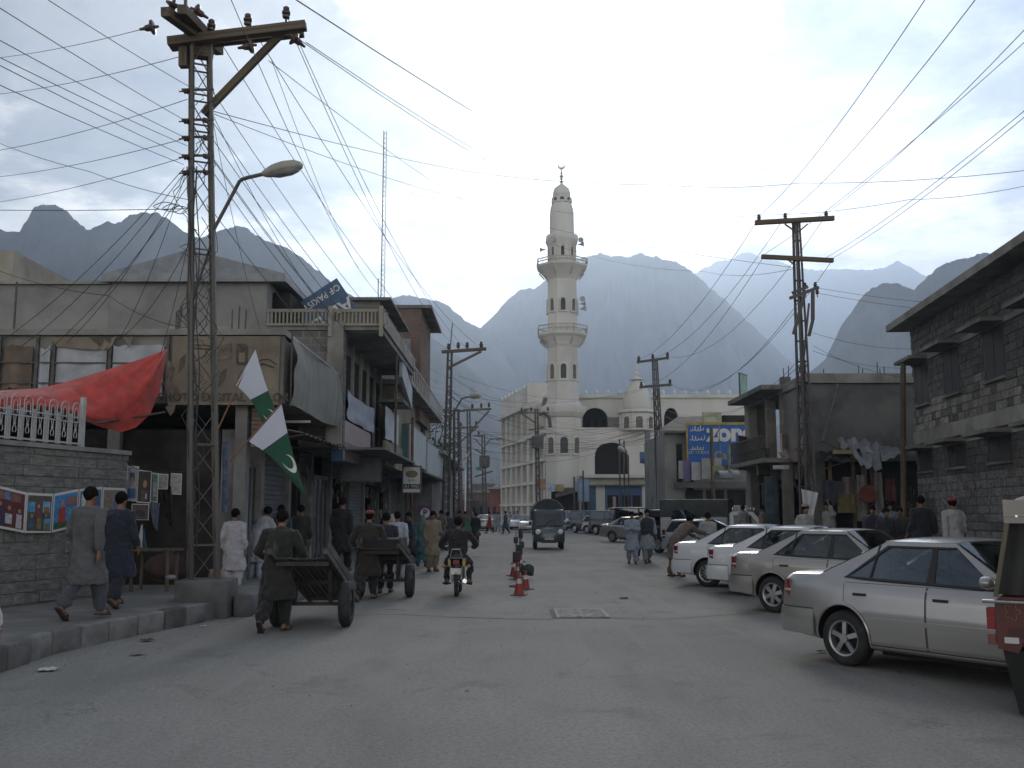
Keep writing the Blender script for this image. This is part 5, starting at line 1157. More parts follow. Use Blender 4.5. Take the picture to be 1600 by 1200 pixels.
lattice('lattice_pole', 'third lattice pole down the row with a raked crossarm', 78, 735, 832, 732, 640, .36, .2, [(724, 641, 768, 639, .16, M_wood, 'crossarm'), (733, 676, 764, 642, .13, M_wood, 'arm_brace')], [(738, 638, 2.0), (752, 637, 2.0), (764, 636, 2.0)], nr=18)
lattice('lattice_pole', 'shorter far lattice pole with a drooping brace', 92, 720, 827, 718, 668, .36, .2, [(711, 669, 748, 667, .16, M_wood, 'crossarm'), (720, 690, 744, 669, .13, M_wood, 'arm_brace')], [(720, 666, 2.0), (744, 664, 2.0)], nr=14)
tr = lattice('transformer_pole', 'far pole with a round dark transformer halfway up', 98, 758, 826, 755, 680, .36, .25, [(740, 681, 757, 680, .14, M_steeld, 'crossarm'), (742, 702, 764, 715, .12, M_steeld, 'bracket'), (742, 686, 755, 700, .1, M_steeld, 'arm_brace'), (742, 745, 770, 736, .14, M_wood, 'crossarm')], [(748, 679, 2.0)], nr=14)
p = at(757, 720, 97.4) - tr.location; new().lathe([(.2, -.7), (.5, -.6), (.55, 0), (.5, .5), (.2, .6)], 14, p).build('transformer', M_steeld, tr, smooth=True)
mp = lattice('transformer_pole', 'utility pole with lamp and transformer before the windowed side wing', 84, 842, 830, 838, 640, .3, .22, [(812, 645, 858, 645, .1, M_steeld, 'crossarm'), (812, 644, 838, 662, .12, M_steeld, 'arm_brace'), (826, 672, 850, 668, .1, M_steeld, 'bracket')], [(815, 643, 1.8), (830, 642, 1.8), (856, 642, 1.8)], nr=14)
p = at(840, 691, 83.4) - mp.location; new().lathe([(.1, -.55), (.5, -.5), (.5, .5), (.1, .6)], 14, p).build('transformer', M_steeld, mp, smooth=True)
new().tube([at(x, y, 83.2) - mp.location for x, y in ((842, 648), (850, 645), (858, 652), (860, 668))], .16, 8).build('lamp_arm', M_steeld, mp, smooth=True)
street_lamp(at(703, 655, 51.6), at(722, 622, 51.3), at(752, 617, 51), 'street_lamp', 'street lamp on the pole beside the long pale signs', 1.3)
street_lamp(at(756, 700, 97.6), at(766, 686, 97.4), at(784, 684, 97), 'street_lamp', 'far street lamp reaching towards the mosque side wing', 1.6)
street_lamp(at(982, 810, 76), at(982, 712, 75.6), at(966, 698, 75.4), 'street_lamp', 'street lamp in front of the big mosque arch', 1.6)
for px_, y0, lab in ((969, 686, 'thin pipe standing before the mosque front, taller of a pair'), (976, 688, 'thin pipe standing before the mosque front, right of its twin'), (898, 745, 'thin pole at the corner of the mosque front'), (912, 735, 'thin flag pole near the tall poster board')):
    tag(new().tube([at(px_, 820, 84) * 1, at(px_ - 1, y0, 84)], .07, 6).build('thin_pole', M_steeld), lab, 'pole')
tag(new().tube([at(727, 824, 90), at(727, 735, 90)], .06, 6).build('thin_pole', M_white), 'thin white pole at the far end of the west row', 'pole')
tag(new().tube([(at(1041, 0, 56).x, 56, 0), (at(1038, 0, 56).x, 56, 6.3)], .07, 8).build('thin_pole', M_wood), 'thin brown pole at the corner of the billboard building', 'pole')

# ------------------------------------------------------------------ overhead wires
WC = {}; WB = {'cables rising left from the near pole': 'top', 'cables running left from the near pole': 'top', 'service cables down to the photo shop': 'left', 'cables towards the minaret': 'top', 'line wires between the near pole and the next': 'left', 'low cables along the west shops': 'top', 'line wires over the parked cars': 'left', 'second tier wires over the parked cars': 'left', 'line wires between the eastern poles': 'top', 'cables to the block building': 'top', 'service cables on the east side': 'top', 'steep cables to the rooftops': 'left'}
SL = {'cables rising left from the near pole': 'cable rising leftwards from the near pole', 'cables running left from the near pole': 'cable running level from near pole to left edge', 'service cables down to the photo shop': 'cable drooping from the near pole to the photo shop', 'cables towards the minaret': 'long cable from the near crossarm towards the minaret', 'line wires between the near pole and the next': 'line wire from near crossarm to the next pole', 'low cables along the west shops': 'low cable sagging along the western shop fronts', 'line wires over the parked cars': 'wire climbing from the upper crossarm among the cars', 'second tier wires over the parked cars': 'wire climbing from the lower crossarm among the cars', 'line wires between the eastern poles': 'sagging wire between the two eastern crossarm poles', 'cables to the block building': 'thin cable from eastern pole to the block building', 'service cables on the east side': 'cable looping from the eastern pole to far roofs', 'steep cables to the rooftops': 'steep cable from the near pole to the rooftops'}
def wire(pts, sag=.3, r=.011, label='', group='', n=14):
    """hangs between supports given as (px, py, Y)"""
    P_ = [at(*p) if len(p) == 3 else Vector(p[0]) for p in pts]; out = []
    for a, c in zip(P_, P_[1:]):
        for k in range(n):
            f = k / n; q = a.lerp(c, f); q.z -= sag * 4 * f * (1 - f); out.append(q)
    out.append(P_[-1]); b = new(); b.tube(out, r * .6, 4, False)
    if group in WB: k = WC[group] = WC.get(group, -1) + 1; label = '%s, %s from the %s' % (SL[group], ('first', 'second', 'third', 'fourth', 'fifth', 'sixth', 'seventh', 'eighth')[k], WB[group])
    c0 = out[0]; b.v = [(v[0] - c0.x, v[1] - c0.y, v[2] - c0.z) for v in b.v]
    o = b.build('power_cable', M_w, None, smooth=True); o.location = c0; return tag(o, label, 'cable', group)
PYf = PY - .1
# to the left, off the near pole
for a, c, d in (((60, -10, 11), (295, 135, PYf), .0), ((-20, 0, 9), (287, 187, PYf), .1), ((-20, 52, 9), (287, 214, PYf), .1), ((-20, 80, 9.2), (293, 228, PYf), .1), ((-20, 92, 9.4), (287, 243, PYf), .1), ((-20, 124, 9.6), (287, 257, PYf), .1)):
    wire([a, c], .02, .009, 'one of the parallel cables rising from the near pole insulators towards the upper left', 'cables rising left from the near pole')
for a, c, g in (((-20, 92, 24), (232, 43, PYf), .08), ((-20, 149, 24), (290, 86, PYf), .1), ((-20, 238, 24), (293, 155, PYf), .1), ((-20, 278, 26), (287, 217, PYf), .1), ((-20, 318, 26), (287, 246, PYf), .1)):
    wire([a, c], g, .010, 'one of the cables dropping gently from the near pole to the left edge', 'cables running left from the near pole')
wire([(-20, 328, 20), (295, 326, PYf)], .02, .012, 'level cable crossing before the mountains to the near pole', '')
wire([(-20, 216, 20), (140, 268, 18), (295, 312, PYf)], .05, .011, 'cable sloping down to the tangle on the near pole from the left edge', '')
for a, c in (((-15, 545, 19.8), (288, 262, PYf)), ((35, 540, 19.8), (290, 268, PYf)), ((105, 535, 19.8), (292, 275, PYf)), ((185, 530, 19.8), (300, 372, PYf)), ((188, 528, 20), (293, 262, PYf)), ((238, 590, 19.6), (298, 360, PYf)), ((60, 560, 20), (294, 290, PYf))):
    wire([a, c], .25, .010, 'service cable drooping from the near pole down to the photo shop roof', 'service cables down to the photo shop')
wire([(-20, 416, 22), (170, 462, 19), (290, 512, PYf)], .1, .014, 'thick cable falling across the grey wall to the near pole', '')
# up the street from the near pole
P3 = 51.9
for a, c, g in (((462, 58, PY - .2), (878, 278, 100), 1.2), ((478, 66, PY), (870, 272, 100), 1.0)):
    wire([a, c], g, .013, 'one of two long cables from the near crossarm towards the minaret', 'cables towards the minaret')
wire([(440, -15, 10), (876, 240, 60)], .3, .013, 'high cable passing from the top of the view towards the minaret finial', '')
for a, c, g in (((387, 32, PY), (752, 543, P3), .8), ((447, 22, PY), (730, 544, P3), .9), ((330, 42, PY), (701, 546, P3), .9), ((461, 62, PY), (716, 544, P3), .9)):
    wire([a, c], g, .012, 'line wire from the near crossarm down to the next pole crossarm', 'line wires between the near pole and the next')
for a, c, g in (((330, 187, PY), (700, 600, P3), 1.1), ((330, 214, PY), (700, 608, P3), 1.2), ((330, 243, PY), (701, 616, P3), 1.3), ((332, 268, PY), (701, 626, P3), 1.4), ((330, 140, PY), (700, 590, P3), .9), ((332, 330, PY), (690, 640, P3), 1.4), ((333, 250, PY), (640, 600, 34), .5)):
    wire([a, c], g, .011, 'low voltage cable sagging along the shop fronts between the lattice poles', 'low cables along the west shops')
for a, c, g in (((355, -15, 12), (602, 470, 36), .6), ((423, 90, PY), (560, 420, 34), .3), ((330, 175, PY), (420, 560, 25), .3), ((332, 178, PY), (520, 500, 25.5), .3)):
    wire([a, c], g, .010, 'steep cable dropping from high on the near pole to the rooftops', 'steep cables to the rooftops')
wire([(334, 174, PY), (760, 272, 40), (1040, 289, 36), (1250, 286, 30), (1640, 262, 24)], .12, .013, 'long cable crossing the whole street from the near pole, upper of two', '')
wire([(334, 178, PY), (760, 318, 40)], .2, .011, 'cable from the near pole ending above the street centre', '')
wire([(868, 330, 40), (1000, 336, 36), (1190, 336, 30), (1420, 312, 25), (1640, 282, 22)], .1, .012, 'long cable crossing the street by the straight crossarms, lower of two', '')
wire([(420, 95, PY), (760, 330, 60), (1240, 418, 28.4)], .3, .011, 'cable swinging across the street to the pole among the cars', '')
wire([(640, 300, 50), (925, 400, 60), (1100, 424, 45), (1240, 420, 28.4)], .2, .012, 'thin cable crossing in front of the big mountain', '')
# right hand pole
RY = 28.3
for a, c, g in (((1455, -15, 12), (1186, 338, RY), .25), ((1535, -15, 12), (1227, 336, RY), .25), ((1640, 5, 13), (1291, 333, RY), .2)):
    wire([a, c], g, .011, 'line wire climbing from the top crossarm of the pole among the cars', 'line wires over the parked cars')
for a, c, g in (((1640, 30, 14), (1192, 399, RY), .2), ((1640, 140, 14), (1290, 403, RY), .15), ((1640, 150, 14), (1300, 404, RY), .15)):
    wire([a, c], g, .010, 'line wire climbing from the second crossarm of the pole among the cars', 'second tier wires over the parked cars')
for a, c, g in (((1186, 340, RY), (998, 562, 54.8), .7), ((1227, 338, RY), (1020, 560, 54.8), .8), ((1291, 336, RY), (1043, 557, 54.8), 1.3), ((1192, 403, RY), (1002, 603, 54.8), .9), ((1300, 407, RY), (1047, 599, 54.8), 1.6), ((1262, 452, RY), (1047, 600, 54.8), 1.4)):
    wire([a, c], g, .013, 'sagging line wire between the straight crossarms and the slim pole', 'line wires between the eastern poles')
for a, c in (((1278, 450, RY), (1640, 480, 26)), ((1278, 458, RY), (1640, 495, 26)), ((1270, 520, RY), (1440, 545, 30)), ((1270, 540, RY), (1412, 590, 29)), ((1270, 548, RY), (1420, 575, 30))):
    wire([a, c], .15, .010, 'thin cable running from the eastern pole towards the block building', 'cables to the block building')
for a, c, g in (((1250, 560, RY), (1160, 620, 43), .3), ((1250, 570, RY), (1100, 650, 52), .5), ((1252, 590, RY), (1040, 640, 55), .7), ((1252, 600, RY), (1040, 650, 55), .9)):
    wire([a, c], g, .011, 'service cable looping from the eastern pole to the far roofs', 'service cables on the east side')
# far tangle across the street
fr = random.Random(5)
for i in range(20):
    y0 = fr.uniform(585, 700); y1 = y0 + fr.uniform(-35, 35)
    x0_ = fr.choice((700, 701, 716, 734)); Y0 = {700: 51.9, 701: 51.9, 716: 55, 734: 78}[x0_]
    x1_, Y1 = fr.choice(((1025, 54.8), (1030, 54.8), (840, 84), (1010, 72), (862, 99)))
    wire([(x0_, y0, Y0), (x1_, min(720, max(600, y1)), Y1)], fr.uniform(.3, 1.6), .016, 'one of the tangled cables strung across the street before the mosque', 'tangled cables before the mosque')
for i in range(8):
    y0 = fr.uniform(600, 690); wire([(700, y0, 51.9), (fr.choice((733, 719, 756)), y0 + fr.uniform(5, 30), fr.choice((78, 92, 98)))], .6, .016, 'cable slung between the far lattice poles of the west row', 'cables between the far western poles')
for i in range(7):
    y0 = fr.uniform(640, 690); wire([(839, y0, 83.5), (fr.choice((985, 1005, 1026)), y0 + fr.uniform(-15, 30), fr.choice((72, 75)))], .9, .014, 'pale-lit cable fanning out from the transformer pole at the mosque', 'cables fanning from the mosque transformer pole')
# ------------------------------------------------------------------ vehicles
def paint(name, c, metal=.55, rough=.28):
    m = mat(name, c, rough, metal=metal, var=.04, scale=1.2, coat=.8, dirt=tuple(x * .72 for x in c) + (.35,), dscale=1.1); return m
M_glass = bpy.data.materials.new('car_glass'); M_glass.use_nodes = True; t = NT(M_glass.node_tree); M_glass.node_tree.nodes.remove(M_glass.node_tree.nodes['Principled BSDF'])
tr_ = t.n('ShaderNodeBsdfTransparent'); tr_.inputs[0].default_value = (.52, .56, .56, 1); gl_ = t.n('ShaderNodeBsdfGlossy'); gl_.inputs['Roughness'].default_value = .03; gl_.inputs[0].default_value = (.9, .95, 1, 1)
fr_ = t.n('ShaderNodeFresnel'); fr_.inputs[0].default_value = 1.55; mx_s = t.n('ShaderNodeMixShader'); t.put(mx_s.inputs[0], t.m('ADD', t.m('MULTIPLY', fr_, 1.0), .03)); t.put(mx_s.inputs[1], tr_); t.put(mx_s.inputs[2], gl_)
M_glass.node_tree.links.new(mx_s.outputs[0], M_glass.node_tree.nodes['Material Output'].inputs[0])
M_trim = mat('black_trim', (.02, .02, .022), .5, var=.1); M_chrome = mat('chrome', (.65, .65, .66), .18, metal=1.0, var=.03)
M_alloy = mat('alloy_wheel', (.42, .43, .44), .35, metal=.8, var=.08); M_seat = mat('seat_fabric', (.035, .036, .04), .9)
M_tail = mat('tail_light_red', (.22, .012, .014), .2, var=.1, coat=.8); M_clear = mat('clear_lens', (.55, .55, .55), .15, var=.05, coat=.8); M_plate = mat('number_plate', (.55, .55, .50), .5)
M_tyre = mat('tyre_rubber', (.022, .022, .022), .8, var=.3, scale=6, dirt=(.07, .065, .06, .6), dscale=3)
def interp(pts, x):
    n = len(pts)
    if x <= pts[0][0]: return pts[0][1]
    for i in range(n - 1):
        a, c = pts[i], pts[i + 1]
        if x <= c[0]:
            h = c[0] - a[0]; f = (x - a[0]) / h; sl_ = lambda j: (pts[j + 1][1] - pts[j][1]) / (pts[j + 1][0] - pts[j][0]); s0 = sl_(i)
            def tn(p, q): return 0 if p * q <= 0 else 2 * p * q / (p + q)
            m0 = tn(sl_(i - 1), s0) if i else s0; m1 = tn(s0, sl_(i + 1)) if i < n - 2 else s0
            return (2 * f ** 3 - 3 * f * f + 1) * a[1] + (f ** 3 - 2 * f * f + f) * h * m0 + (3 * f * f - 2 * f ** 3) * c[1] + (f ** 3 - f * f) * h * m1
    return pts[-1][1]
def tyre_mesh(R=.305, w=.19, rim=.19):
    prof = [(rim, -w / 2 + .02), (rim + .01, -w / 2), (R - .04, -w / 2 - .004), (R - .008, -w / 2 + .02), (R, -w * .2), (R, w * .2), (R - .008, w / 2 - .02), (R - .04, w / 2 + .004), (rim + .01, w / 2), (rim, w / 2 - .02)]
    b = new().lathe(prof, 36, ax='y', cap=False); return b.mesh('tyre', M_tyre, True, 50)
def rim_mesh(kind, rim=.19, w=.19, R=.305):
    b = new(); s = -1                                  # outer face looks to -y
    b.lathe([(rim + .012, -w / 2 - .002), (rim - .008, -w / 2 + .006), (rim - .02, -w / 2 + .05), (rim - .02, w / 2)], 32, ax='y', cap=False)
    n = {'five': 5, 'star': 6, 'multi': 12, 'steel': 0}[kind]
    if n:
        for k in range(n):
            a = 2 * pi * k / n + .3; d = Vector((cos(a), 0, sin(a))); q = Vector((-sin(a), 0, cos(a))); w0, w1 = {5: (.024, .034), 6: (.03, .045), 12: (.012, .016)}[n]
            y = -w / 2 + .012; b.prism([d * .03 - q * w0 + Vector((0, y, 0)), d * .03 + q * w0 + Vector((0, y, 0)), d * (rim - .005) + q * w1 * .8 + Vector((0, y + .01, 0)), d * (rim - .005) - q * w1 * .8 + Vector((0, y + .01, 0))], (0, .03, 0))
        b.lathe([(.05, -w / 2 - .002), (.052, -w / 2 + .03)], 16, ax='y')
    else: b.lathe([(.05, -w / 2 - .004), (.09, -w / 2 + .0), (.12, -w / 2 + .012), (rim - .01, -w / 2 + .02)], 24, ax='y')
    return b.mesh('rim', M_alloy, True, 35)
_tm = {}
def wheel(par, x, y, kind, R=.305, w=.19, rim=.19, out=-1, name='wheel', turn=0.0):
    key = (kind, R, w, rim)
    if key not in _tm:
        hub = new().lathe([(rim - .022, -.02), (rim - .022, .0)], 24, ax='y').mesh('hub', M_black, True)
        _tm[key] = (tyre_mesh(R, w, rim), rim_mesh(kind, rim, w, R), hub)
    tm, rm_, hub = _tm[key]; o = link(name, tm, par, (x, y, R), (0, 0, (0 if out < 0 else pi) + turn))
    link('rim', rm_, o); link('brake_disc', hub, o); return o
CARS = {
 'sedan': dict(wb=2.465, ro=.95, fo=.86, H=1.42, deck=[(-.97, .80), (-.9, .93), (-.8, .985), (-.3, 1.0), (.3, .96), (1.9, .93), (2.3, .91), (2.9, .83), (3.2, .70), (3.33, .55)], hw=[(-.97, .62), (-.9, .74), (-.7, .80), (-.3, .835), (.6, .85), (2.2, .845), (2.9, .78), (3.2, .66), (3.33, .5)],
     zb=[(-.97, .40), (-.85, .30), (-.3, .24), (.3, .20), (2.2, .20), (2.9, .24), (3.33, .34)], gr=(-.36, .44, 1.30, 2.06), win=[(.02, .50, 1.05, 1.02), (1.11, 1.08, 1.30, 1.80)], wr=.60, wb0=.765, lid=True),
 'hatch': dict(wb=2.33, ro=.62, fo=.75, H=1.42, deck=[(-.64, .74), (-.6, .90), (-.5, .95), (.3, .94), (1.75, .92), (2.2, .90), (2.7, .80), (3.0, .62), (3.08, .5)], hw=[(-.64, .62), (-.58, .73), (-.4, .78), (.5, .80), (2.0, .79), (2.7, .72), (3.0, .6), (3.08, .5)],
     zb=[(-.64, .38), (-.5, .28), (0, .22), (2.2, .2), (3.08, .32)], gr=(-.58, -.30, 1.15, 1.95), win=[(-.40, -.20, .9, .88), (.96, .94, 1.15, 1.68)], wr=.58, wb0=.73, lid=False),
 'suv': dict(wb=2.6, ro=.85, fo=.8, H=1.80, deck=[(-.9, .95), (-.86, 1.08), (-.7, 1.14), (.3, 1.13), (1.9, 1.12), (2.3, 1.10), (3.0, 1.04), (3.3, .9), (3.4, .7)], hw=[(-.9, .74), (-.84, .82), (-.5, .85), (.5, .87), (2.4, .86), (3.1, .8), (3.35, .7), (3.4, .6)],
     zb=[(-.9, .50), (-.6, .36), (0, .32), (2.5, .32), (3.4, .45)], gr=(-.84, -.70, 1.25, 2.0), win=[(-.72, -.62, .9, .88), (.96, .94, 1.25, 1.76)], wr=.70, wb0=.80, lid=False),
 'van': dict(wb=2.6, ro=1.05, fo=.75, H=2.0, deck=[(-1.1, 1.0), (-1.06, 1.15), (-.9, 1.18), (.3, 1.17), (2.2, 1.12), (2.6, 1.02), (3.1, .95), (3.3, .8), (3.36, .6)], hw=[(-1.1, .76), (-1.04, .82), (-.6, .845), (.5, .85), (2.6, .83), (3.1, .76), (3.36, .6)],
     zb=[(-1.1, .42), (-.8, .3), (0, .28), (2.5, .26), (3.36, .36)], gr=(-1.08, -1.0, 1.85, 2.62), win=[(-.95, -.88, .75, .74), (.85, .84, 1.85, 2.4)], wr=.72, wb0=.80, lid=False)}
def make_car(kind, pm, rimk, name='car'):
    c = CARS[kind]; wb = c['wb']; x0, x1 = -c['ro'] - .02, wb + c['fo']; R = .305 if kind != 'suv' else .35
    t = empty(name)
    def sect(x):
        hw = interp(c['hw'], x); zt = interp(c['deck'], x); zb = interp(c['zb'], x); h = zt - zb
        return [(hw - .14, zb), (hw - .05, zb + .03), (hw - .012, zb + .10), (hw, zb + h * .34), (hw + .004, zb + h * .55), (hw - .012, zt - .16), (hw - .035, zt - .07), (hw - .075, zt - .015), (hw - .16, zt + .008), (0, zt + .035)]
    def side_y(x, z):
        s = sect(x)
        for a, d in zip(s[:-1], s[1:]):
            if a[1] <= z <= d[1]: return a[0] + (d[0] - a[0]) * (z - a[1]) / max(1e-6, d[1] - a[1])
        return s[0][0] if z < s[0][1] else s[-2][0]
    xs = sorted(set([x0 + (x1 - x0) * i / 44 for i in range(45)] + [x0 + .03, x0 + .07, x1 - .03]))
    rings = []
    for x in xs:
        s = sect(x); rings.append([(x, -y, z) for y, z in s] + [(x, y, z) for y, z in reversed(s[:-1])])
    b = new().loft(rings)
    me = b.mesh('body', pm); o = bpy.data.objects.new('tmp', me); COL.objects.link(o)
    cut = new()
    for xw in (0, wb):
        for s_ in (-1, 1): cut.lathe([(R + .045, s_ * .56), (R + .045, s_ * 1.1)], 28, (xw, 0, R + .015), ax='y')
    cm = cut.mesh('cut', M_black); co = bpy.data.objects.new('cut', cm); COL.objects.link(co)
    md = o.modifiers.new('arches', 'BOOLEAN'); md.operation = 'DIFFERENCE'; md.object = co; md.solver = 'EXACT'
    dg = bpy.context.evaluated_depsgraph_get(); dg.update(); bm_ = bpy.data.meshes.new_from_object(o.evaluated_get(dg)); bpy.data.objects.remove(o); bpy.data.objects.remove(co)
    bm_.name = 'body'; bm_.materials.clear(); bm_.materials.append(pm); bm_.materials.append(M_black); bm_.polygons.foreach_set('use_smooth', [True] * len(bm_.polygons))
    for p in bm_.polygons:
        cc = p.center
        for xw in (0, wb):
            if hypot(cc.x - xw, cc.z - R - .015) < R + .044 and abs(cc.y) < .84: p.material_index = 1
            if abs(cc.y) < .565 and hypot(cc.x - xw, cc.z - R) < R + .06 and abs(p.normal.y) > .9: p.material_index = 1
    bm_.set_sharp_from_angle(angle=radians(38)); link('body', bm_, t)
    # greenhouse
    gr = c['gr']; zb_ = interp(c['deck'], 1.0) + .0; H = c['H']; zr = H - .045; w0, w1 = c['wb0'], c['wr']
    def gy(z): f = (z - zb_) / (zr - zb_); return w0 + (w1 - w0) * f - .0 + .025 * sin(pi * min(1, max(0, f)))
    def gz(x): return interp(c['deck'], x) - .005
    def gpoly(b, pts, s_, off, th=.02):
        A_ = [(x, s_ * (gy(z) + off), z) for x, z in pts]; B_ = [(x, s_ * (gy(z) + off - th), z) for x, z in pts]; n = len(pts)
        b.add(A_ + B_, [tuple(range(n)), tuple(range(2 * n - 1, n - 1, -1))] + [(i, (i + 1) % n, n + (i + 1) % n, n + i) for i in range(n)])
    wr_, wf_ = c['win']; zt_ = zr - .045
    for s_ in (-1, 1):
        b = new(); bl = gz(.2) - .02
        gpoly(b, [(gr[0], gz(gr[0]) - .02), (wr_[0] - .02, bl), (wr_[1], zt_), (gr[1] + .04, zr)], s_, 0)
        gpoly(b, [(gr[1] + .03, zr), (wr_[1] - .01, zt_), (wf_[2] + .01, zt_), (gr[2] - .02, zr)], s_, 0)
        gpoly(b, [(gr[2] - .03, zr), (wf_[2], zt_), (wf_[3] + .03, gz(1.8) - .02), (gr[3], gz(gr[3]) - .02)], s_, 0)
        b.build('pillars', pm, t, smooth=True, angle=50)
    b = new()
    for s_ in (-1, 1):
        gpoly(b, [(wr_[3] - .005, gz(1) - .02), (wf_[0] + .005, gz(1) - .02), (wf_[1] + .01, zt_), (wr_[2] - .01, zt_)], s_, .001)
        gpoly(b, [(wr_[0] - .03, gz(.2) + .0), (wf_[3] + .02, gz(1.8) + .0), (wf_[3] + .0, gz(1.8) + .022), (wr_[0] + .0, gz(.2) + .025)], s_, .008)
        if kind == 'sedan': gpoly(b, [(wr_[0] + .30, gz(.2)), (wr_[0] + .325, gz(.2)), (wr_[0] + .385, zt_), (wr_[0] + .36, zt_)], s_, .002)
        # thin frame above the glass
        gpoly(b, [(wr_[0] - .03, gz(.2)), (wr_[0] + .0, gz(.2)), (wr_[1] + .02, zt_ - .02), (wf_[2] - .02, zt_ - .02), (wf_[2], zt_), (wr_[1] - .01, zt_)], s_, .003)
    b.build('window_trim', M_trim, t)
    for s_ in (-1, 1):
        b = new(); gpoly(b, [(wr_[0] + .01, gz(.2) - .01), (wr_[3], gz(1) - .01), (wr_[2], zt_ - .005), (wr_[1] + .02, zt_ - .005)], s_, -.006, .004); b.build('side_window', M_glass, t)
        b = new(); gpoly(b, [(wf_[0], gz(1) - .01), (wf_[3], gz(1.8) - .01), (wf_[2] - .01, zt_ - .005), (wf_[1], zt_ - .005)], s_, -.006, .004); b.build('side_window', M_glass, t)
    def roof(u, v):
        e = .03; x = gr[1] + (gr[2] - gr[1]) * u; y = (v * 2 - 1); f = abs(y)
        z = zr + (H - zr) * (1 - f ** 2.6) * (1 - (abs(u - .5) * 2) ** 4 * .55); return (x, y * (gy(zr) + .004), z)
    b = new().grid(roof, 14, 16); o = b.build('roof', pm, t, smooth=True, angle=180); solid(o, .02, -1)
    def scr(xb, xt, ya, yb_, bulge):
        zt0 = gz(xb) + .012
        def f(u, v):
            y = (v * 2 - 1) * (ya * (1 - u) + yb_ * u); k = 1 - (v * 2 - 1) ** 2; zt1 = roof(0 if bulge < 0 else 1, v)[2]
            return (xb + (xt - xb) * u + bulge * k * (1 - u * .6), y, zt0 + (zt1 - .004 - zt0) * u)
        return f
    o = new().grid(scr(gr[0] + .02, gr[1], w0 - .05, gy(zr) - .02, -.10 if kind == 'sedan' else -.04), 8, 10).build('rear_window', M_glass, t, smooth=True, angle=180)
    o = new().grid(scr(gr[3] - .02, gr[2], w0 - .05, gy(zr) - .02, .12), 8, 10).build('windscreen', M_glass, t, smooth=True, angle=180)
    # seats seen through the glass
    for xs_, ys in ((.42, (-.36, .36)), (1.22, (-.36, .36))):
        if kind in ('hatch',) and xs_ < 1: xs_ = .25
        for y in ys:
            zz_ = interp(c['deck'], 1)
            b = new().box(xs_ - .05, xs_ + .05, y - .22, y + .22, zz_ - .3, zz_ + .10); b.box(xs_ - .04, xs_ + .03, y - .11, y + .11, zz_ + .14, zz_ + .30); b.box(xs_ - .01, xs_ + .0, y - .05, y + .05, zz_ + .1, zz_ + .15)
            link('seat', baked(b, [('BEVEL', dict(width=.035, segments=2))], M_seat, 'seat'), t)
    b = new().tube([(1.62 + .02 * sin(a), .36 + .17 * cos(a), interp(c['deck'], 1) + .02 + .17 * sin(a)) for a in [2 * pi * k / 14 for k in range(15)]], .014, 5); b.build('steering_wheel', M_trim, t)
    # doors
    def patch(name, fx0, fx1, z0, z1, s_, off, m, nx=8, nz=8, th=.008):
        def f(u, v): z = z0 + (z1 - z0) * v; x = fx0(z) + (fx1(z) - fx0(z)) * u; return (x, s_ * (side_y(x, z) + off), z)
        o = new().grid(f, nx, nz if nz < 5 else 26).build(name, m, t, smooth=True, angle=60); solid(o, th, -1); return o
    zl, zh = interp(c['zb'], 1) + .075, interp(c['deck'], 1) - .03; Ra = R + .075
    def arch(z, xw=0.0, sgn=1, lim=.0): d = z - R - .015; return xw + sgn * max(lim, sqrt(max(0, Ra * Ra - d * d)))
    xm = wr_[3] + .03
    for s_ in (-1, 1):
        if kind != 'van':
            rl_ = .10 if kind == 'sedan' else .0
            for nm, g0, g1 in (('rear_door', lambda z: max(arch(z), wr_[0] + .02 + rl_ * 0), lambda z: xm - .012), ('front_door', lambda z: xm + .012, lambda z: min(arch(z, wb, -1), wf_[3] + .16))):
                patch('door_gap', lambda z, g0=g0: g0(z) - .010, lambda z, g1=g1: g1(z) + .010, zl - .01, zh + .005, s_, .0012, M_trim, th=.004)
                d_ = patch(nm, g0, g1, zl, zh, s_, .0035, pm)
                hx = (xm - .20) if nm == 'rear_door' else (xm + .14); hx = hx - .16 if nm == 'rear_door' and False else hx
                hx = {'rear_door': wr_[0] + .16, 'front_door': xm + .10}[nm]; hz = zh - .12
                yy = side_y(hx, hz); b = new().box(hx - .01, hx + .15, s_ * (yy + .0), s_ * (yy + .022), hz - .014, hz + .016); b.build('door_handle', M_trim if kind == 'sedan' else pm, d_)
            patch('side_moulding', lambda z: arch(z) + .02, lambda z: arch(z, wb, -1) - .02, zl + .24, zl + .29, s_, .019, pm, 20, 2, .018)
        # wheel arch lips
        for xw in (0, wb):
            b = new(); pts = []
            for k in range(21):
                a = -.12 + (pi + .24) * k / 20; x = xw + (R + .052) * cos(a); z = R + .015 + (R + .052) * sin(a); pts.append((x, s_ * (side_y(x, max(z, interp(c['zb'], x) + .05)) + .0), z))
            b.tube(pts, .014, 5); b.build('arch_lip', pm, t, smooth=True)
        patch('sill', lambda z: Ra - .02, lambda z: wb - Ra + .02, interp(c['zb'], 1) + .01, interp(c['zb'], 1) + .055, s_, .004, pm if kind != 'suv' else M_trim, 16, 2)
        p = new(); p.loft([[(wf_[3] - .06 + dx_, s_ * (gy(gz(1.7)) + .06 + .085 * (1 + r_ * cos(a))), gz(1.7) + .085 + .065 * r_ * sin(a)) for a in [2 * pi * k / 12 for k in range(12)]] for dx_, r_ in ((0, .9), (.03, 1.0), (.08, .9), (.12, .5))]); p.build('wing_mirror', pm, t, smooth=True, angle=60)
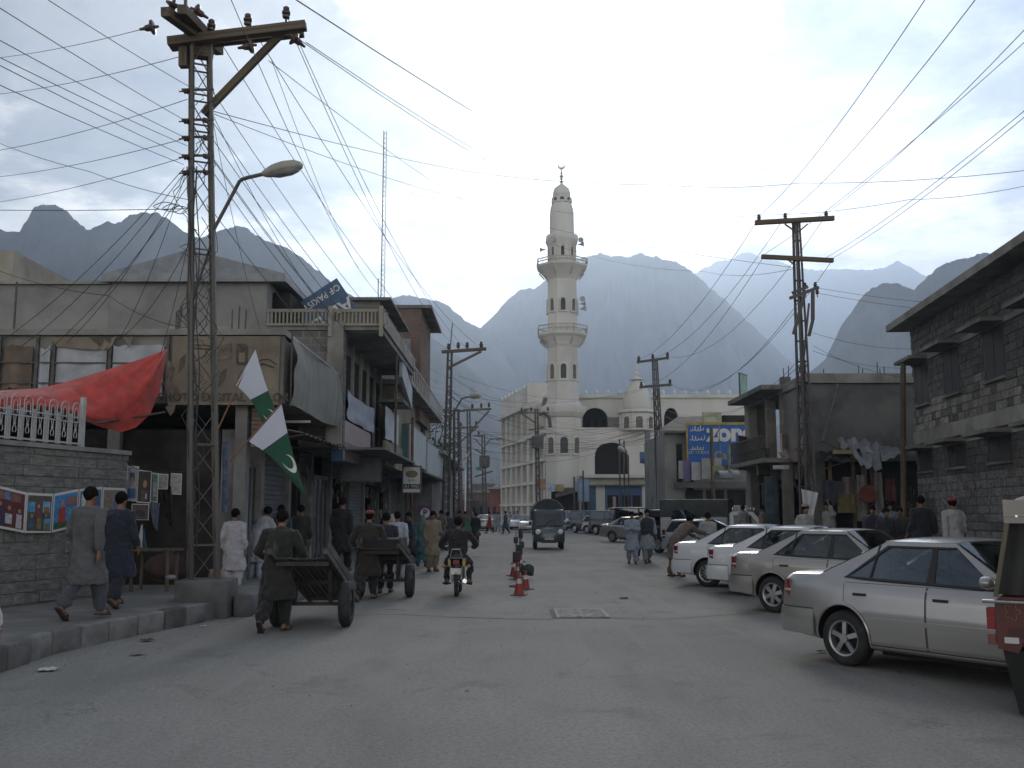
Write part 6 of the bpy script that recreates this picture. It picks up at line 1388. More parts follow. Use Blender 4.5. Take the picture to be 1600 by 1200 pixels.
    # bumpers
    def bumper(xe, sg, z0, z1, xin, name):
        pts = []
        for k in range(9):
            x = xin + (xe + sg * -.07 - xin) * k / 8; pts.append((x, -side_y(x, (z0 + z1) / 2)))
        ye = pts[-1][1]; pts += [(xe + sg * .0, ye * .86), (xe + sg * .025, ye * .6), (xe + sg * .035, 0)]; pts += [(x, -y) for x, y in reversed(pts[:-1])]
        def f(u, v):
            k = min(len(pts) - 1, int(round(u * (len(pts) - 1)))); x, y = pts[k]; h = hypot(x - (xin + xe) / 2, y); o_ = .026 + .016 * sin(pi * v); nx_ = 0 if k < 7 or k > len(pts) - 8 else sg
            return (x + nx_ * o_, y + (o_ if y > 0 else -o_) * (1 if nx_ == 0 else .5), z0 + (z1 - z0) * v)
        o = new().grid(f, len(pts) - 1, 5).build(name, pm, t, smooth=True, angle=60); solid(o, .02, -1)
    zbm = interp(c['zb'], x0 + .2)
    bumper(x0, -1, zbm + .02, zbm + .30, -(R + .075), 'rear_bumper'); bumper(x1, 1, zbm + .0, zbm + .28, wb + R + .09, 'front_bumper')
    for xe, sg, xin in ((x0, -1, -(R + .09)), (x1, 1, wb + R + .10)):
        b = new(); pts = []
        for s_ in (-1, 1):
            q_ = [(xin + (xe - sg * .03 - xin) * k / 8) for k in range(9)]; z_ = zbm + (.315 if sg < 0 else .295); q_ = [(x, s_ * (side_y(x, z_) + .003), z_) for x in q_]; b.tube(q_, .007, 4)
        b.build('bumper_gap', M_trim, t)
    # lamps
    zL0 = interp(c['deck'], x0 + .12)
    tall = kind != 'sedan'
    for s_ in (-1, 1):
        hgt = .19 if not tall else .34; zq0 = zL0 - .06 - hgt if not tall else zL0 - .28
        def tl(m, f0, f1, nm):
            pts = [(x0 + .21, side_y(x0 + .21, zq0 + .1)), (x0 + .1, side_y(x0 + .1, zq0 + .1)), (x0 + .03, side_y(x0 + .03, zq0 + .1)), (x0 - .006, side_y(x0, zq0 + .1) - .12), (x0 - .008, side_y(x0, zq0 + .1) - .22)]
            def f(u, v):
                k = int(round(u * 4)); x, y = pts[k]; z = zq0 + hgt * (f0 + (f1 - f0) * v); o_ = .012; ins_ = .05 * v if k == 0 else 0
                return (x - (o_ if k > 1 else 0) - ins_ * 0, s_ * (y + (o_ if k < 3 else 0)), z)
            o = new().grid(f, 4, 3).build(nm, m, t, smooth=True, angle=60); solid(o, .02, -1)
        tl(M_tail, .45, 1.0, 'tail_light'); tl(M_clear, .30, .45, 'reversing_lens'); tl(M_tail, .0, .30, 'tail_light')
        xq = x1 - .03; b = new().box(xq - .1, xq + .02, s_ * .34, s_ * .56, interp(c['deck'], xq - .05) - .17, interp(c['deck'], xq - .05) - .05); b.build('headlight', M_clear, t)
    b = new().box(x0 - .03, x0 - .015, -.24, .24, zbm + .36, zbm + .47) if kind != 'suv' else new().box(x0 - .05, x0 - .03, -.24, .24, zbm + .16, zbm + .28); b.build('number_plate', M_plate, t)
    b = new().box(x1 + .02, x1 + .035, -.24, .24, zbm + .1, zbm + .22); b.build('number_plate', M_plate, t)
    b = new().box(x1 - .05, x1 + .015, -.3, .3, zbm + .28, zbm + .36); b.build('grille', M_trim, t)
    b = new().box(.3, wb - .3, -.55, .55, interp(c['zb'], 1) - .06, interp(c['zb'], 1) + .02); b.box(-.5, .3, -.12, .12, .2, .26); b.build('underbody', M_black, t)
    hwW = interp(c['hw'], 0) - .115
    for xw in (0, wb):
        for s_ in (-1, 1): wheel(t, xw, s_ * hwW, rimk, R=R, w=.185, rim=.185 if R < .32 else .2, out=s_ * 1)
    t['hw'] = hwW; return t
def recolour(t, pm, old):
    for o in t.children_recursive:
        if o.type == 'MESH' and o.data.materials and o.material_slots[0].material == old:
            o.material_slots[0].link = 'OBJECT'; o.material_slots[0].material = pm
def place(t, contact, heading, label, cat='car', group=None, side=-1):
    """contact: ground point of the rear wheel nearest the camera"""
    h = radians(heading); lat = Vector((-sin(h), cos(h), 0)); t.rotation_euler = (0, 0, h); p = Vector(contact) - lat * (side * t.get('hw', .72)); t.location = (p.x, p.y, 0)
    return tag(t, label, cat, group)
P_sil = paint('silver_grey_paint', (.41, .40, .385)); P_bei = paint('silver_beige_paint', (.40, .385, .36)); P_wht = paint('white_car_paint', (.62, .65, .68), metal=.0, rough=.3); P_blk = paint('dark_green_black_paint', (.02, .025, .024), metal=.2); P_ice = paint('pale_blue_paint', (.42, .48, .52), metal=.3); P_red = paint('dark_red_paint', (.16, .02, .02), metal=.1)
GC = 'cars parked nose-in along the east side'
base = make_car('sedan', P_sil, 'five')
def variant(src, old, pm, rimk=None):
    c = copy_tree(src)
    if pm is not old: recolour(c, pm, old)
    if rimk:
        for o in c.children:
            if o.name.startswith('wheel'):
                for k in list(o.children):
                    if k.name.startswith('rim'): key = (rimk, .305, .185, .185); _tm.setdefault(key, (None, rim_mesh(rimk, .185, .185, .305), None)); k.data = _tm[key][1]
    return c
c2 = variant(base, P_sil, P_bei, 'star'); c3 = variant(base, P_sil, P_wht, 'multi'); c4 = variant(base, P_sil, P_wht, 'multi'); c6 = variant(base, P_sil, P_bei, 'star'); c7 = variant(base, P_sil, P_wht)
place(base, gnd(1328, 1040), -56, 'silver grey sedan with five-spoke wheels, biggest of the parked row', group=GC)
place(c2, gnd(1213, 957), -48, 'silver beige sedan with star-shaped wheels just beyond the big grey one', group=GC)
place(c3, gnd(1170, 931), -40, 'white sedan tucked between the beige sedan and the one being wiped', group=GC)
place(c4, gnd(1108, 917), -38, 'white sedan with many-spoked wheels that a man leans over', group=GC)
place(c6, gnd(958, 847), -42, 'small looking beige sedan behind the two walking men', group=GC)
place(c7, gnd(946, 834), -45, 'white sedan showing only a red tail light beyond the beige one', group=GC)
for c in (c3, c4):
    b = new(); 
h5 = make_car('hatch', P_ice, 'steel'); place(h5, gnd(1057, 870), -40, 'pale blue hatchback with a red tail light beside the covered pickup', group=GC)
h8 = copy_tree(h5); recolour(h8, P_sil, P_ice); place(h8, gnd(918, 834), -48, 'silver hatchback between two black off-roaders', group=GC)
s9 = make_car('suv', P_blk, 'steel'); place(s9, gnd(1030, 864), -58, 'black off-roader with its rear to the street by the covered pickup', 'off-roader', GC)
s10 = copy_tree(s9); place(s10, gnd(932, 836), -55, 'black off-roader right of the silver hatchback', 'off-roader', GC)
s11 = copy_tree(s9); place(s11, gnd(899, 833), -60, 'black off-roader left of the silver hatchback', 'off-roader', GC)
s12 = copy_tree(s9); recolour(s12, P_ice, P_blk); place(s12, gnd(884, 829), -62, 'pale blue off-roader at the far end of the parked row', 'off-roader', GC)
v13 = make_car('van', P_blk, 'steel'); place(v13, gnd(972, 838) + Vector((.6, 1.5, 0)), -25, 'dark windowed van standing behind the beige sedan', 'van', GC)
v14 = copy_tree(v13); recolour(v14, P_wht, P_blk); place(v14, Vector((9.3, 47.5, 0)), -18, 'white windowed van parked behind the walking men', 'van', GC)
d15 = variant(base, P_sil, P_sil); place(d15, gnd(768, 829) + Vector((-1.3, 0, 0)), 92, 'silver sedan driving away in the far left lane', side=1)
d16 = variant(base, P_sil, P_sil); d16.location = (at(827, 800, 84).x, 84, 0); d16.rotation_euler = (0, 0, radians(-92)); tag(d16, 'silver sedan coming towards the camera beyond the green van', 'car')
d17 = variant(base, P_sil, P_wht); d17.location = (at(821, 800, 97).x - .6, 97, 0); d17.rotation_euler = (0, 0, radians(-92)); tag(d17, 'white sedan close behind the oncoming silver one', 'car')
for src_, old_, pm_, x_, y_, hd_, lab_, ct_ in ((base, P_sil, P_wht, 8.0, 53, -42, 'white sedan half hidden behind the walking man in the waistcoat', 'car'), (base, P_sil, P_ice, 8.6, 63, -45, 'pale blue sedan in the second line before the mosque', 'car'), (h5, P_ice, P_red, 8.9, 69, -45, 'dark red hatchback in the second line before the mosque', 'car'), (v13, P_blk, P_sil, 8.3, 74, -30, 'silver van at the back of the parked row by the far shops', 'van'), (base, P_sil, P_sil, 7.6, 79, -50, 'silver sedan farthest back in the parked row', 'car')):
    c_ = copy_tree(src_)
    if pm_ is not old_: recolour(c_, pm_, old_)
    c_.location = (x_, y_, 0); c_.rotation_euler = (0, 0, radians(hd_)); tag(c_, lab_, ct_, GC)

# --- covered pickup (white slatted box, dark tarpaulin)
tp = empty('covered_pickup', (0, 0, 0))
M_tarp = mat('dark_tarpaulin', (.055, .062, .06), .8, var=.25, scale=3, bump=.6, bscale=5, dirt=(.10, .10, .095, .5))
b = new(); b.box(-.9, 1.75, -.8, .8, .62, .68); b.build('load_floor', M_steeld, tp)
for s_ in (-1, 1):
    for k in range(12): new().box(-.9, 1.75, s_ * .79, s_ * .82 + s_ * .012 * (k % 2), .68 + k * .066, .735 + k * .066).build('side_slat', M_white, tp)
for k in range(12): new().box(-.94, -.91, -.8, .8, .68 + k * .066, .735 + k * .066).build('tail_slat', M_white, tp)
b = new(); b.grid(lambda u, v: (-.95 + 2.75 * u, *(lambda a: (-.85 * cos(a) if abs(cos(a)) > .0 else 0, 0))(pi * v)[:1], 1.48 + min(1, sin(pi * v) * 2.2) * .66 + .05 * sin(pi * v) + .015 * noise.noise(Vector((u * 9, v * 7, 0)))), 24, 20); o = b.build('tarpaulin', M_tarp, tp, smooth=True, angle=60); solid(o, .015)
b = new(); b.grid(lambda u, v: (-.95 - .01 * sin(v * 20), -.85 + 1.7 * v, 1.3 + .84 * u), 6, 10); solid(b.build('tarpaulin_flap', M_tarp, tp, smooth=True), .01); b = new(); b.grid(lambda u, v: (1.8, -.85 + 1.7 * v, 1.3 + .84 * u), 4, 8); solid(b.build('tarpaulin_flap', M_tarp, tp, smooth=True), .01)
cab = new(); prof = [(1.82, .45), (1.82, 1.62), (1.95, 1.70), (2.75, 1.68), (3.25, 1.12), (3.95, 1.0), (4.1, .85), (4.12, .45)]
rg = []
for y, k in ((-.80, .94), (-.78, 1.0), (-.4, 1.01), (.4, 1.01), (.78, 1.0), (.80, .94)): rg.append([(2.9 + (x - 2.9) * (k if k < 1 else 1), y * (1 - .12 * max(0, (z - 1.0) / .7)), .45 + (z - .45) * (k if k < 1 else 1)) for x, z in prof])
cab.loft(rg); cab.build('cab', P_wht, tp, smooth=True, angle=35)
for s_ in (-1, 1):
    def cy(z): return s_ * (.803 * (1 - .12 * max(0, (z - 1) / .7)) + .002)
    new().prism([(2.0, cy(1.08), 1.08), (3.05, cy(1.08), 1.08), (2.68, cy(1.55), 1.55), (2.0, cy(1.55), 1.55)], (0, s_ * .01, 0)).build('side_window', M_glassd, tp)
    new().box(2.05, 2.2, cy(.95), cy(.95) + s_ * .02, .94, .97).build('door_handle', M_trim, tp)
new().prism([(2.82, -.66, 1.62), (2.82, .66, 1.62), (3.24, .72, 1.16), (3.24, -.72, 1.16)], (.012, 0, .012)).build('windscreen', M_glassd, tp)
b = new()
for x in (1.95, 2.3, 2.65): b.tube([(x, -.6, 1.72), (x, -.6, 1.84), (x, .6, 1.84), (x, .6, 1.72)], .015, 5)
for y in (-.6, -.2, .2, .6): b.tube([(1.95, y, 1.84), (2.7, y, 1.84)], .015, 5)
b.build('roof_rack', M_chrome, tp); new().box(-.9, 3.9, -.4, .4, .35, .5).build('chassis', M_black, tp)
for x in (0, 3.2):
    for s_ in (-1, 1): wheel(tp, x, s_ * .7, 'steel', R=.33, w=.18, rim=.19, out=s_, name='wheel')
for s_ in (-1, 1): new().box(-.97, -.94, s_ * .66, s_ * .8, .48, .62).build('tail_light', M_tail, tp)
tp['hw'] = .7; p = at(1040, 800, 41); tp.location = (p.x + .95, 41.5, 0); tp.rotation_euler = (0, 0, radians(-20)); tag(tp, 'white pickup with slatted sides and a dark tarpaulin cover', 'pickup', GC)

# --- dark green small pickup van coming towards the camera, canvas hoop
gv = empty('green_pickup_van', (at(858, 858, 45).x, 45.0, 0), radians(-90), 'small dark green pickup van with arched canvas back driving towards the camera', 'van')
P_grn = paint('dark_green_paint', (.030, .055, .062), metal=.1, rough=.35)
pf = [(-.05, .34), (-.06, .50), (-.03, .95), (.02, 1.02), (.34, 1.66), (.42, 1.74), (.6, 1.77), (1.25, 1.77), (1.3, 1.72), (1.3, .34)]
rg = []
for y, k in ((-.70, .0), (-.695, .03), (-.64, .06), (0, .075), (.64, .06), (.695, .03), (.70, .0)): rg.append([(-(x - (k if x < .5 else 0)) , y * (1 - .07 * max(0, (z - .9))), z + (k * .3 if z > 1.6 else 0)) for x, z in pf])
new().loft(rg).build('cab', P_grn, gv, smooth=True, angle=32)
def fx(z): return -( .02 + (z - 1.02) * .5 - .075)
new().prism([(fx(1.06) + .02, -.58, 1.06), (fx(1.06) + .02, .58, 1.06), (fx(1.6) + .02, .54, 1.60), (fx(1.6) + .02, -.54, 1.60)], (.014, 0, .006)).build('windscreen', M_glassd, gv)
for s_ in (-1, 1):
    h_ = new().lathe([(.115, 0), (.115, .03), (.10, .045)], 20, (0, 0, 0), ax='x').build('headlight', M_chrome, gv, smooth=True); h_.location = (.11, s_ * .50, .80)
    new().lathe([(.09, 0), (.085, .02), (.05, .035), (.01, .04)], 16, ax='x').build('headlight_lens', mat('headlamp_glass', (.7, .72, .72), .08, var=.02, coat=1), h_, smooth=True).location = (.03, 0, 0)
    new().box(.08, .11, s_ * .42, s_ * .60, .62, .67).build('indicator', mat('amber_lens', (.4, .16, .02), .3), gv)
    b = new(); b.tube([(-.1, s_ * .68, 1.08), (-.02, s_ * .80, 1.12), (-.02, s_ * .84, 1.16)], .012, 5); b.box(-.03, .0, s_ * .79, s_ * .90, 1.10, 1.26); b.build('wing_mirror', M_trim, gv)
    new().prism([(-.34, s_ * .705, 1.05), (-1.1, s_ * .705, 1.05), (-1.1, s_ * .675, 1.6), (-.55, s_ * .675, 1.6)], (0, s_ * .008, 0)).build('side_window', M_glassd, gv)
    b = new().beam((.12, s_ * .25, 1.06), (-.06, s_ * .0 + .2, 1.36), .012); b.build('wiper', M_trim, gv)
new().box(.07, .15, -.66, .66, .40, .52).build('bumper', M_trim, gv); new().box(.152, .165, -.2, .2, .44, .53).build('number_plate', M_plate, gv); new().box(.085, .10, -.16, .16, .93, .96).build('badge', M_chrome, gv)
new().box(fx(1.4) - .04, fx(1.4) - .02, -.5, -.26, 1.12, 1.24).build('windscreen_sticker', M_ws, gv)
b = new(); b.grid(lambda u, v: (-1.28 - 2.0 * u, -.78 * cos(pi * v), 1.32 + .95 * sin(pi * v) ** .75 + .01 * sin(u * 30)), 20, 24); solid(b.build('canvas_hoop', M_tarp, gv, smooth=True, angle=180), .03)
b = new(); b.tube([(-1.27, -.79 * cos(pi * k / 24), 1.30 + .97 * sin(pi * k / 24) ** .75) for k in range(25)], .022, 6); b.build('hoop_rim', M_tin, gv)
b = new(); b.add([(-1.30, -.77 * cos(pi * k / 24), 1.30 + .94 * sin(pi * k / 24) ** .75) for k in range(25)], [tuple(range(25))]); b.build('canvas_front', M_tarp, gv)
new().box(-3.3, -1.32, -.74, .74, .6, 1.3).build('load_bed', P_grn, gv); new().box(-3.2, -.1, -.35, .35, .3, .45).build('chassis', M_black, gv)
for x in (-.55, -2.6):
    for s_ in (-1, 1): wheel(gv, x, s_ * .6, 'steel', R=.27, w=.15, rim=.16, out=s_)

# --- dark red auto rickshaw at the picture's edge
rk = empty('auto_rickshaw', (4.11, 8.62, 0), radians(-31), 'dark red auto rickshaw with black curtains and cream canopy roof', 'rickshaw')
M_can = mat('cream_canopy', (.32, .30, .27), .7, var=.12, scale=2, bump=.3); M_cur = mat('black_curtain', (.03, .03, .03), .9, var=.3, sheen=.2)
M_rk = mat('dull_dark_red', (.085, .020, .016), .45, var=.2, scale=3, dirt=(.07, .03, .025, .5))
prof = [(.0, .55), (-.02, .62), (-.01, .94), (.03, .98), (1.6, .98), (1.62, .5), (.55, .5), (.48, .66), (.35, .74), (.22, .66), (.15, .52)]
new().prism([(x, 0.0, z) for x, z in prof], (0, 1.25, 0)).build('tub', M_rk, rk)
b = new(); b.grid(lambda u, v: (.10 + 1.7 * u - .10 * (1 - u) * (abs(v - .5) * 0), -.02 + 1.3 * v, 1.64 + .20 * min(1, sin(pi * min(.999, max(.001, v))) * 3) ** .5 * min(1, .45 + u * 6)), 16, 16); solid(b.build('canopy_roof', M_can, rk, smooth=True, angle=60), .02)
b = new()
for v in (0, 1.28): b.prism([(.10, v - .022, 1.60), (1.8, v - .022, 1.60), (1.8, v - .022, 1.72), (.10, v - .022, 1.80)], (0, .02, 0))
b.build('canopy_valance', M_can, rk)
for x in (.20, .40, .6): new().lathe([(.012, 0), (.008, .006)], 8, (x, -.034, 1.66), ax='y').build('rivet', M_chrome, rk)
new().beam((.13, 0.0, 1.64), (.0, 0.0, .98), .035).build('canopy_strut', mat('olive_piping', (.12, .11, .07), .8), rk)
b = new(); b.grid(lambda u, v: (.02 + .12 * v + (1.1) * u * 1.0, .03 + .03 * sin(u * 38), 1.0 + .64 * v), 60, 8); solid(b.build('curtain', M_cur, rk, smooth=True, angle=180), .006)
b = new(); b.grid(lambda u, v: (.15 - .13 * (1 - v) + .0, .02 + 1.2 * u, 1.0 + .64 * v), 10, 6); solid(b.build('rear_curtain', M_cur, rk, smooth=True, angle=180), .006)
new().tube([(-.10, -.05, .945), (1.6, -.05, .93)], .016, 8).build('grab_rail', M_chrome, rk, smooth=True)
for z0, m in ((.84, M_tail), (.75, M_tail), (.62, mat('faded_lens', (.14, .05, .04), .4))):
    b = new().box(-.08, -.01, .0, .12, z0 - .04, z0 + .045); b.build('tail_light', m, rk)
new().box(.05, .16, -.012, -.002, .60, .65).build('side_reflector', M_clear, rk)
b = new(); b.tube([(.12 + .05 * cos(a) * (1 + .25 * cos(5 * a)), -.008, .86 + .06 * sin(a) * (1 + .25 * cos(5 * a))) for a in [2 * pi * k / 40 for k in range(41)]], .006, 4); b.build('painted_flower', mat('faded_gold', (.24, .13, .08), .6), rk)
b = new()
for k in range(4): b.box(.08, .22, -.008, -.002, .72 - k * .02, .725 - k * .02)
b.build('painted_lines', M_trim, rk)
b = new(); b.prism([(.03, .02, .54), (.36, .02, .54), (.36, .02, .02), (.13, .02, .02)], (0, .3, 0)); b.build('mud_flap', M_black, rk)
wheel(rk, .52, .12, 'steel', R=.25, w=.11, rim=.13, out=-1); wheel(rk, .52, 1.12, 'steel', R=.25, w=.11, rim=.13, out=1); wheel(rk, 2.2, .62, 'steel', R=.25, w=.11, rim=.13, out=-1)
new().prism([(1.6, .1, .5), (2.3, .35, .5), (2.45, .62, .5), (2.3, .9, .5), (1.6, 1.15, .5)], (0, 0, .55)).build('front_cowl', M_rk, rk); new().beam((.5, .6, .3), (2.3, .6, .3), .2).build('chassis', M_black, rk)
# --- far green rickshaw
r2_ = empty('auto_rickshaw', (at(724, 830, 60).x, 60, 0), radians(90), 'small green auto rickshaw far down the west side', 'rickshaw')
new().prism([(0, -.6, .4), (1.7, -.6, .4), (1.7, -.6, 1.0), (0, -.6, 1.05)], (0, 1.2, 0)).build('tub', mat('bright_green_paint', (.03, .20, .07), .5), r2_)
b = new(); b.grid(lambda u, v: (-.02 + 1.6 * u, -.62 + 1.24 * v, 1.05 + .65 * min(1, sin(pi * v) * 3) ** .5), 6, 14); solid(b.build('canopy_roof', M_tarp, r2_, smooth=True, angle=60), .02)
for x, y in ((.3, -.5), (.3, .5), (2.1, 0)): wheel(r2_, x, y, 'steel', R=.25, w=.11, rim=.13, out=-1)
for s_ in (-1, 1): new().box(-.05, -.01, s_ * .4, s_ * .52, .75, .85).build('tail_light', M_clear, r2_)
new().prism([(1.7, -.4, .4), (2.3, -.1, .4), (2.3, .1, .4), (1.7, .4, .4)], (0, 0, .6)).build('front_cowl', MATS['bright_green_paint'], r2_)
# ------------------------------------------------------------------ people
M_skin = mat('brown_skin', (.21, .115, .075), .6, var=.08, scale=8, spec=.3); M_hair = mat('black_hair', (.008, .007, .007), .85, spec=.08, var=.3, scale=30, stretch=(1, 1, .2), bump=.4, bscale=60)
M_shoe = mat('dark_sandal', (.045, .03, .022), .6); M_eye = mat('eye_dark', (.02, .015, .012), .3)
BASE = dict(pel=(0, 0, .94), chest=(0, .01, 1.28), neck=(0, .0, 1.47), head=(0, .03, 1.605), shL=(-.185, 0, 1.40), elL=(-.235, -.03, 1.13), wrL=(-.245, .05, .88), shR=(.185, 0, 1.40), elR=(.235, -.03, 1.13), wrR=(.245, .05, .88),
    hiL=(-.09, 0, .90), knL=(-.10, .03, .48), anL=(-.105, -.02, .08), hiR=(.09, 0, .90), knR=(.10, .03, .48), anR=(.105, -.02, .08), toeL=(-.13, .16, .03), toeR=(.13, .16, .03), look=(0, 1, 0))
POSE = {
 'stand': {},
 'walk': dict(knR=(.10, .16, .49), anR=(.10, .20, .09), toeR=(.11, .38, .05), knL=(-.10, -.06, .47), anL=(-.10, -.34, .17), toeL=(-.11, -.20, .03), elL=(-.25, -.02, 1.13), wrL=(-.25, .16, .92), elR=(.25, -.10, 1.13), wrR=(.25, -.10, .87)),
 'walk2': dict(knL=(-.10, .15, .49), anL=(-.10, .17, .09), toeL=(-.11, .35, .05), knR=(.10, -.05, .47), anR=(.10, -.28, .14), toeR=(.11, -.14, .03), elR=(.24, .0, 1.13), wrR=(.24, .14, .90), elL=(-.24, -.09, 1.13), wrL=(-.24, -.08, .87)),
 'push': dict(chest=(0, .10, 1.27), neck=(0, .15, 1.44), head=(0, .20, 1.57), shL=(-.20, .11, 1.37), shR=(.20, .11, 1.37), elL=(-.33, .12, 1.10), wrL=(-.28, .34, 1.0), elR=(.33, .12, 1.10), wrR=(.28, .34, 1.0), knR=(.11, .12, .49), anR=(.11, .06, .08), toeR=(.13, .25, .03), knL=(-.11, -.06, .47), anL=(-.11, -.36, .16), toeL=(-.12, -.24, .02)),
 'hold': dict(elL=(-.24, .03, 1.14), wrL=(-.08, .26, 1.12), elR=(.24, .03, 1.14), wrR=(.06, .27, 1.14), knL=(-.10, .12, .49), anL=(-.10, .12, .08), toeL=(-.11, .3, .03), anR=(.10, -.2, .1), knR=(.1, -.02, .48), toeR=(.11, -.05, .03), head=(0, .06, 1.60)),
 'lean': dict(pel=(0, -.12, .93), chest=(0, .16, 1.20), neck=(0, .30, 1.34), head=(0, .38, 1.46), shL=(-.18, .26, 1.30), shR=(.18, .26, 1.30), elL=(-.2, .46, 1.12), wrL=(-.16, .66, 1.02), elR=(.2, .50, 1.15), wrR=(.14, .78, 1.10), hiL=(-.09, -.12, .89), hiR=(.09, -.12, .89), knL=(-.1, -.13, .47), anL=(-.1, -.24, .08), toeL=(-.11, -.06, .03), knR=(.1, -.09, .47), anR=(.1, -.1, .08), toeR=(.12, .08, .03)),
 'reach': dict(pel=(0, -.1, .93), chest=(0, .12, 1.24), neck=(0, .2, 1.40), head=(.04, .30, 1.50), shL=(-.18, .16, 1.38), elL=(-.46, .22, 1.38), wrL=(-.72, .26, 1.36), shR=(.18, .16, 1.34), elR=(.26, .2, 1.08), wrR=(.22, .42, 1.0), hiL=(-.09, -.1, .89), hiR=(.09, -.1, .89), knL=(-.1, -.05, .47), knR=(.12, -.08, .47), anL=(-.1, -.16, .08), anR=(.14, -.2, .08), toeL=(-.12, .02, .03), toeR=(.16, -.02, .03)),
 'armup': dict(elL=(-.30, .10, 1.36), wrL=(-.22, .16, 1.62)),
 'ride': dict(pel=(0, 0, .80), chest=(0, .06, 1.13), neck=(0, .10, 1.32), head=(0, .13, 1.455), shL=(-.20, .08, 1.25), shR=(.20, .08, 1.25), elL=(-.37, .20, 1.02), wrL=(-.31, .48, .95), elR=(.37, .20, 1.02), wrR=(.31, .48, .95), hiL=(-.11, .02, .76), hiR=(.11, .02, .76), knL=(-.25, .40, .62), knR=(.25, .40, .62), anL=(-.22, .12, .30), anR=(.22, .12, .30), toeL=(-.25, .30, .24), toeR=(.25, .30, .24)),
 'sit': dict(pel=(0, 0, .48), chest=(0, .05, .82), neck=(0, .06, 1.0), head=(0, .09, 1.13), shL=(-.18, .05, .94), shR=(.18, .05, .94), elL=(-.25, .12, .70), wrL=(-.15, .34, .62), elR=(.25, .12, .70), wrR=(.15, .34, .62), hiL=(-.1, .03, .45), hiR=(.1, .03, .45), knL=(-.14, .42, .48), knR=(.14, .42, .48), anL=(-.14, .38, .08), anR=(.14, .38, .08), toeL=(-.16, .55, .03), toeR=(.16, .55, .03)),
}
def eloft(b, path, rad, n=18, xdir=(1, 0, 0), spow=1.0):
    """elliptical sleeve along a path, rings roughly square to it"""
    path = [Vector(p) for p in path]; rings = []
    for i, p in enumerate(path):
        d = (path[min(i + 1, len(path) - 1)] - path[max(0, i - 1)]).normalized(); x = Vector(xdir); x = (x - d * x.dot(d)).normalized(); y = d.cross(x)
        rings.append([p + x * (rad[i][0] * cos(a)) + y * (rad[i][1] * sin(a)) for a in [2 * pi * k / n for k in range(n)]])
    return b.loft(rings)
def ball(b, c, rx, ry, rz, n=16, m=10):
    c = Vector(c); rings = [[c + Vector((rx * sin(t_) * cos(a), ry * sin(t_) * sin(a), -rz * cos(t_))) for a in [2 * pi * k / n for k in range(n)]] for t_ in [pi * (i + .02) / (m + .04) for i in range(m + 1)]]
    return b.loft(rings)
_bodies = {}
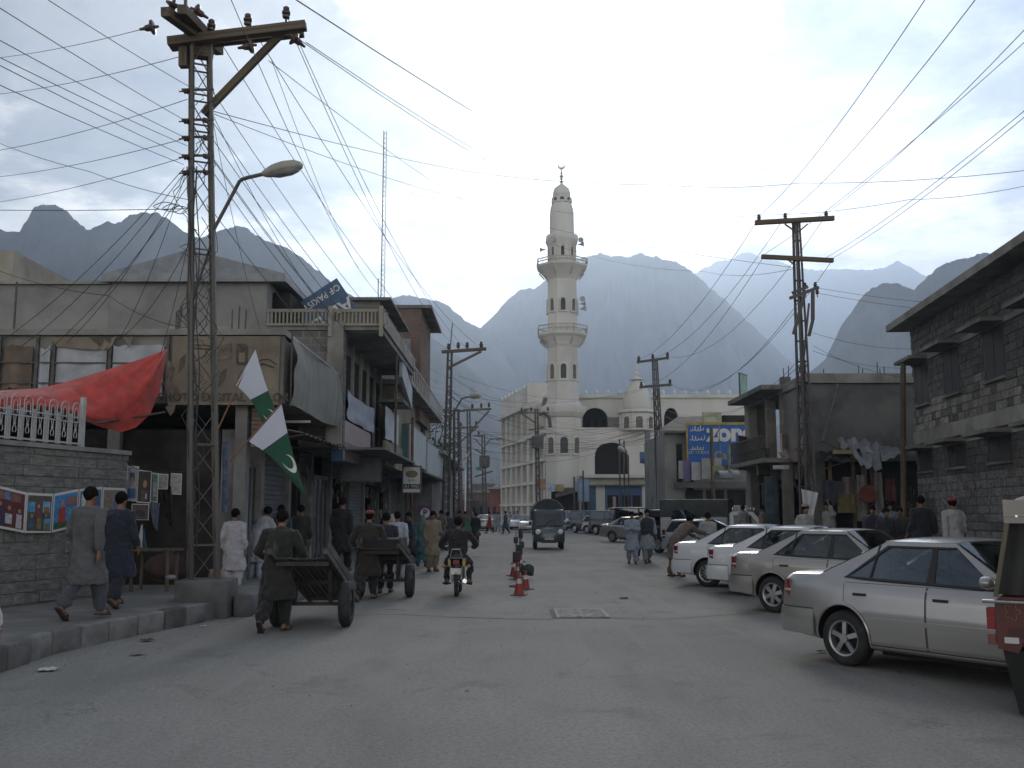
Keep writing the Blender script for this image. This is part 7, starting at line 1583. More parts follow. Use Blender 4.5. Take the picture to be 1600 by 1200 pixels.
def body_meshes(pose, vox, cloth, female=False):
    key = (pose, vox, cloth, female)
    if key in _bodies: return _bodies[key]
    J = {k: Vector(v) for k, v in {**BASE, **POSE[pose]}.items()}
    det = vox <= .014
    b = new()
    eloft(b, [J['pel'] + Vector((0, 0, -.1)), J['pel'], (J['pel'] + J['chest']) / 2, J['chest'], J['neck'] - (J['neck'] - J['chest']) * .25, J['neck']], [(.10, .08), (.15, .11), (.13, .10), (.16, .115), (.13, .09), (.06, .06)])
    b.tube([J['neck'] - (J['neck'] - J['chest']) * .3, J['neck'], J['head'] - Vector((0, .01, .03))], [.08, .056, .052], 12)
    h = J['head']; ball(b, h + Vector((0, -.005, .02)), .076, .096, .105); ball(b, h + Vector((0, .03, -.05)), .056, .062, .065)
    if det:
        b.tube([h + Vector((0, .085, .03)), h + Vector((0, .108, -.012)), h + Vector((0, .10, -.022))], [.010, .016, .014], 8)
        for s_ in (-1, 1): ball(b, h + Vector((s_ * .078, -.005, -.01)), .013, .022, .034, 8, 6)
        b.tube([h + Vector((-.022, .088, -.052)), h + Vector((0, .094, -.05)), h + Vector((.022, .088, -.052))], .008, 6); ball(b, h + Vector((0, .07, -.09)), .028, .028, .024, 8, 6)
    for s_ in 'LR':
        sg = -1 if s_ == 'L' else 1
        b.tube([J['sh' + s_] - Vector((sg * .06, 0, 0)), J['sh' + s_], (J['sh' + s_] + J['el' + s_]) / 2, J['el' + s_], (J['el' + s_] * .6 + J['wr' + s_] * .4), J['wr' + s_]], [.05, .055, .047, .038, .040, .026], 10)
        b.tube([J['hi' + s_] + Vector((0, 0, .04)), J['hi' + s_] - Vector((0, 0, .05)), (J['hi' + s_] + J['kn' + s_]) / 2, J['kn' + s_], J['kn' + s_] * .65 + J['an' + s_] * .35, J['an' + s_]], [.08, .085, .07, .052, .054, .034], 12)
        an, toe = J['an' + s_], J['toe' + s_]; fd = (toe - an); fd.normalize()
        b.tube([an + Vector((0, 0, -.03)) - fd * .05, an + Vector((0, 0, -.03)) + fd * .06, toe - fd * .02, toe + fd * .03], [.035, .042, .036, .018], 10)
        wr, el = J['wr' + s_], J['el' + s_]; d = (wr - el).normalized(); side = Vector((1, 0, 0)); side = (side - d * side.dot(d)); side = side.normalized() if side.length > .2 else Vector((0, 1, 0))
        if pose in ('stand', 'walk', 'walk2'): side = Vector((0, 1, 0)); side = (side - d * side.dot(d)).normalized()
        pn = d.cross(side)
        rings = [[wr + d * f + side * (w_ * cos(a)) + pn * (t_ * sin(a)) for a in [2 * pi * k / 10 for k in range(10)]] for f, w_, t_ in ((-.01, .026, .022), (.03, .036, .018), (.07, .042, .016), (.095, .038, .013))]
        b.loft(rings)
        if det:
            for k, L_ in enumerate((.062, .072, .068, .054)):
                p0 = wr + d * .085 + side * (-.031 + .0205 * k); curl = pn * (.012 + .006 * k) * (-sg)
                b.tube([p0, p0 + d * L_ * .45 + curl * .3, p0 + d * L_ * .8 + curl * 1.0, p0 + d * L_ + curl * 2.0], [.0095, .009, .0085, .007], 6)
            p0 = wr + d * .03 + side * .03; b.tube([p0, p0 + side * .028 + d * .022, p0 + side * .036 + d * .056 - pn * sg * .01], [.012, .011, .008], 6)
        else: ball(b, wr + d * .12, .03, .03, .045, 8, 6)
    res = {}
    vb = min(vox, .011) if det else vox
    res['body'] = baked(b, [('REMESH', dict(mode='VOXEL', voxel_size=vb)), ('SMOOTH', dict(factor=.5, iterations=1 if det else 1))], M_skin, 'body')
    # top
    b = new(); c, n_, p = J['chest'], J['neck'], J['pel']; km = (J['knL'] + J['knR']) / 2; spread = abs(J['knL'].y - J['knR'].y) / 2; wsp = abs(J['knL'].x - J['knR'].x) / 2
    neck0 = n_ + (n_ - c) * .02
    up = [(.082, .08), (.14, .108), (.205, .132), (.205, .145), (.20, .145), (.195, .14)]
    pts = [neck0, n_ - (n_ - c) * .18, n_ - (n_ - c) * .42, c, (c + p) / 2, p + Vector((0, 0, .05))]
    if cloth in ('kameez', 'long'):
        hz_ = .45 if cloth == 'kameez' else .42
        fl = [(p + (km - p) * .25, (.205, .155 + spread * .25)), (p + (km - p) * .6, (.215 + wsp * .1, .165 + spread * .7)), (Vector((km.x, km.y, 0)) * .95 + Vector((0, 0, hz_ + .12)), (.225 + wsp * .2, .17 + spread * .95)), (Vector((km.x, km.y, 0)) * .95 + Vector((0, 0, hz_)), (.23 + wsp * .25, .17 + spread * 1.0))]
        if pose in ('ride', 'sit'): fl = [(p + Vector((0, .03, -.06)), (.2, .17)), (p + Vector((0, .12, -.12)), (.22, .22))]
        pts += [q for q, _ in fl]; up += [r_ for _, r_ in fl]
    else: pts += [p - Vector((0, 0, .08))]; up += [(.185, .135)]
    eloft(b, pts, up, 22)
    sl = 1.0
    for s_ in 'LR':
        sg = -1 if s_ == 'L' else 1; sh, el, wr = J['sh' + s_], J['el' + s_], J['wr' + s_]
        b.tube([sh - Vector((sg * .09, 0, .0)), sh + Vector((0, 0, -.005)), (sh + el) / 2, el, (el + wr) / 2, el.lerp(wr, .93)], [.075, .078, .073, .064, .060, .052], 14)
    tex = bpy.data.textures.get('folds')
    if tex is None: tex = bpy.data.textures.new('folds', 'CLOUDS'); tex.noise_scale = .13; tex.noise_depth = 2
    mods = [('REMESH', dict(mode='VOXEL', voxel_size=max(.012, vox))), ('SMOOTH', dict(factor=.6, iterations=3)), ('DISPLACE', dict(texture=tex, strength=.06, mid_level=.5, texture_coords='LOCAL'))]
    res['top'] = fold(baked(b, mods, M_skin, 'shirt'))
    b = new()
    for s_ in 'LR':
        hi, kn, an = J['hi' + s_], J['kn' + s_], J['an' + s_]
        r_ = (.125, .125, .115, .105, .098, .085, .06) if cloth in ('kameez', 'long') else (.11, .10, .088, .072, .068, .06, .056)
        b.tube([hi + Vector((0, 0, .06)), hi, hi.lerp(kn, .5), kn, kn.lerp(an, .4), kn.lerp(an, .8), kn.lerp(an, .98)], r_, 14)
    ball(b, J['pel'], .17, .13, .12)
    res['legs'] = fold(baked(b, mods, M_skin, 'trousers'), .02)
    b = new()
    for s_ in 'LR':
        an, toe = J['an' + s_], J['toe' + s_]; fd = (toe - an); fd.normalize(); sd2 = fd.cross(Vector((0, 0, 1))).normalized()
        u_ = sd2.cross(fd).normalized(); c0 = an - fd * .07 - u_ * .065; c1 = toe + fd * .05 - u_ * .028
        if det or True: b.loft([[c0.lerp(c1, f) + sd2 * (w_ * x) + u_ * z for x, z in ((-1, -.012), (1, -.012), (1, .012), (-1, .012))] for f, w_ in ((0, .028), (.15, .036), (.5, .034), (.8, .048), (1, .025))])
        b.tube([toe - fd * .04 + sd2 * .048 - u_ * .01, toe - fd * .04 + u_ * .038, toe - fd * .04 - sd2 * .048 - u_ * .01], .014, 6)
    res['shoes'] = b.mesh('sandals', M_shoe, True)
    b = new(); h_ = h + Vector((0, -.008, .035))
    N = 20; M_ = 12; rings = []
    for i in range(M_ + 1):
        t_ = pi * (.0 + .78 * i / M_) + .001; ring = []
        for k in range(N):
            a = 2 * pi * k / N; dd = Vector((sin(t_) * cos(a), sin(t_) * sin(a), cos(t_))); front = max(0, dd.y); tt = t_ * (1 - .56 * front)
            dd = Vector((sin(tt) * cos(a), sin(tt) * sin(a), cos(tt))); e = 1 + .05 * noise.noise(dd * 6)
            ring.append(h_ + Vector((dd.x * (.090 if dd.z > -.3 else .078), dd.y * .108, dd.z * .110)) * e)
        rings.append(ring)
    b.loft(rings, cap=True); res['hair'] = b.mesh('hair', M_hair, True, 180)
    b = new(); ball(b, h + Vector((0, -.005, .085)), .096, .112, .055, 20, 8); res['cap'] = b.mesh('cap', M_hair, True, 60)
    b = new(); eloft(b, [h + Vector((0, .0, .13)), h + Vector((0, -.005, .09)), h + Vector((0, -.02, .0)), n_ + Vector((0, -.01, .02)), n_ + (c - n_) * .35 + Vector((0, -.01, 0)), c + Vector((0, -.02, -.1))], [(.05, .06), (.10, .115), (.115, .12), (.12, .11), (.22, .15), (.235, .165)], 20)
    res['veil'] = baked(b, mods[:1] + mods[2:], M_skin, 'veil') if female else None
    b = new(); eloft(b, [n_ - (n_ - c) * .05, n_ - (n_ - c) * .35, c, (c + p) / 2, p + Vector((0, 0, .0)), p - Vector((0, 0, .12))], [(.13, .09), (.218, .145), (.228, .168), (.22, .165), (.22, .165), (.225, .17)], 20)
    res['vest'] = baked(b, mods, M_skin, 'waistcoat') if cloth != 'none' else None
    b = new()
    if det:
        for s_ in (-1, 1): ball(b, h + Vector((s_ * .03, .083, .012)), .012, .008, .006, 8, 5)
        res['eyes'] = b.mesh('eyes', M_eye, True)
    _bodies[key] = res; return res
def fold(me, amp=.022):
    """hanging folds pressed into the cloth"""
    import numpy as np
    n = len(me.vertices); co = np.empty(n * 3); no = np.empty(n * 3); me.vertices.foreach_get('co', co); me.vertices.foreach_get('normal', no)
    co = co.reshape(-1, 3); no = no.reshape(-1, 3); x, y, z = co.T; k = np.clip((1.45 - z) * 1.3, .25, 1)
    f = np.sin(x * 34 + 2.2 * np.sin(z * 7 + y * 5) + 1.3 * np.sin(y * 19)) * .5 + np.sin(y * 29 + 1.9 * np.sin(z * 9 + x * 8) + x * 13) * .4 + np.sin(z * 41 + 3 * np.sin(x * 15) + y * 21) * .22
    co += no * (amp * .62 * k * f)[:, None]; me.vertices.foreach_set('co', co.ravel()); me.update(); return me
def fab(c): return mat('cotton_%02x%02x%02x' % tuple(int(k * 255) for k in c), c, .9, var=.14, scale=5, sheen=.15, bump=.15, bscale=60)
def person(px, py, z0, face, top, legs=None, pose='stand', h=1.72, label='', group=None, Y=None, cap=None, vest=None, cloth='kameez', veil=None, X=None, hair=True, hairc=None):
    """px, py: where the feet touch a floor of height z0; face: compass heading, 90 = up the street"""
    g = gnd(px, py, z0) if Y is None else Vector((at(px, 800, Y).x if X is None else X, Y, z0))
    vox = .013 if g.y < 21 else (.02 if g.y < 36 else .034)
    r_ = body_meshes(pose, vox, cloth, veil is not None)
    t = empty('person', g, radians(face - 90), label, 'person', group); s = h / 1.72; t.scale = (s, s, s)
    link('body', r_['body'], t)
    def col_(nm, me, m):
        o = link(nm, me, t); o.material_slots[0].link = 'OBJECT'; o.material_slots[0].material = m; return o
    col_('kameez' if cloth in ('kameez', 'long') else 'shirt', r_['top'], fab(top)); col_('shalwar' if cloth in ('kameez', 'long') else 'trousers', r_['legs'], fab(legs or top)); link('sandals', r_['shoes'], t)
    if veil: col_('headscarf', r_['veil'], fab(veil))
    elif hair: link('hair', r_['hair'], t)
    if cap: col_('cap', r_['cap'], fab(cap))
    if vest: col_('waistcoat', r_['vest'], fab(vest))
    if 'eyes' in r_: link('eyes', r_['eyes'], t)
    return t
def rel(t, p): return p
person(130, 966, SW + .016, 78, (.085, .084, .088), (.06, .062, .075), 'walk', 1.74, 'man in a long grey shalwar kameez walking away past the posters')
person(180, 948, SW + .016, 80, (.017, .020, .034), (.018, .020, .030), 'walk2', 1.70, 'man in dark navy shalwar kameez walking beside the man in grey')
person(430, 986, 0, 86, (.019, .019, .015), (.014, .015, .015), 'push', 1.74, 'man in dark olive kameez pushing the near empty handcart')
person(363, 925, .12, 82, (.42, .41, .43), (.42, .41, .43), 'stand', 1.62, 'man in white kameez standing behind the pole plinth')
person(402, 912, .12, 75, (.40, .41, .43), (.36, .40, .44), 'reach', 1.78, 'man in white bending with one arm stretched out towards the standing man')
person(436, 906, .15, 88, (.035, .045, .075), (.03, .03, .035), 'stand', 1.68, 'man in navy seen just behind the near cart pusher', cloth='shirt')
person(468, 898, .18, 92, (.035, .037, .033), (.03, .03, .032), 'stand', 1.66, 'boy in dark short shirt standing by the shop shutters', cloth='shirt')
person(533, 893, SW, 84, (.018, .018, .020), (.016, .016, .018), 'walk', 1.76, 'tall man in black kameez walking along the shop fronts')
person(573, 936, 0, 90, (.027, .022, .016), (.018, .016, .014), 'push', 1.74, 'man in brown with a red cap pushing the second handcart', cap=(.22, .03, .025))
person(604, 925, 0, 94, (.022, .024, .034), (.02, .02, .022), 'stand', 1.66, 'man in dark blue shirt walking beside the second cart', cloth='shirt', Y=21.4)
person(621, 905, 0, 88, (.36, .38, .44), (.36, .38, .44), 'walk', 1.68, 'man in pale white kameez beyond the second cart', Y=24.5)
person(614, 900, 0, 85, (.30, .26, .22), (.30, .26, .22), 'walk', 1.62, 'woman with a beige headscarf half hidden behind the man in white', Y=25.6, veil=(.34, .28, .22))
person(675, 893, 0, -60, (.22, .175, .12), (.20, .16, .11), 'stand', 1.70, 'man in sand coloured shalwar kameez facing the camera near the parking sign')
person(659, 885, 0, 100, (.05, .12, .13), (.04, .20, .26), 'walk2', 1.58, 'woman in teal with bright turquoise trousers beside the man in sand colour', veil=(.08, .14, .14))
person(679, 878, 0, 80, (.2, .18, .16), (.14, .13, .12), 'stand', 1.62, 'figure in greyish brown under the parking sign', Y=35.5)
person(743, 851, 0, 88, (.018, .018, .02), (.016, .016, .018), 'walk', 1.62, 'lone figure in black walking down the middle of the far lane')
person(988, 881, 0, -95, (.26, .30, .36), (.27, .31, .38), 'hold', 1.68, 'man in light blue shalwar kameez walking with hands together')
person(1012, 880, 0, -88, (.24, .26, .29), (.24, .26, .28), 'walk', 1.76, 'man in pale kameez and dark waistcoat walking towards the camera', vest=(.03, .035, .045))
person(1001, 875, 0, -90, (.10, .085, .085), (.05, .05, .055), 'walk2', 1.66, 'darker figure half hidden between the two walking men', Y=35.5)
person(1062, 901, 0, 28, (.13, .105, .085), (.11, .09, .075), 'lean', 1.74, 'man in brown kameez leaning over to wipe the white sedan')
person(1098, 880, 0, 60, (.32, .33, .33), (.3, .3, .3), 'stand', 1.66, 'man in pale shirt standing behind the white sedan', Y=28.5, X=5.55, cloth='shirt')
ER = RW + .016
person(1434, 0, ER, 100, (.016, .016, .024), (.02, .02, .022), 'walk', 1.76, 'man in black walking away before the block building', Y=22.5, X=9.18)
person(1484, 0, ER, 95, (.34, .34, .35), (.3, .3, .3), 'walk2', 1.70, 'man in white kameez and a red cap beside the block wall', Y=21.5, X=9.45, cap=(.26, .02, .03))
person(1359, 0, ER, -120, (.05, .055, .07), (.05, .05, .05), 'stand', 1.56, 'boy in dark waistcoat over white near the clothes stall', Y=24.5, X=8.80, vest=(.02, .02, .03))
person(1387, 0, ER, -100, (.16, .21, .28), (.1, .1, .12), 'stand', 1.66, 'young man in light blue shirt facing the street by the stall', Y=25.5, X=9.6, cloth='shirt')
person(1377, 0, ER, -80, (.03, .03, .035), (.03, .03, .035), 'stand', 1.5, 'dark haired boy in front of the young man in light blue', Y=24.0, X=8.93)
person(1402, 0, ER, -110, (.05, .045, .045), (.05, .05, .05), 'stand', 1.52, 'boy in dark clothes right of the young man in light blue', Y=25.0, X=9.66)
person(1254, 0, ER, -70, (.28, .28, .27), (.2, .2, .2), 'stand', 1.58, 'man with a rolled wool cap among the parked cars', Y=23.5, X=6.86, cap=(.24, .21, .16))
person(1290, 0, ER, 160, (.20, .21, .21), (.18, .18, .18), 'stand', 1.66, 'man in grey beside the lattice pole holding up a white cloth', Y=26.2, X=8.25, pose2=None) if False else person(1290, 0, ER, 200, (.20, .21, .21), (.18, .18, .18), 'armup', 1.68, 'man in grey by the lattice pole next to the raised white cloth', Y=26.2, X=8.28)
person(1160, 0, ER, 150, (.2, .15, .12), (.1, .1, .1), 'stand', 1.62, 'shopper in brown by the blue shop door', Y=36, X=9.0)
person(1145, 0, ER, 120, (.3, .3, .3), (.2, .2, .2), 'stand', 1.66, 'shopper in white near the balcony shops', Y=39.5, X=9.1)
# far little crowd at the end of the street
for px_, Y_, c, lg, lab in ((790, 76, (.03, .045, .09), (.03, .04, .07), 'far man in blue crossing the end of the street'), (778, 84, (.20, .22, .24), (.2, .22, .24), 'far man in pale grey at the end of the street'), (765, 78, (.20, .03, .03), (.03, .03, .03), 'far figure in red top near the silver car'),
        (797, 105, (.22, .22, .24), (.2, .2, .2), 'far walker in whitish clothes before the mosque wing'), (803, 98, (.09, .09, .11), (.08, .08, .1), 'far walker in grey before the mosque wing'), (808, 101, (.10, .07, .07), (.08, .07, .07), 'far walker in brownish clothes before the mosque wing'), (772, 95, (.24, .22, .2), (.2, .2, .2), 'far walker in cream beyond the silver car'),
        (718, 52, (.03, .03, .035), (.03, .03, .03), 'dark figure walking beside the green rickshaw'), (727, 64, (.12, .12, .12), (.1, .1, .1), 'grey figure beyond the green rickshaw'), (700, 46, (.05, .05, .05), (.04, .04, .04), 'dark figure at the foot of the far lattice pole'), (690, 44, (.15, .13, .10), (.1, .1, .1), 'brown clad figure near the far lattice pole'), (640, 33, (.03, .03, .04), (.03, .03, .03), 'dark figure under the A1 WEI sign')):
    person(px_, 0, 0, 90 + rnd.uniform(-30, 200), c, lg, rnd.choice(('walk', 'walk2')), rnd.uniform(1.62, 1.74), lab, Y=Y_)
# partly seen walker at the left edge: sleeve and hand
person(0, 0, 0, 88, (.50, .52, .52), (.46, .48, .48), 'walk2', 1.70, 'walker in white whose sleeve and hand enter at the left edge', Y=7.0, X=-3.86)
# raised white cloth
q = at(1266, 800, 26.0)
cloth('white_cloth', 'white cloth held up above the parked cars', 'cloth', at(1252, 764, 26), at(1278, 770, 26), at(1258, 812, 26), at(1268, 820, 26), M_whitecloth, amp=.05, seed=2, nu=12, nv=16, wr=5)
# ------------------------------------------------------------------ carts, motorcycle, street things
def cart(name, label, X, Y, rear_z, front_z, L0, L1, w, R, boards=9, rails=True, heading=0.0):
    t = empty(name, (X, Y, 0), heading, label, 'handcart')
    M_cw = mat('cart_plank', (.055, .05, .045), .8, var=.4, scale=4, stretch=(3, .3, 1), bump=.4, rand=.3); M_cf = mat('cart_frame', (.035, .033, .03), .7, var=.3, scale=4)
    def zf(y): return front_z + (rear_z - front_z) * (L1 - y) / (L1 + L0)
    a = math.atan2(front_z - rear_z, L0 + L1); Lb = hypot(L0 + L1, rear_z - front_z)
    me = new().box(-.5, .5, -.5, .5, -.5, .5).mesh('plank', M_cw)
    for i in range(boards):
        x = -w / 2 + w * (i + .5) / boards; link('plank', me, t, (x, (L1 - L0) / 2 + rnd.uniform(-.02, .02), (rear_z + front_z) / 2 + rnd.uniform(-.006, .006)), (a, 0, 0), (w / boards - .012, Lb + rnd.uniform(-.03, .03), .025))
    for s_ in (-1, 1):
        x = s_ * (w / 2 + .02); new().beam((x, -L0 - .3, zf(-L0 - .3) + (.02)), (x, L1 + .25, zf(L1 + .25)), .06, .08).build('side_rail', M_cw, t)
        if rails: new().beam((x, -L0, zf(-L0) + .16), (x, L1, zf(L1) + .16), .03, .12).build('side_board', M_cw, t)
    for y in (-L0 + .1, (L1 - L0) / 2, L1 - .1): new().beam((-w / 2, y, zf(y) - .05), (w / 2, y, zf(y) - .05), .05, .06).build('cross_beam', M_cf, t)
    new().beam((-w / 2 - .1, 0, R), (w / 2 + .1, 0, R), .055).build('axle', M_cf, t)
    for s_ in (-1, 1):
        new().beam((s_ * w * .36, 0, R), (s_ * w * .40, -.25, zf(-.25) - .03), .05).build('bracket', M_cf, t); new().beam((s_ * w * .36, 0, R), (s_ * w * .40, .3, zf(.3) - .03), .05).build('bracket', M_cf, t)
        o = link('wheel', tyre_mesh(R, .15, R * .6), t, (s_ * (w / 2 + .14), 0, R), (0, 0, pi / 2 * 1 + 0)); o.rotation_euler = (0, 0, pi / 2)
        h_ = new().lathe([(R * .62, -.05), (R * .3, -.06), (.05, -.08), (.05, .08), (R * .3, .06), (R * .62, .05)], 20, ax='y').build('rim', M_cf, o, smooth=True, angle=30)
    return t
cart('handcart', 'empty wooden handcart with tilted bed and rubber tyres, pushed by the man in olive', -2.98, 15.15, 1.04, .30, .85, 1.6, .74, .335)
c2_ = cart('handcart', 'loaded dark handcart pushed by the man with the red cap', -2.55, 20.3, .98, .66, .8, 1.1, .72, .33)
b = new().box(-.34, .34, -.6, .9, .86, 1.16); o = b.build('cloth_load', mat('dark_load_cloth', (.025, .024, .025), .9, var=.4), None); o.location = (-2.55, 20.3, 0); tag(o, 'dark wrapped load lying on the second handcart', 'load')
md = None
# motorcycle seen from behind
mc = empty('motorcycle', (at(710, 934, 19.6).x, gnd(710, 934).y + .28, 0), radians(90), 'small motorcycle seen from behind with chrome rack and yellow side panels', 'motorcycle')
def mwheel(x, nm):
    b = new(); b.lathe([(.235, -.035), (.27, -.042), (.29, -.025), (.295, 0), (.29, .025), (.27, .042), (.235, .035)], 36, (x, 0, .295), ax='y', cap=False); o = b.build(nm, M_tyre, mc, smooth=True)
    b = new(); b.lathe([(.235, -.03), (.22, -.02), (.22, .02), (.235, .03)], 30, (x, 0, .295), ax='y', cap=False); b.lathe([(.05, -.06), (.05, .06)], 14, (x, 0, .295), ax='y')
    for k in range(18): a = 2 * pi * k / 18; b.beam((x + .05 * cos(a), .03 * (-1) ** k, .295 + .05 * sin(a)), (x + .225 * cos(a), 0, .295 + .225 * sin(a)), .005)
    b.build('rim', M_chrome, o, smooth=True)
mwheel(0, 'wheel'); mwheel(1.22, 'wheel')
new().tube([(-.30, 0, .46), (-.25, 0, .60), (-.1, 0, .66), (.1, 0, .66)], [.05, .075, .08, .06], 10).build('rear_mudguard', M_trim, mc, smooth=True)
new().loft([[(x, w_ * cos(a), z + h_ * sin(a)) for a in [2 * pi * k / 14 for k in range(14)]] for x, w_, z, h_ in ((-.22, .10, .80, .03), (-.15, .13, .80, .05), (.2, .13, .79, .06), (.5, .09, .78, .05))]).build('seat', M_trim, mc, smooth=True)
new().loft([[(x, w_ * cos(a), z + h_ * sin(a)) for a in [2 * pi * k / 14 for k in range(14)]] for x, w_, z, h_ in ((.45, .05, .80, .05), (.55, .12, .82, .11), (.85, .13, .85, .12), (1.0, .07, .86, .08))]).build('fuel_tank', mat('yellow_tank', (.28, .22, .04), .35, coat=.6), mc, smooth=True)
for s_ in (-1, 1):
    new().prism([(-.12, s_ * .12, .60), (.25, s_ * .12, .58), (.22, s_ * .12, .76), (-.10, s_ * .12, .76)], (0, s_ * .05, 0)).build('side_panel', MATS['yellow_tank'], mc)
    new().tube([(-.18, s_ * .13, .74), (-.34, s_ * .12, .78), (-.36, s_ * .10, .88)], .012, 6).build('grab_bar', M_chrome, mc)
    new().tube([(0, s_ * .085, .30), (-.02, s_ * .10, .70)], [.02, .028], 8).build('shock_absorber', M_chrome, mc, smooth=True)
    b = new(); b.tube([(-.22, s_ * .12, .62), (-.24, s_ * .24, .62)], .008, 5); b.lathe([(.02, -.03), (.035, -.01), (.035, .02), (.02, .03)], 10, (-.25, s_ * .25, .62), ax='x'); b.build('indicator', mat('amber_lens', (.4, .16, .02)), mc)
    new().tube([(.15, s_ * .12, .25), (.15, s_ * .30, .25)], .016, 6).build('footrest', M_black, mc)
    b = new(); b.tube([(1.0, s_ * .30, .98), (1.02, s_ * .38, 1.18)], .007, 5); b.lathe([(.05, -.01), (.055, .01)], 14, (1.02, s_ * .40, 1.22), ax='x'); b.build('mirror', M_trim, mc)
new().tube([(-.36, -.10, .88), (-.37, -.08, .95), (-.37, .08, .95), (-.36, .10, .88)], .014, 6).tube([(-.36, -.10, .78), (-.36, .10, .78)], .012, 6).build('carrier', M_chrome, mc)
new().box(-.31, -.26, -.06, .06, .66, .74).build('tail_light', M_tail, mc); new().box(-.34, -.325, -.1, .1, .46, .58).build('number_plate', M_plate, mc)
new().tube([(.9, -.32, .96), (1.0, -.2, .98), (1.02, 0, .95), (1.0, .2, .98), (.9, .32, .96)], .014, 6).build('handlebar', M_chrome, mc, smooth=True)
new().tube([(1.22, -.09, .30), (1.02, -.08, .92)], .022, 8).tube([(1.22, .09, .30), (1.02, .08, .92)], .022, 8).tube([(1.02, -.08, .9), (1.02, .08, .9)], .02, 8).build('fork', M_chrome, mc)
new().box(.35, .75, -.12, .12, .26, .58).build('engine', M_steeld, mc); new().tube([(.5, -.15, .25), (.1, -.17, .28), (-.45, -.18, .34)], [.025, .04, .045], 10).build('exhaust', M_chrome, mc, smooth=True)
p_ = mc.location
person(0, 0, 0, 90, (.016, .014, .014), (.014, .014, .015), 'ride', 1.72, 'rider in black hunched on the motorcycle heading away', Y=p_.y + .30, X=p_.x, cloth='shirt')

# traffic cones and the row of flags on sticks
M_cone = mat('faded_orange_red', (.26, .04, .03), .6, var=.12, dirt=(.2, .05, .04, .4)); M_cb = mat('white_band', (.55, .52, .50), .6)
def cone(px, py, label, s=1.0, tilt=0.0):
    g = gnd(px, py); t = empty('traffic_cone', g, rnd.uniform(0, 1.5), label, 'traffic cone', 'traffic cones along the middle of the road'); t.scale = (s * .88, s * .88, s * .68); t.rotation_euler.x = tilt
    new().box(-.19, .19, -.19, .19, 0, .03).build('base', mat('dark_cone_base', (.09, .03, .025), .8), t)
    new().lathe([(.145, .03), (.13, .05), (.075, .38)], 20).build('cone_body', M_cone, t, smooth=True); new().lathe([(.077, .381), (.055, .53)], 20).build('band', M_cb, t, smooth=True); new().lathe([(.0545, .531), (.03, .70), (.022, .71)], 20).build('cone_tip', M_cone, t, smooth=True)
cone(811, 930, 'nearest traffic cone of the road-middle line, red with one white band', .92)
cone(821, 921, 'traffic cone just behind and right of the nearest one', .86)
cone(808, 906, 'third cone of the line, left of the dark cloth bundle', .90)
cone(803, 900, 'cone at the left behind the third one', .9)
cone(814, 893, 'cone standing before the hanging dark panels', .9)
M_flag = mat('dark_marker_cloth', (.06, .035, .045), .85, var=.3, scale=5); M_flag2 = mat('dark_green_marker_cloth', (.03, .045, .045), .85, var=.3, scale=5)
for i, (px_, y0, y1, wpx, Y_, m, lab) in enumerate(((807, 862, 878, 12, 23.0, M_flag, 'wide maroon marker box on a cone stick, nearest of the markers'), (812, 851, 866, 9, 26.0, M_flag2, 'dark green marker box on a stick behind the maroon one'), (815, 846, 856, 8, 29.0, M_flag, 'square dark marker box between the green and the tallest'), (806, 839, 849, 7, 33.0, M_flag, 'small left-hand dark marker box on a stick'), (813.5, 830, 841, 7, 34.0, M_flag, 'tallest far maroon marker box with thin tip'))):
    a = at(px_ - wpx / 2, y1, Y_); c = at(px_ + wpx / 2, y0, Y_); xc = (a.x + c.x) / 2; t = empty('road_marker', (xc, Y_, 0), 0, lab, 'road marker', 'dark marker boxes down the road middle')
    w_ = c.x - a.x; link('marker_box', baked(new().box(-w_ / 2, w_ / 2, -.08, .08, a.z, c.z), [('BEVEL', dict(width=.02, segments=2))], m, 'marker_box'), t)
    new().tube([(0, 0, .02), (0, 0, c.z + .18)], .012, 6).build('stick', M_steeld, t); new().lathe([(.17, 0), (.17, .03), (.03, .06)], 14).build('base', MATS['dark_cone_base'], t)
cloth('cloth_bundle', 'dark cloth bundle slumped beside the traffic cones', 'cloth', at(815, 886, 25.5), at(831, 883, 25.5), at(815, 897, 25.3), at(832, 897, 25.3), M_flag2, amp=.05, seed=4, nu=10, nv=8, th=.12, wr=4)

# steel drain cover set in the asphalt
g0, g1, g2, g3 = gnd(873, 966), gnd(950, 966), gnd(948, 953), gnd(880, 953)
t = empty('drain_cover', ((g0.x + g1.x) / 2, (g0.y + g2.y) / 2, 0), 0, 'pale barred concrete drain cover set in the road', 'drain cover')
M_dc = mat('pale_worn_concrete', (.34, .33, .31), .8, var=.4, scale=8, dirt=(.2, .2, .185, .6), dscale=4)
cx_, cy_ = t.location.x, t.location.y; w_ = (g1.x - g0.x) / 2; d_ = (g2.y - g0.y) / 2
for i in range(7): y = -d_ + 2 * d_ * (i + .5) / 7; new().box(-w_, w_, y - d_ / 15, y + d_ / 15, .002, .028).build('bar', M_dc, t)
for i in range(3): x = -w_ + 2 * w_ * i / 2; new().box(x - .03, x + .03, -d_, d_, .002, .022).build('frame_bar', M_dc, t)
new().box(-w_ - .1, w_ + .03, -d_ - .03, d_ + .03, .001, .006).build('slot', M_black, t)
M_crk = mat('tar_seam', (.06, .06, .058), .9)
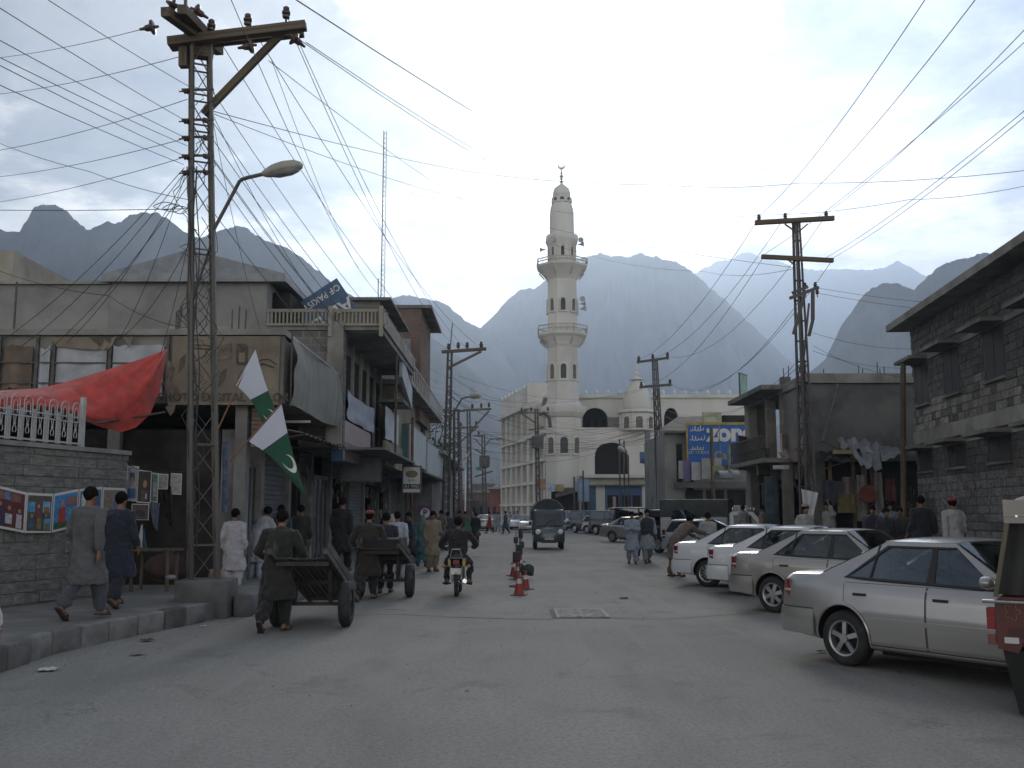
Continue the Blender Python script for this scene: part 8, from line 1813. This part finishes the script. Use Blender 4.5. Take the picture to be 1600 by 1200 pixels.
def seam(pts, w, label):
    b = new(); P_ = [gnd(*p) for p in pts]; pp_ = []
    for a, c in zip(P_, P_[1:]):
        for k in range(8): q = a.lerp(c, k / 8); q.y += .10 * noise.noise(Vector((q.x * 2.3, 1, q.y * .3))); pp_.append(q)
    pp_.append(P_[-1]); L_ = [(p.x, p.y - w * (.6 + .5 * noise.noise(p * 3)), .004) for p in pp_] + [(p.x, p.y + w * (.6 + .5 * noise.noise(p * 2.2)), .004) for p in reversed(pp_)]
    n = len(pp_); b.add([(p.x, p.y - w * (.6 + .5 * noise.noise(p * 3)), .004) for p in pp_] + [(p.x, p.y + w * (.6 + .5 * noise.noise(p * 2.2)), .004) for p in pp_], [(i, i + 1, n + i + 1, n + i) for i in range(n - 1)])
    o = b.build('road_seam', M_crk); o['kind'] = 'structure'
seam([(545, 962), (620, 960), (700, 964), (780, 967), (866, 968)], .035, ''); seam([(952, 966), (1040, 968), (1120, 962), (1190, 958)], .03, ''); seam([(600, 953), (618, 952), (634, 954)], .05, ''); seam([(450, 1069), (482, 1068)], .012, ''); seam([(970, 1074), (1002, 1073)], .010, ''); seam([(868, 966), (876, 955)], .09, '')
seam([(690, 872), (800, 875), (960, 876), (1060, 873)], .03, '')

# stall at the corner shop: strings of prints, table, bundles
YT = 18.9
for i, (xa, xb, y0, y1, pal, lab) in enumerate((
    (190, 197, 724, 786, [(.1, .9, .05, .58, (.05, .10, .2))], 'narrow blue and white print at the end of the block wall'),
    (198, 215, 727, 782, [(.06, .94, .03, .6, (.28, .30, .36)), (.3, .7, .12, .28, (.05, .05, .05)), (.33, .67, .36, .2, (.30, .16, .13)), (.18, .82, .40, .57, (.04, .10, .2))], 'hanging print of a man in a tall black cap on pale ground'),
    (216, 235, 734, 785, [(.04, .96, .02, .6, (.025, .02, .015)), (.4, .7, .34, .18, (.30, .17, .09)), (.3, .8, .38, .58, (.06, .05, .05)), (.62, .72, .44, .54, (.4, .4, .42))], 'hanging dark print of a face in warm light'),
    (237, 246, 738, 784, [(.1, .9, .03, .6, (.12, .20, .18)), (.3, .8, .2, .5, (.3, .33, .36))], 'narrow pale green and white print'),
    (248, 262, 740, 764, [(.05, .95, .03, .6, (.20, .19, .18))], 'small grey lace cloth on the string'), (267, 283, 739, 772, [(.05, .95, .03, .6, (.30, .28, .27))], 'white lace cloth at the right end of the string'),
    (206, 232, 787, 812, [(.04, .96, .03, .6, (.06, .05, .055)), (.2, .8, .5, .24, (.02, .02, .02))], 'dim brown print in the lower row'))):
    p0 = at(xa, y0, YT + .1 * (i % 2)); p1 = at(xb, y1, YT + .1 * (i % 2)); w__ = p1.x - p0.x; hh = p0.z - p1.z; sc = hh / .62
    poster('print', lab, p0.x, w__, 0, -.02, pal, 20 + i, mtx=lambda x, v, o, p0=p0, sc=sc, Yq=YT + .1 * (i % 2): (x, Yq - o, p0.z + v * sc), cat='print')
tag(new().tube([at(190, 722, YT), at(215, 733, YT), at(250, 738, YT), at(286, 737, YT), at(310, 730, YT + .3)], .008, 5).build('string', M_wire), 'string carrying the hanging prints at the corner stall', 'string')
cloth('hanging_cloth', 'bluish grey cloth hanging below the prints', 'cloth', at(234, 786, YT), at(250, 786, YT), at(240, 822, YT), at(246, 830, YT), fab((.10, .11, .17)), amp=.04, seed=12)
cloth('hanging_cloth', 'black cloth draped from the string to the table', 'cloth', at(246, 752, YT + .1), at(268, 760, YT + .1), at(254, 800, YT + .2), at(272, 830, YT + .2), M_dark, amp=.06, seed=13)
cloth('small_flag', 'small white and green flag leaning on the table', 'flag', at(221, 820, YT - .2), at(223, 820, YT - .2), at(214, 850, YT - .2), at(222, 856, YT - .2), M_whitecloth, amp=.01, seed=14)
cloth('small_flag', 'small blue green pennant beside the white one', 'flag', at(224, 826, YT - .15), at(225, 826, YT - .15), at(222, 856, YT - .15), at(230, 858, YT - .15), fab((.04, .10, .13)), amp=.01, seed=15)
cloth('small_flag', 'white edged flag hanging low beside the navy man', 'flag', at(196, 806, YT - .2), at(199, 806, YT - .2), at(200, 838, YT - .2), at(206, 833, YT - .2), fab((.25, .30, .38)), amp=.02, seed=16)
t = empty('stall_table', (at(226, 900, 18.6).x, 18.6, SW), 0, 'dark wooden table at the corner stall', 'table')
new().box(-.42, .62, -.3, .3, .72, .76).build('table_top', M_wood, t)
for x in (-.15, .5):
    for y in (-.25, .25): new().box(x - .025, x + .025, y - .025, y + .025, 0, .72).build('leg', M_wood, t)
def bundle(nm, lab, c, rx, ry, rz, m, seed, cat='bundle'):
    c = Vector(c); b = new(); n, mm = 16, 9
    rings = [[Vector((rx * sin(q) * cos(a), ry * sin(q) * sin(a), rz * (1 - cos(q)))) * (1 + .25 * noise.noise(Vector((cos(a) * 2 + seed, sin(a) * 2, q)))) for a in [2 * pi * k / n for k in range(n)]] for q in [pi * (i + .02) / (mm + .04) for i in range(mm + 1)]]
    o = b.loft(rings).build(nm, m, smooth=True, angle=180); o.location = c; return tag(o, lab, cat)
zt_ = SW + .762
bundle('paper_bundle', 'whitish wrapped bundle on the stall table', (at(238, 0, 18.5).x, 18.5, zt_), .26, .15, .07, mat('pale_wrapping', (.26, .26, .28), .6, var=.2), 1); bundle('paper_bundle', 'yellowish bag at the left of the stall table', (at(208, 0, 18.6).x, 18.6, zt_), .12, .12, .12, mat('yellowish_bag', (.20, .20, .12), .6, var=.2), 2)
bundle('cloth_heap', 'dark heap of goods inside the corner shop', (-6.9, 20.6, SW), .6, .5, .35, mat('dim_heap', (.06, .035, .035), .9, var=.5, scale=3), 3); bundle('cloth_heap', 'dull red heap of goods behind the stall table', (-6.2, 21.2, SW), .5, .5, .5, mat('dim_red_heap', (.10, .035, .03), .9, var=.5, scale=3), 4)
bundle('plastic_bag', 'small crumpled bag on the pole plinth', (at(307, 0, 16.4).x, 16.35, .60), .09, .07, .04, mat('pale_wrapping', (.3,) * 3), 6, 'bag')
bundle('sack', 'beige sack tucked behind the pole plinth', (at(353, 0, 16.6).x, 17.35, SW), .16, .14, .22, mat('pinkish_sack', (.26, .17, .13), .9, var=.2), 7, 'sack')
goods('dim_wares', 'dim hanging wares deep in the corner shop', 'goods', -6.1, 21.5, 22.3, .5, 2.2, 40, [(.05, .03, .03), (.06, .05, .04), (.03, .03, .05)], depth=1.6)
t = bpy.data.objects['photo_shop']; L(new().tube([at(352, 690, 18.6), at(352, 770, 18.6), at(351, 800, 18.6)], .055, 10), 'poster_column', mat('blue_purple_posters', (.07, .09, .14), .7, var=.5, scale=8), t)

# flags on canes
M_fw = mat('flag_white', (.50, .53, .62), .85, var=.05, sheen=.2); M_fg = mat('flag_green', (.012, .075, .042), .85, var=.1, sheen=.2)
def flag(label, A0_, A1_, B0, B1, Y, pole0, pole1, cres, m_pole, star=None, amp=.04, seed=0, split=.38, d_=.0, wv=2):
    """A0-A1: hoist edge, B0-B1: fly edge, given as photo positions at distance Y"""
    base = at(*A0_, Y); t = empty('flag', base, 0, label, 'flag', 'national flags tied to the near lattice pole')
    a0, a1, b0, b1 = (at(*A0_, Y), at(*A1_, Y), at(*B0, Y + d_), at(*B1, Y + d_))
    nn_ = Vector((0, -1, 0))
    def S_(u, v, o=0):
        p = (a0 * (1 - v) + a1 * v) * (1 - u) + (b0 * (1 - v) + b1 * v) * u; bulge = sin(pi * u) * .06 * (v - .5) * 2
        return p - base + nn_ * (o + amp * sin(u * wv * pi + v * 1.5 + seed) * u) + Vector((bulge * .4, 0, bulge))
    solid(new().grid(lambda u, v: S_(u * split, v), 10, 14).build('white_panel', M_fw, t, smooth=True, angle=180), .003)
    solid(new().grid(lambda u, v: S_(split + (1 - split) * u, v), 22, 14).build('green_panel', M_fg, t, smooth=True, angle=180), .003)
    for sd3 in (-1, 1):
        b = new(); cu, cv, R_, asp = cres; n = 18; out = [(cu + R_ * cos(a) * asp, cv + R_ * sin(a)) for a in [.9 + (2 * pi - 1.3) * k / n + 2.2 for k in range(n + 1)]]
        inn = [(cu + R_ * .28 * cos(2.2 + .25) * asp + R_ * .80 * cos(a) * asp, cv + R_ * .28 * sin(2.45) + R_ * .80 * sin(a)) for a in [.9 + (2 * pi - 1.3) * k / n + 2.2 for k in range(n + 1)]]
        inn[0] = out[0]; inn[-1] = out[-1]
        vs = [S_(u, v, .004 * sd3) for u, v in out] + [S_(u, v, .004 * sd3) for u, v in inn]; m_ = n + 1
        b.add(vs, [(i, i + 1, m_ + i + 1, m_ + i) for i in range(n)]); b.build('crescent', M_wl, t)
    new().tube([at(*pole0, Y) - base, at(*pole1, Y + .02) - base], .014, 6).build('flag_cane', m_pole, t)
    return t
M_cane = mat('cane_brown', (.20, .09, .05), .7)
flag('upper green and white crescent flag on a brown cane', (399, 546), (369, 602), (448, 676), (412, 664), 16.2, (338, 676), (399, 544), (.80, .42, .34, .36), M_cane, amp=.03, seed=1, split=.45, d_=.2)
flag('lower green and white crescent flag drooping to a point', (440, 632), (389, 690), (481, 778), (460, 756), 16.0, (358, 722), (440, 630), (.60, .36, .36, .34), M_cane, amp=.04, seed=2, split=.27, d_=.15)

# litter
M_lit = mat('litter_paper', (.5, .5, .5), .8, var=.15)
for i, (px_, py, w__, m, lab) in enumerate(((75, 1047, .22, M_lit, 'torn white paper on the road by the near kerb'), (215, 1023, .16, mat('grey_scrap', (.2, .2, .2), .9), 'crumpled grey scrap on the road'), (230, 1001, .17, mat('brown_scrap', (.06, .05, .04), .9), 'dark brown scrap near the kerb'), (318, 979, .09, M_lit, 'small pale scrap by the pole plinth'),
        (645, 888, .3, M_lit, 'crumpled white plastic at the shop side gutter'), (628, 893, .16, M_lit, 'smaller white scrap next to the crumpled plastic'), (652, 897, .14, M_lit, 'white scrap nearer the road by the gutter'), (745, 868, .5, M_lit, 'flat white patch of paper in the far lane'), (975, 935, .2, mat('brown_scrap', (.06,) * 3), 'dark scrap on the road past the drain cover'), (958, 853, .4, M_lit, 'white scraps near the beige sedan'), (1283, 1019, .1, mat('brown_scrap', (.06,) * 3), 'dry twig scrap beside the big silver sedan'), (30, 1001, .08, M_lit, 'tiny white scrap on the pavement edge'), (273, 974, .07, M_lit, 'bright speck on the kerb by the plinth'), (1405, 1052, .05, mat('brown_scrap', (.06,) * 3), 'tiny dark crumb on the road below the silver sedan'))):
    g = gnd(px_, py, .006 if py > 1002 or px_ > 500 else .01); r = random.Random(i); n = 9
    b = new(); b.grid(lambda u, v: ((u - .5) * w__ * (1 + .4 * noise.noise(Vector((v * 5, i, 0)))), (v - .5) * w__ * .8 * (1 + .4 * noise.noise(Vector((u * 5, i, 3)))), .01 + .03 * abs(noise.noise(Vector((u * 6, v * 6, i))))), 7, 7)
    o = b.build('litter', m); o.location = g; o.rotation_euler = (0, 0, r.uniform(0, 6)); tag(o, lab, 'litter')
r = random.Random(77); b = new()
for i in range(700):
    side = r.random() < .6; y = r.uniform(9, 45); 
    if side:
        kx_ = interp([(6.5, -6.2), (11, -5.5), (15.9, -4.9), (18.2, -4.35), (22, -3.75), (30, -3.35), (45, -3.1)], y); x = kx_ + abs(r.gauss(0, .35)) + .05
    else: x = r.uniform(-3, 6)
    s_ = r.uniform(.006, .02) * (1 if r.random() < .95 else 2); a = r.uniform(0, 6)
    b.add([(x + s_ * cos(a), y + s_ * sin(a), .0), (x + s_ * cos(a + 2), y + s_ * sin(a + 2), .0), (x + s_ * cos(a + 4), y + s_ * sin(a + 4), .0), (x, y, s_ * .8)], [(0, 1, 3), (1, 2, 3), (2, 0, 3)])
o = b.build('gravel_bits', M_dirt); tag(o, 'loose grit scattered along the kerb and road', 'grit', kind='stuff')

# trees beyond the west row and at the street's end
M_leaf = mat('dusty_leaves', (.055, .075, .035), .8, var=.4, scale=1.5, spec=.2); M_bark = mat('bark', (.10, .08, .06), .9, var=.3, scale=5)
def tree(x, y, h, r0, label, seed, n=1500):
    r = random.Random(seed); t = empty('tree', (x, y, 0), r.uniform(0, 6), label, 'tree')
    tr = new(); tr.tube([(0, 0, 0), (.1, 0, h * .25), (0, .1, h * .5), (.1, .05, h * .75)], [.22, .17, .11, .04], 8)
    cl_ = []
    for k in range(11):
        a = r.uniform(0, 2 * pi); zz0 = h * r.uniform(.3, .65); q = Vector((cos(a) * r0 * r.uniform(.3, .85), sin(a) * r0 * r.uniform(.3, .85), h * r.uniform(.5, .97))); tr.tube([(0, 0, zz0), q * .6 + Vector((0, 0, zz0 * .4)), q], [.07, .04, .015], 5); cl_.append((q, r0 * r.uniform(.28, .5)))
    tr.build('trunk', M_bark, t, smooth=True); b = new()
    for i in range(n):
        c, rr = cl_[i % len(cl_)]; d = Vector((r.gauss(0, 1), r.gauss(0, 1), r.gauss(0, .8))); d = d.normalized() * rr * r.random() ** .4; p = c + d; s_ = r.uniform(.10, .22)
        u = Vector((r.gauss(0, 1), r.gauss(0, 1), r.gauss(0, 1))).normalized(); v = u.orthogonal().normalized(); b.add([p - u * s_ * .5, p + v * s_ * .35, p + u * s_ * .5, p - v * s_ * .35], [(0, 1, 2, 3)])
    o = b.build('crown', M_leaf, t); o['kind'] = 'stuff'; return t
p = at(686, 700, 62); tree(p.x - .6, 62, at(686, 640, 62).z, 2.0, 'green tree rising behind the west row beside the first lattice pole', 1, 2200)
tree(at(667, 700, 58).x - .5, 58, 7.4, 1.5, 'smaller tree hidden behind the beige building corner', 2, 1200)
for i, (px_, Y_, yt, rr, lab) in enumerate(((745, 175, 770, 4, 'far tree past the end of the street, left of the red wall'), (772, 180, 752, 4.5, 'far rounded tree directly beside the mosque wing'), (725, 185, 762, 4, 'far tree behind the short lattice pole'))):
    tree(at(px_, 700, Y_).x, Y_, at(px_, yt, Y_).z, rr, lab, 10 + i, 1400)
tag(new().tube([at(727, 724, 88), at(731, 724, 88), at(738, 722, 88)], .02, 4).build('street_bunting', M_wire), 'thin cord with a green pennant across the far street', 'cord')
cloth('pennant', 'pale pinkish flag hanging on the far lattice pole', 'flag', at(717, 728, 76), at(735, 708, 76), at(716, 727, 76), at(731, 707, 76), fab((.42, .36, .32)), amp=.1, seed=21)
cloth('pennant', 'tiny green pennant above the far street', 'flag', at(743, 730, 88), at(753, 729, 88), at(745, 735, 88), at(752, 736, 88), fab((.04, .22, .10)), amp=.05, seed=22)
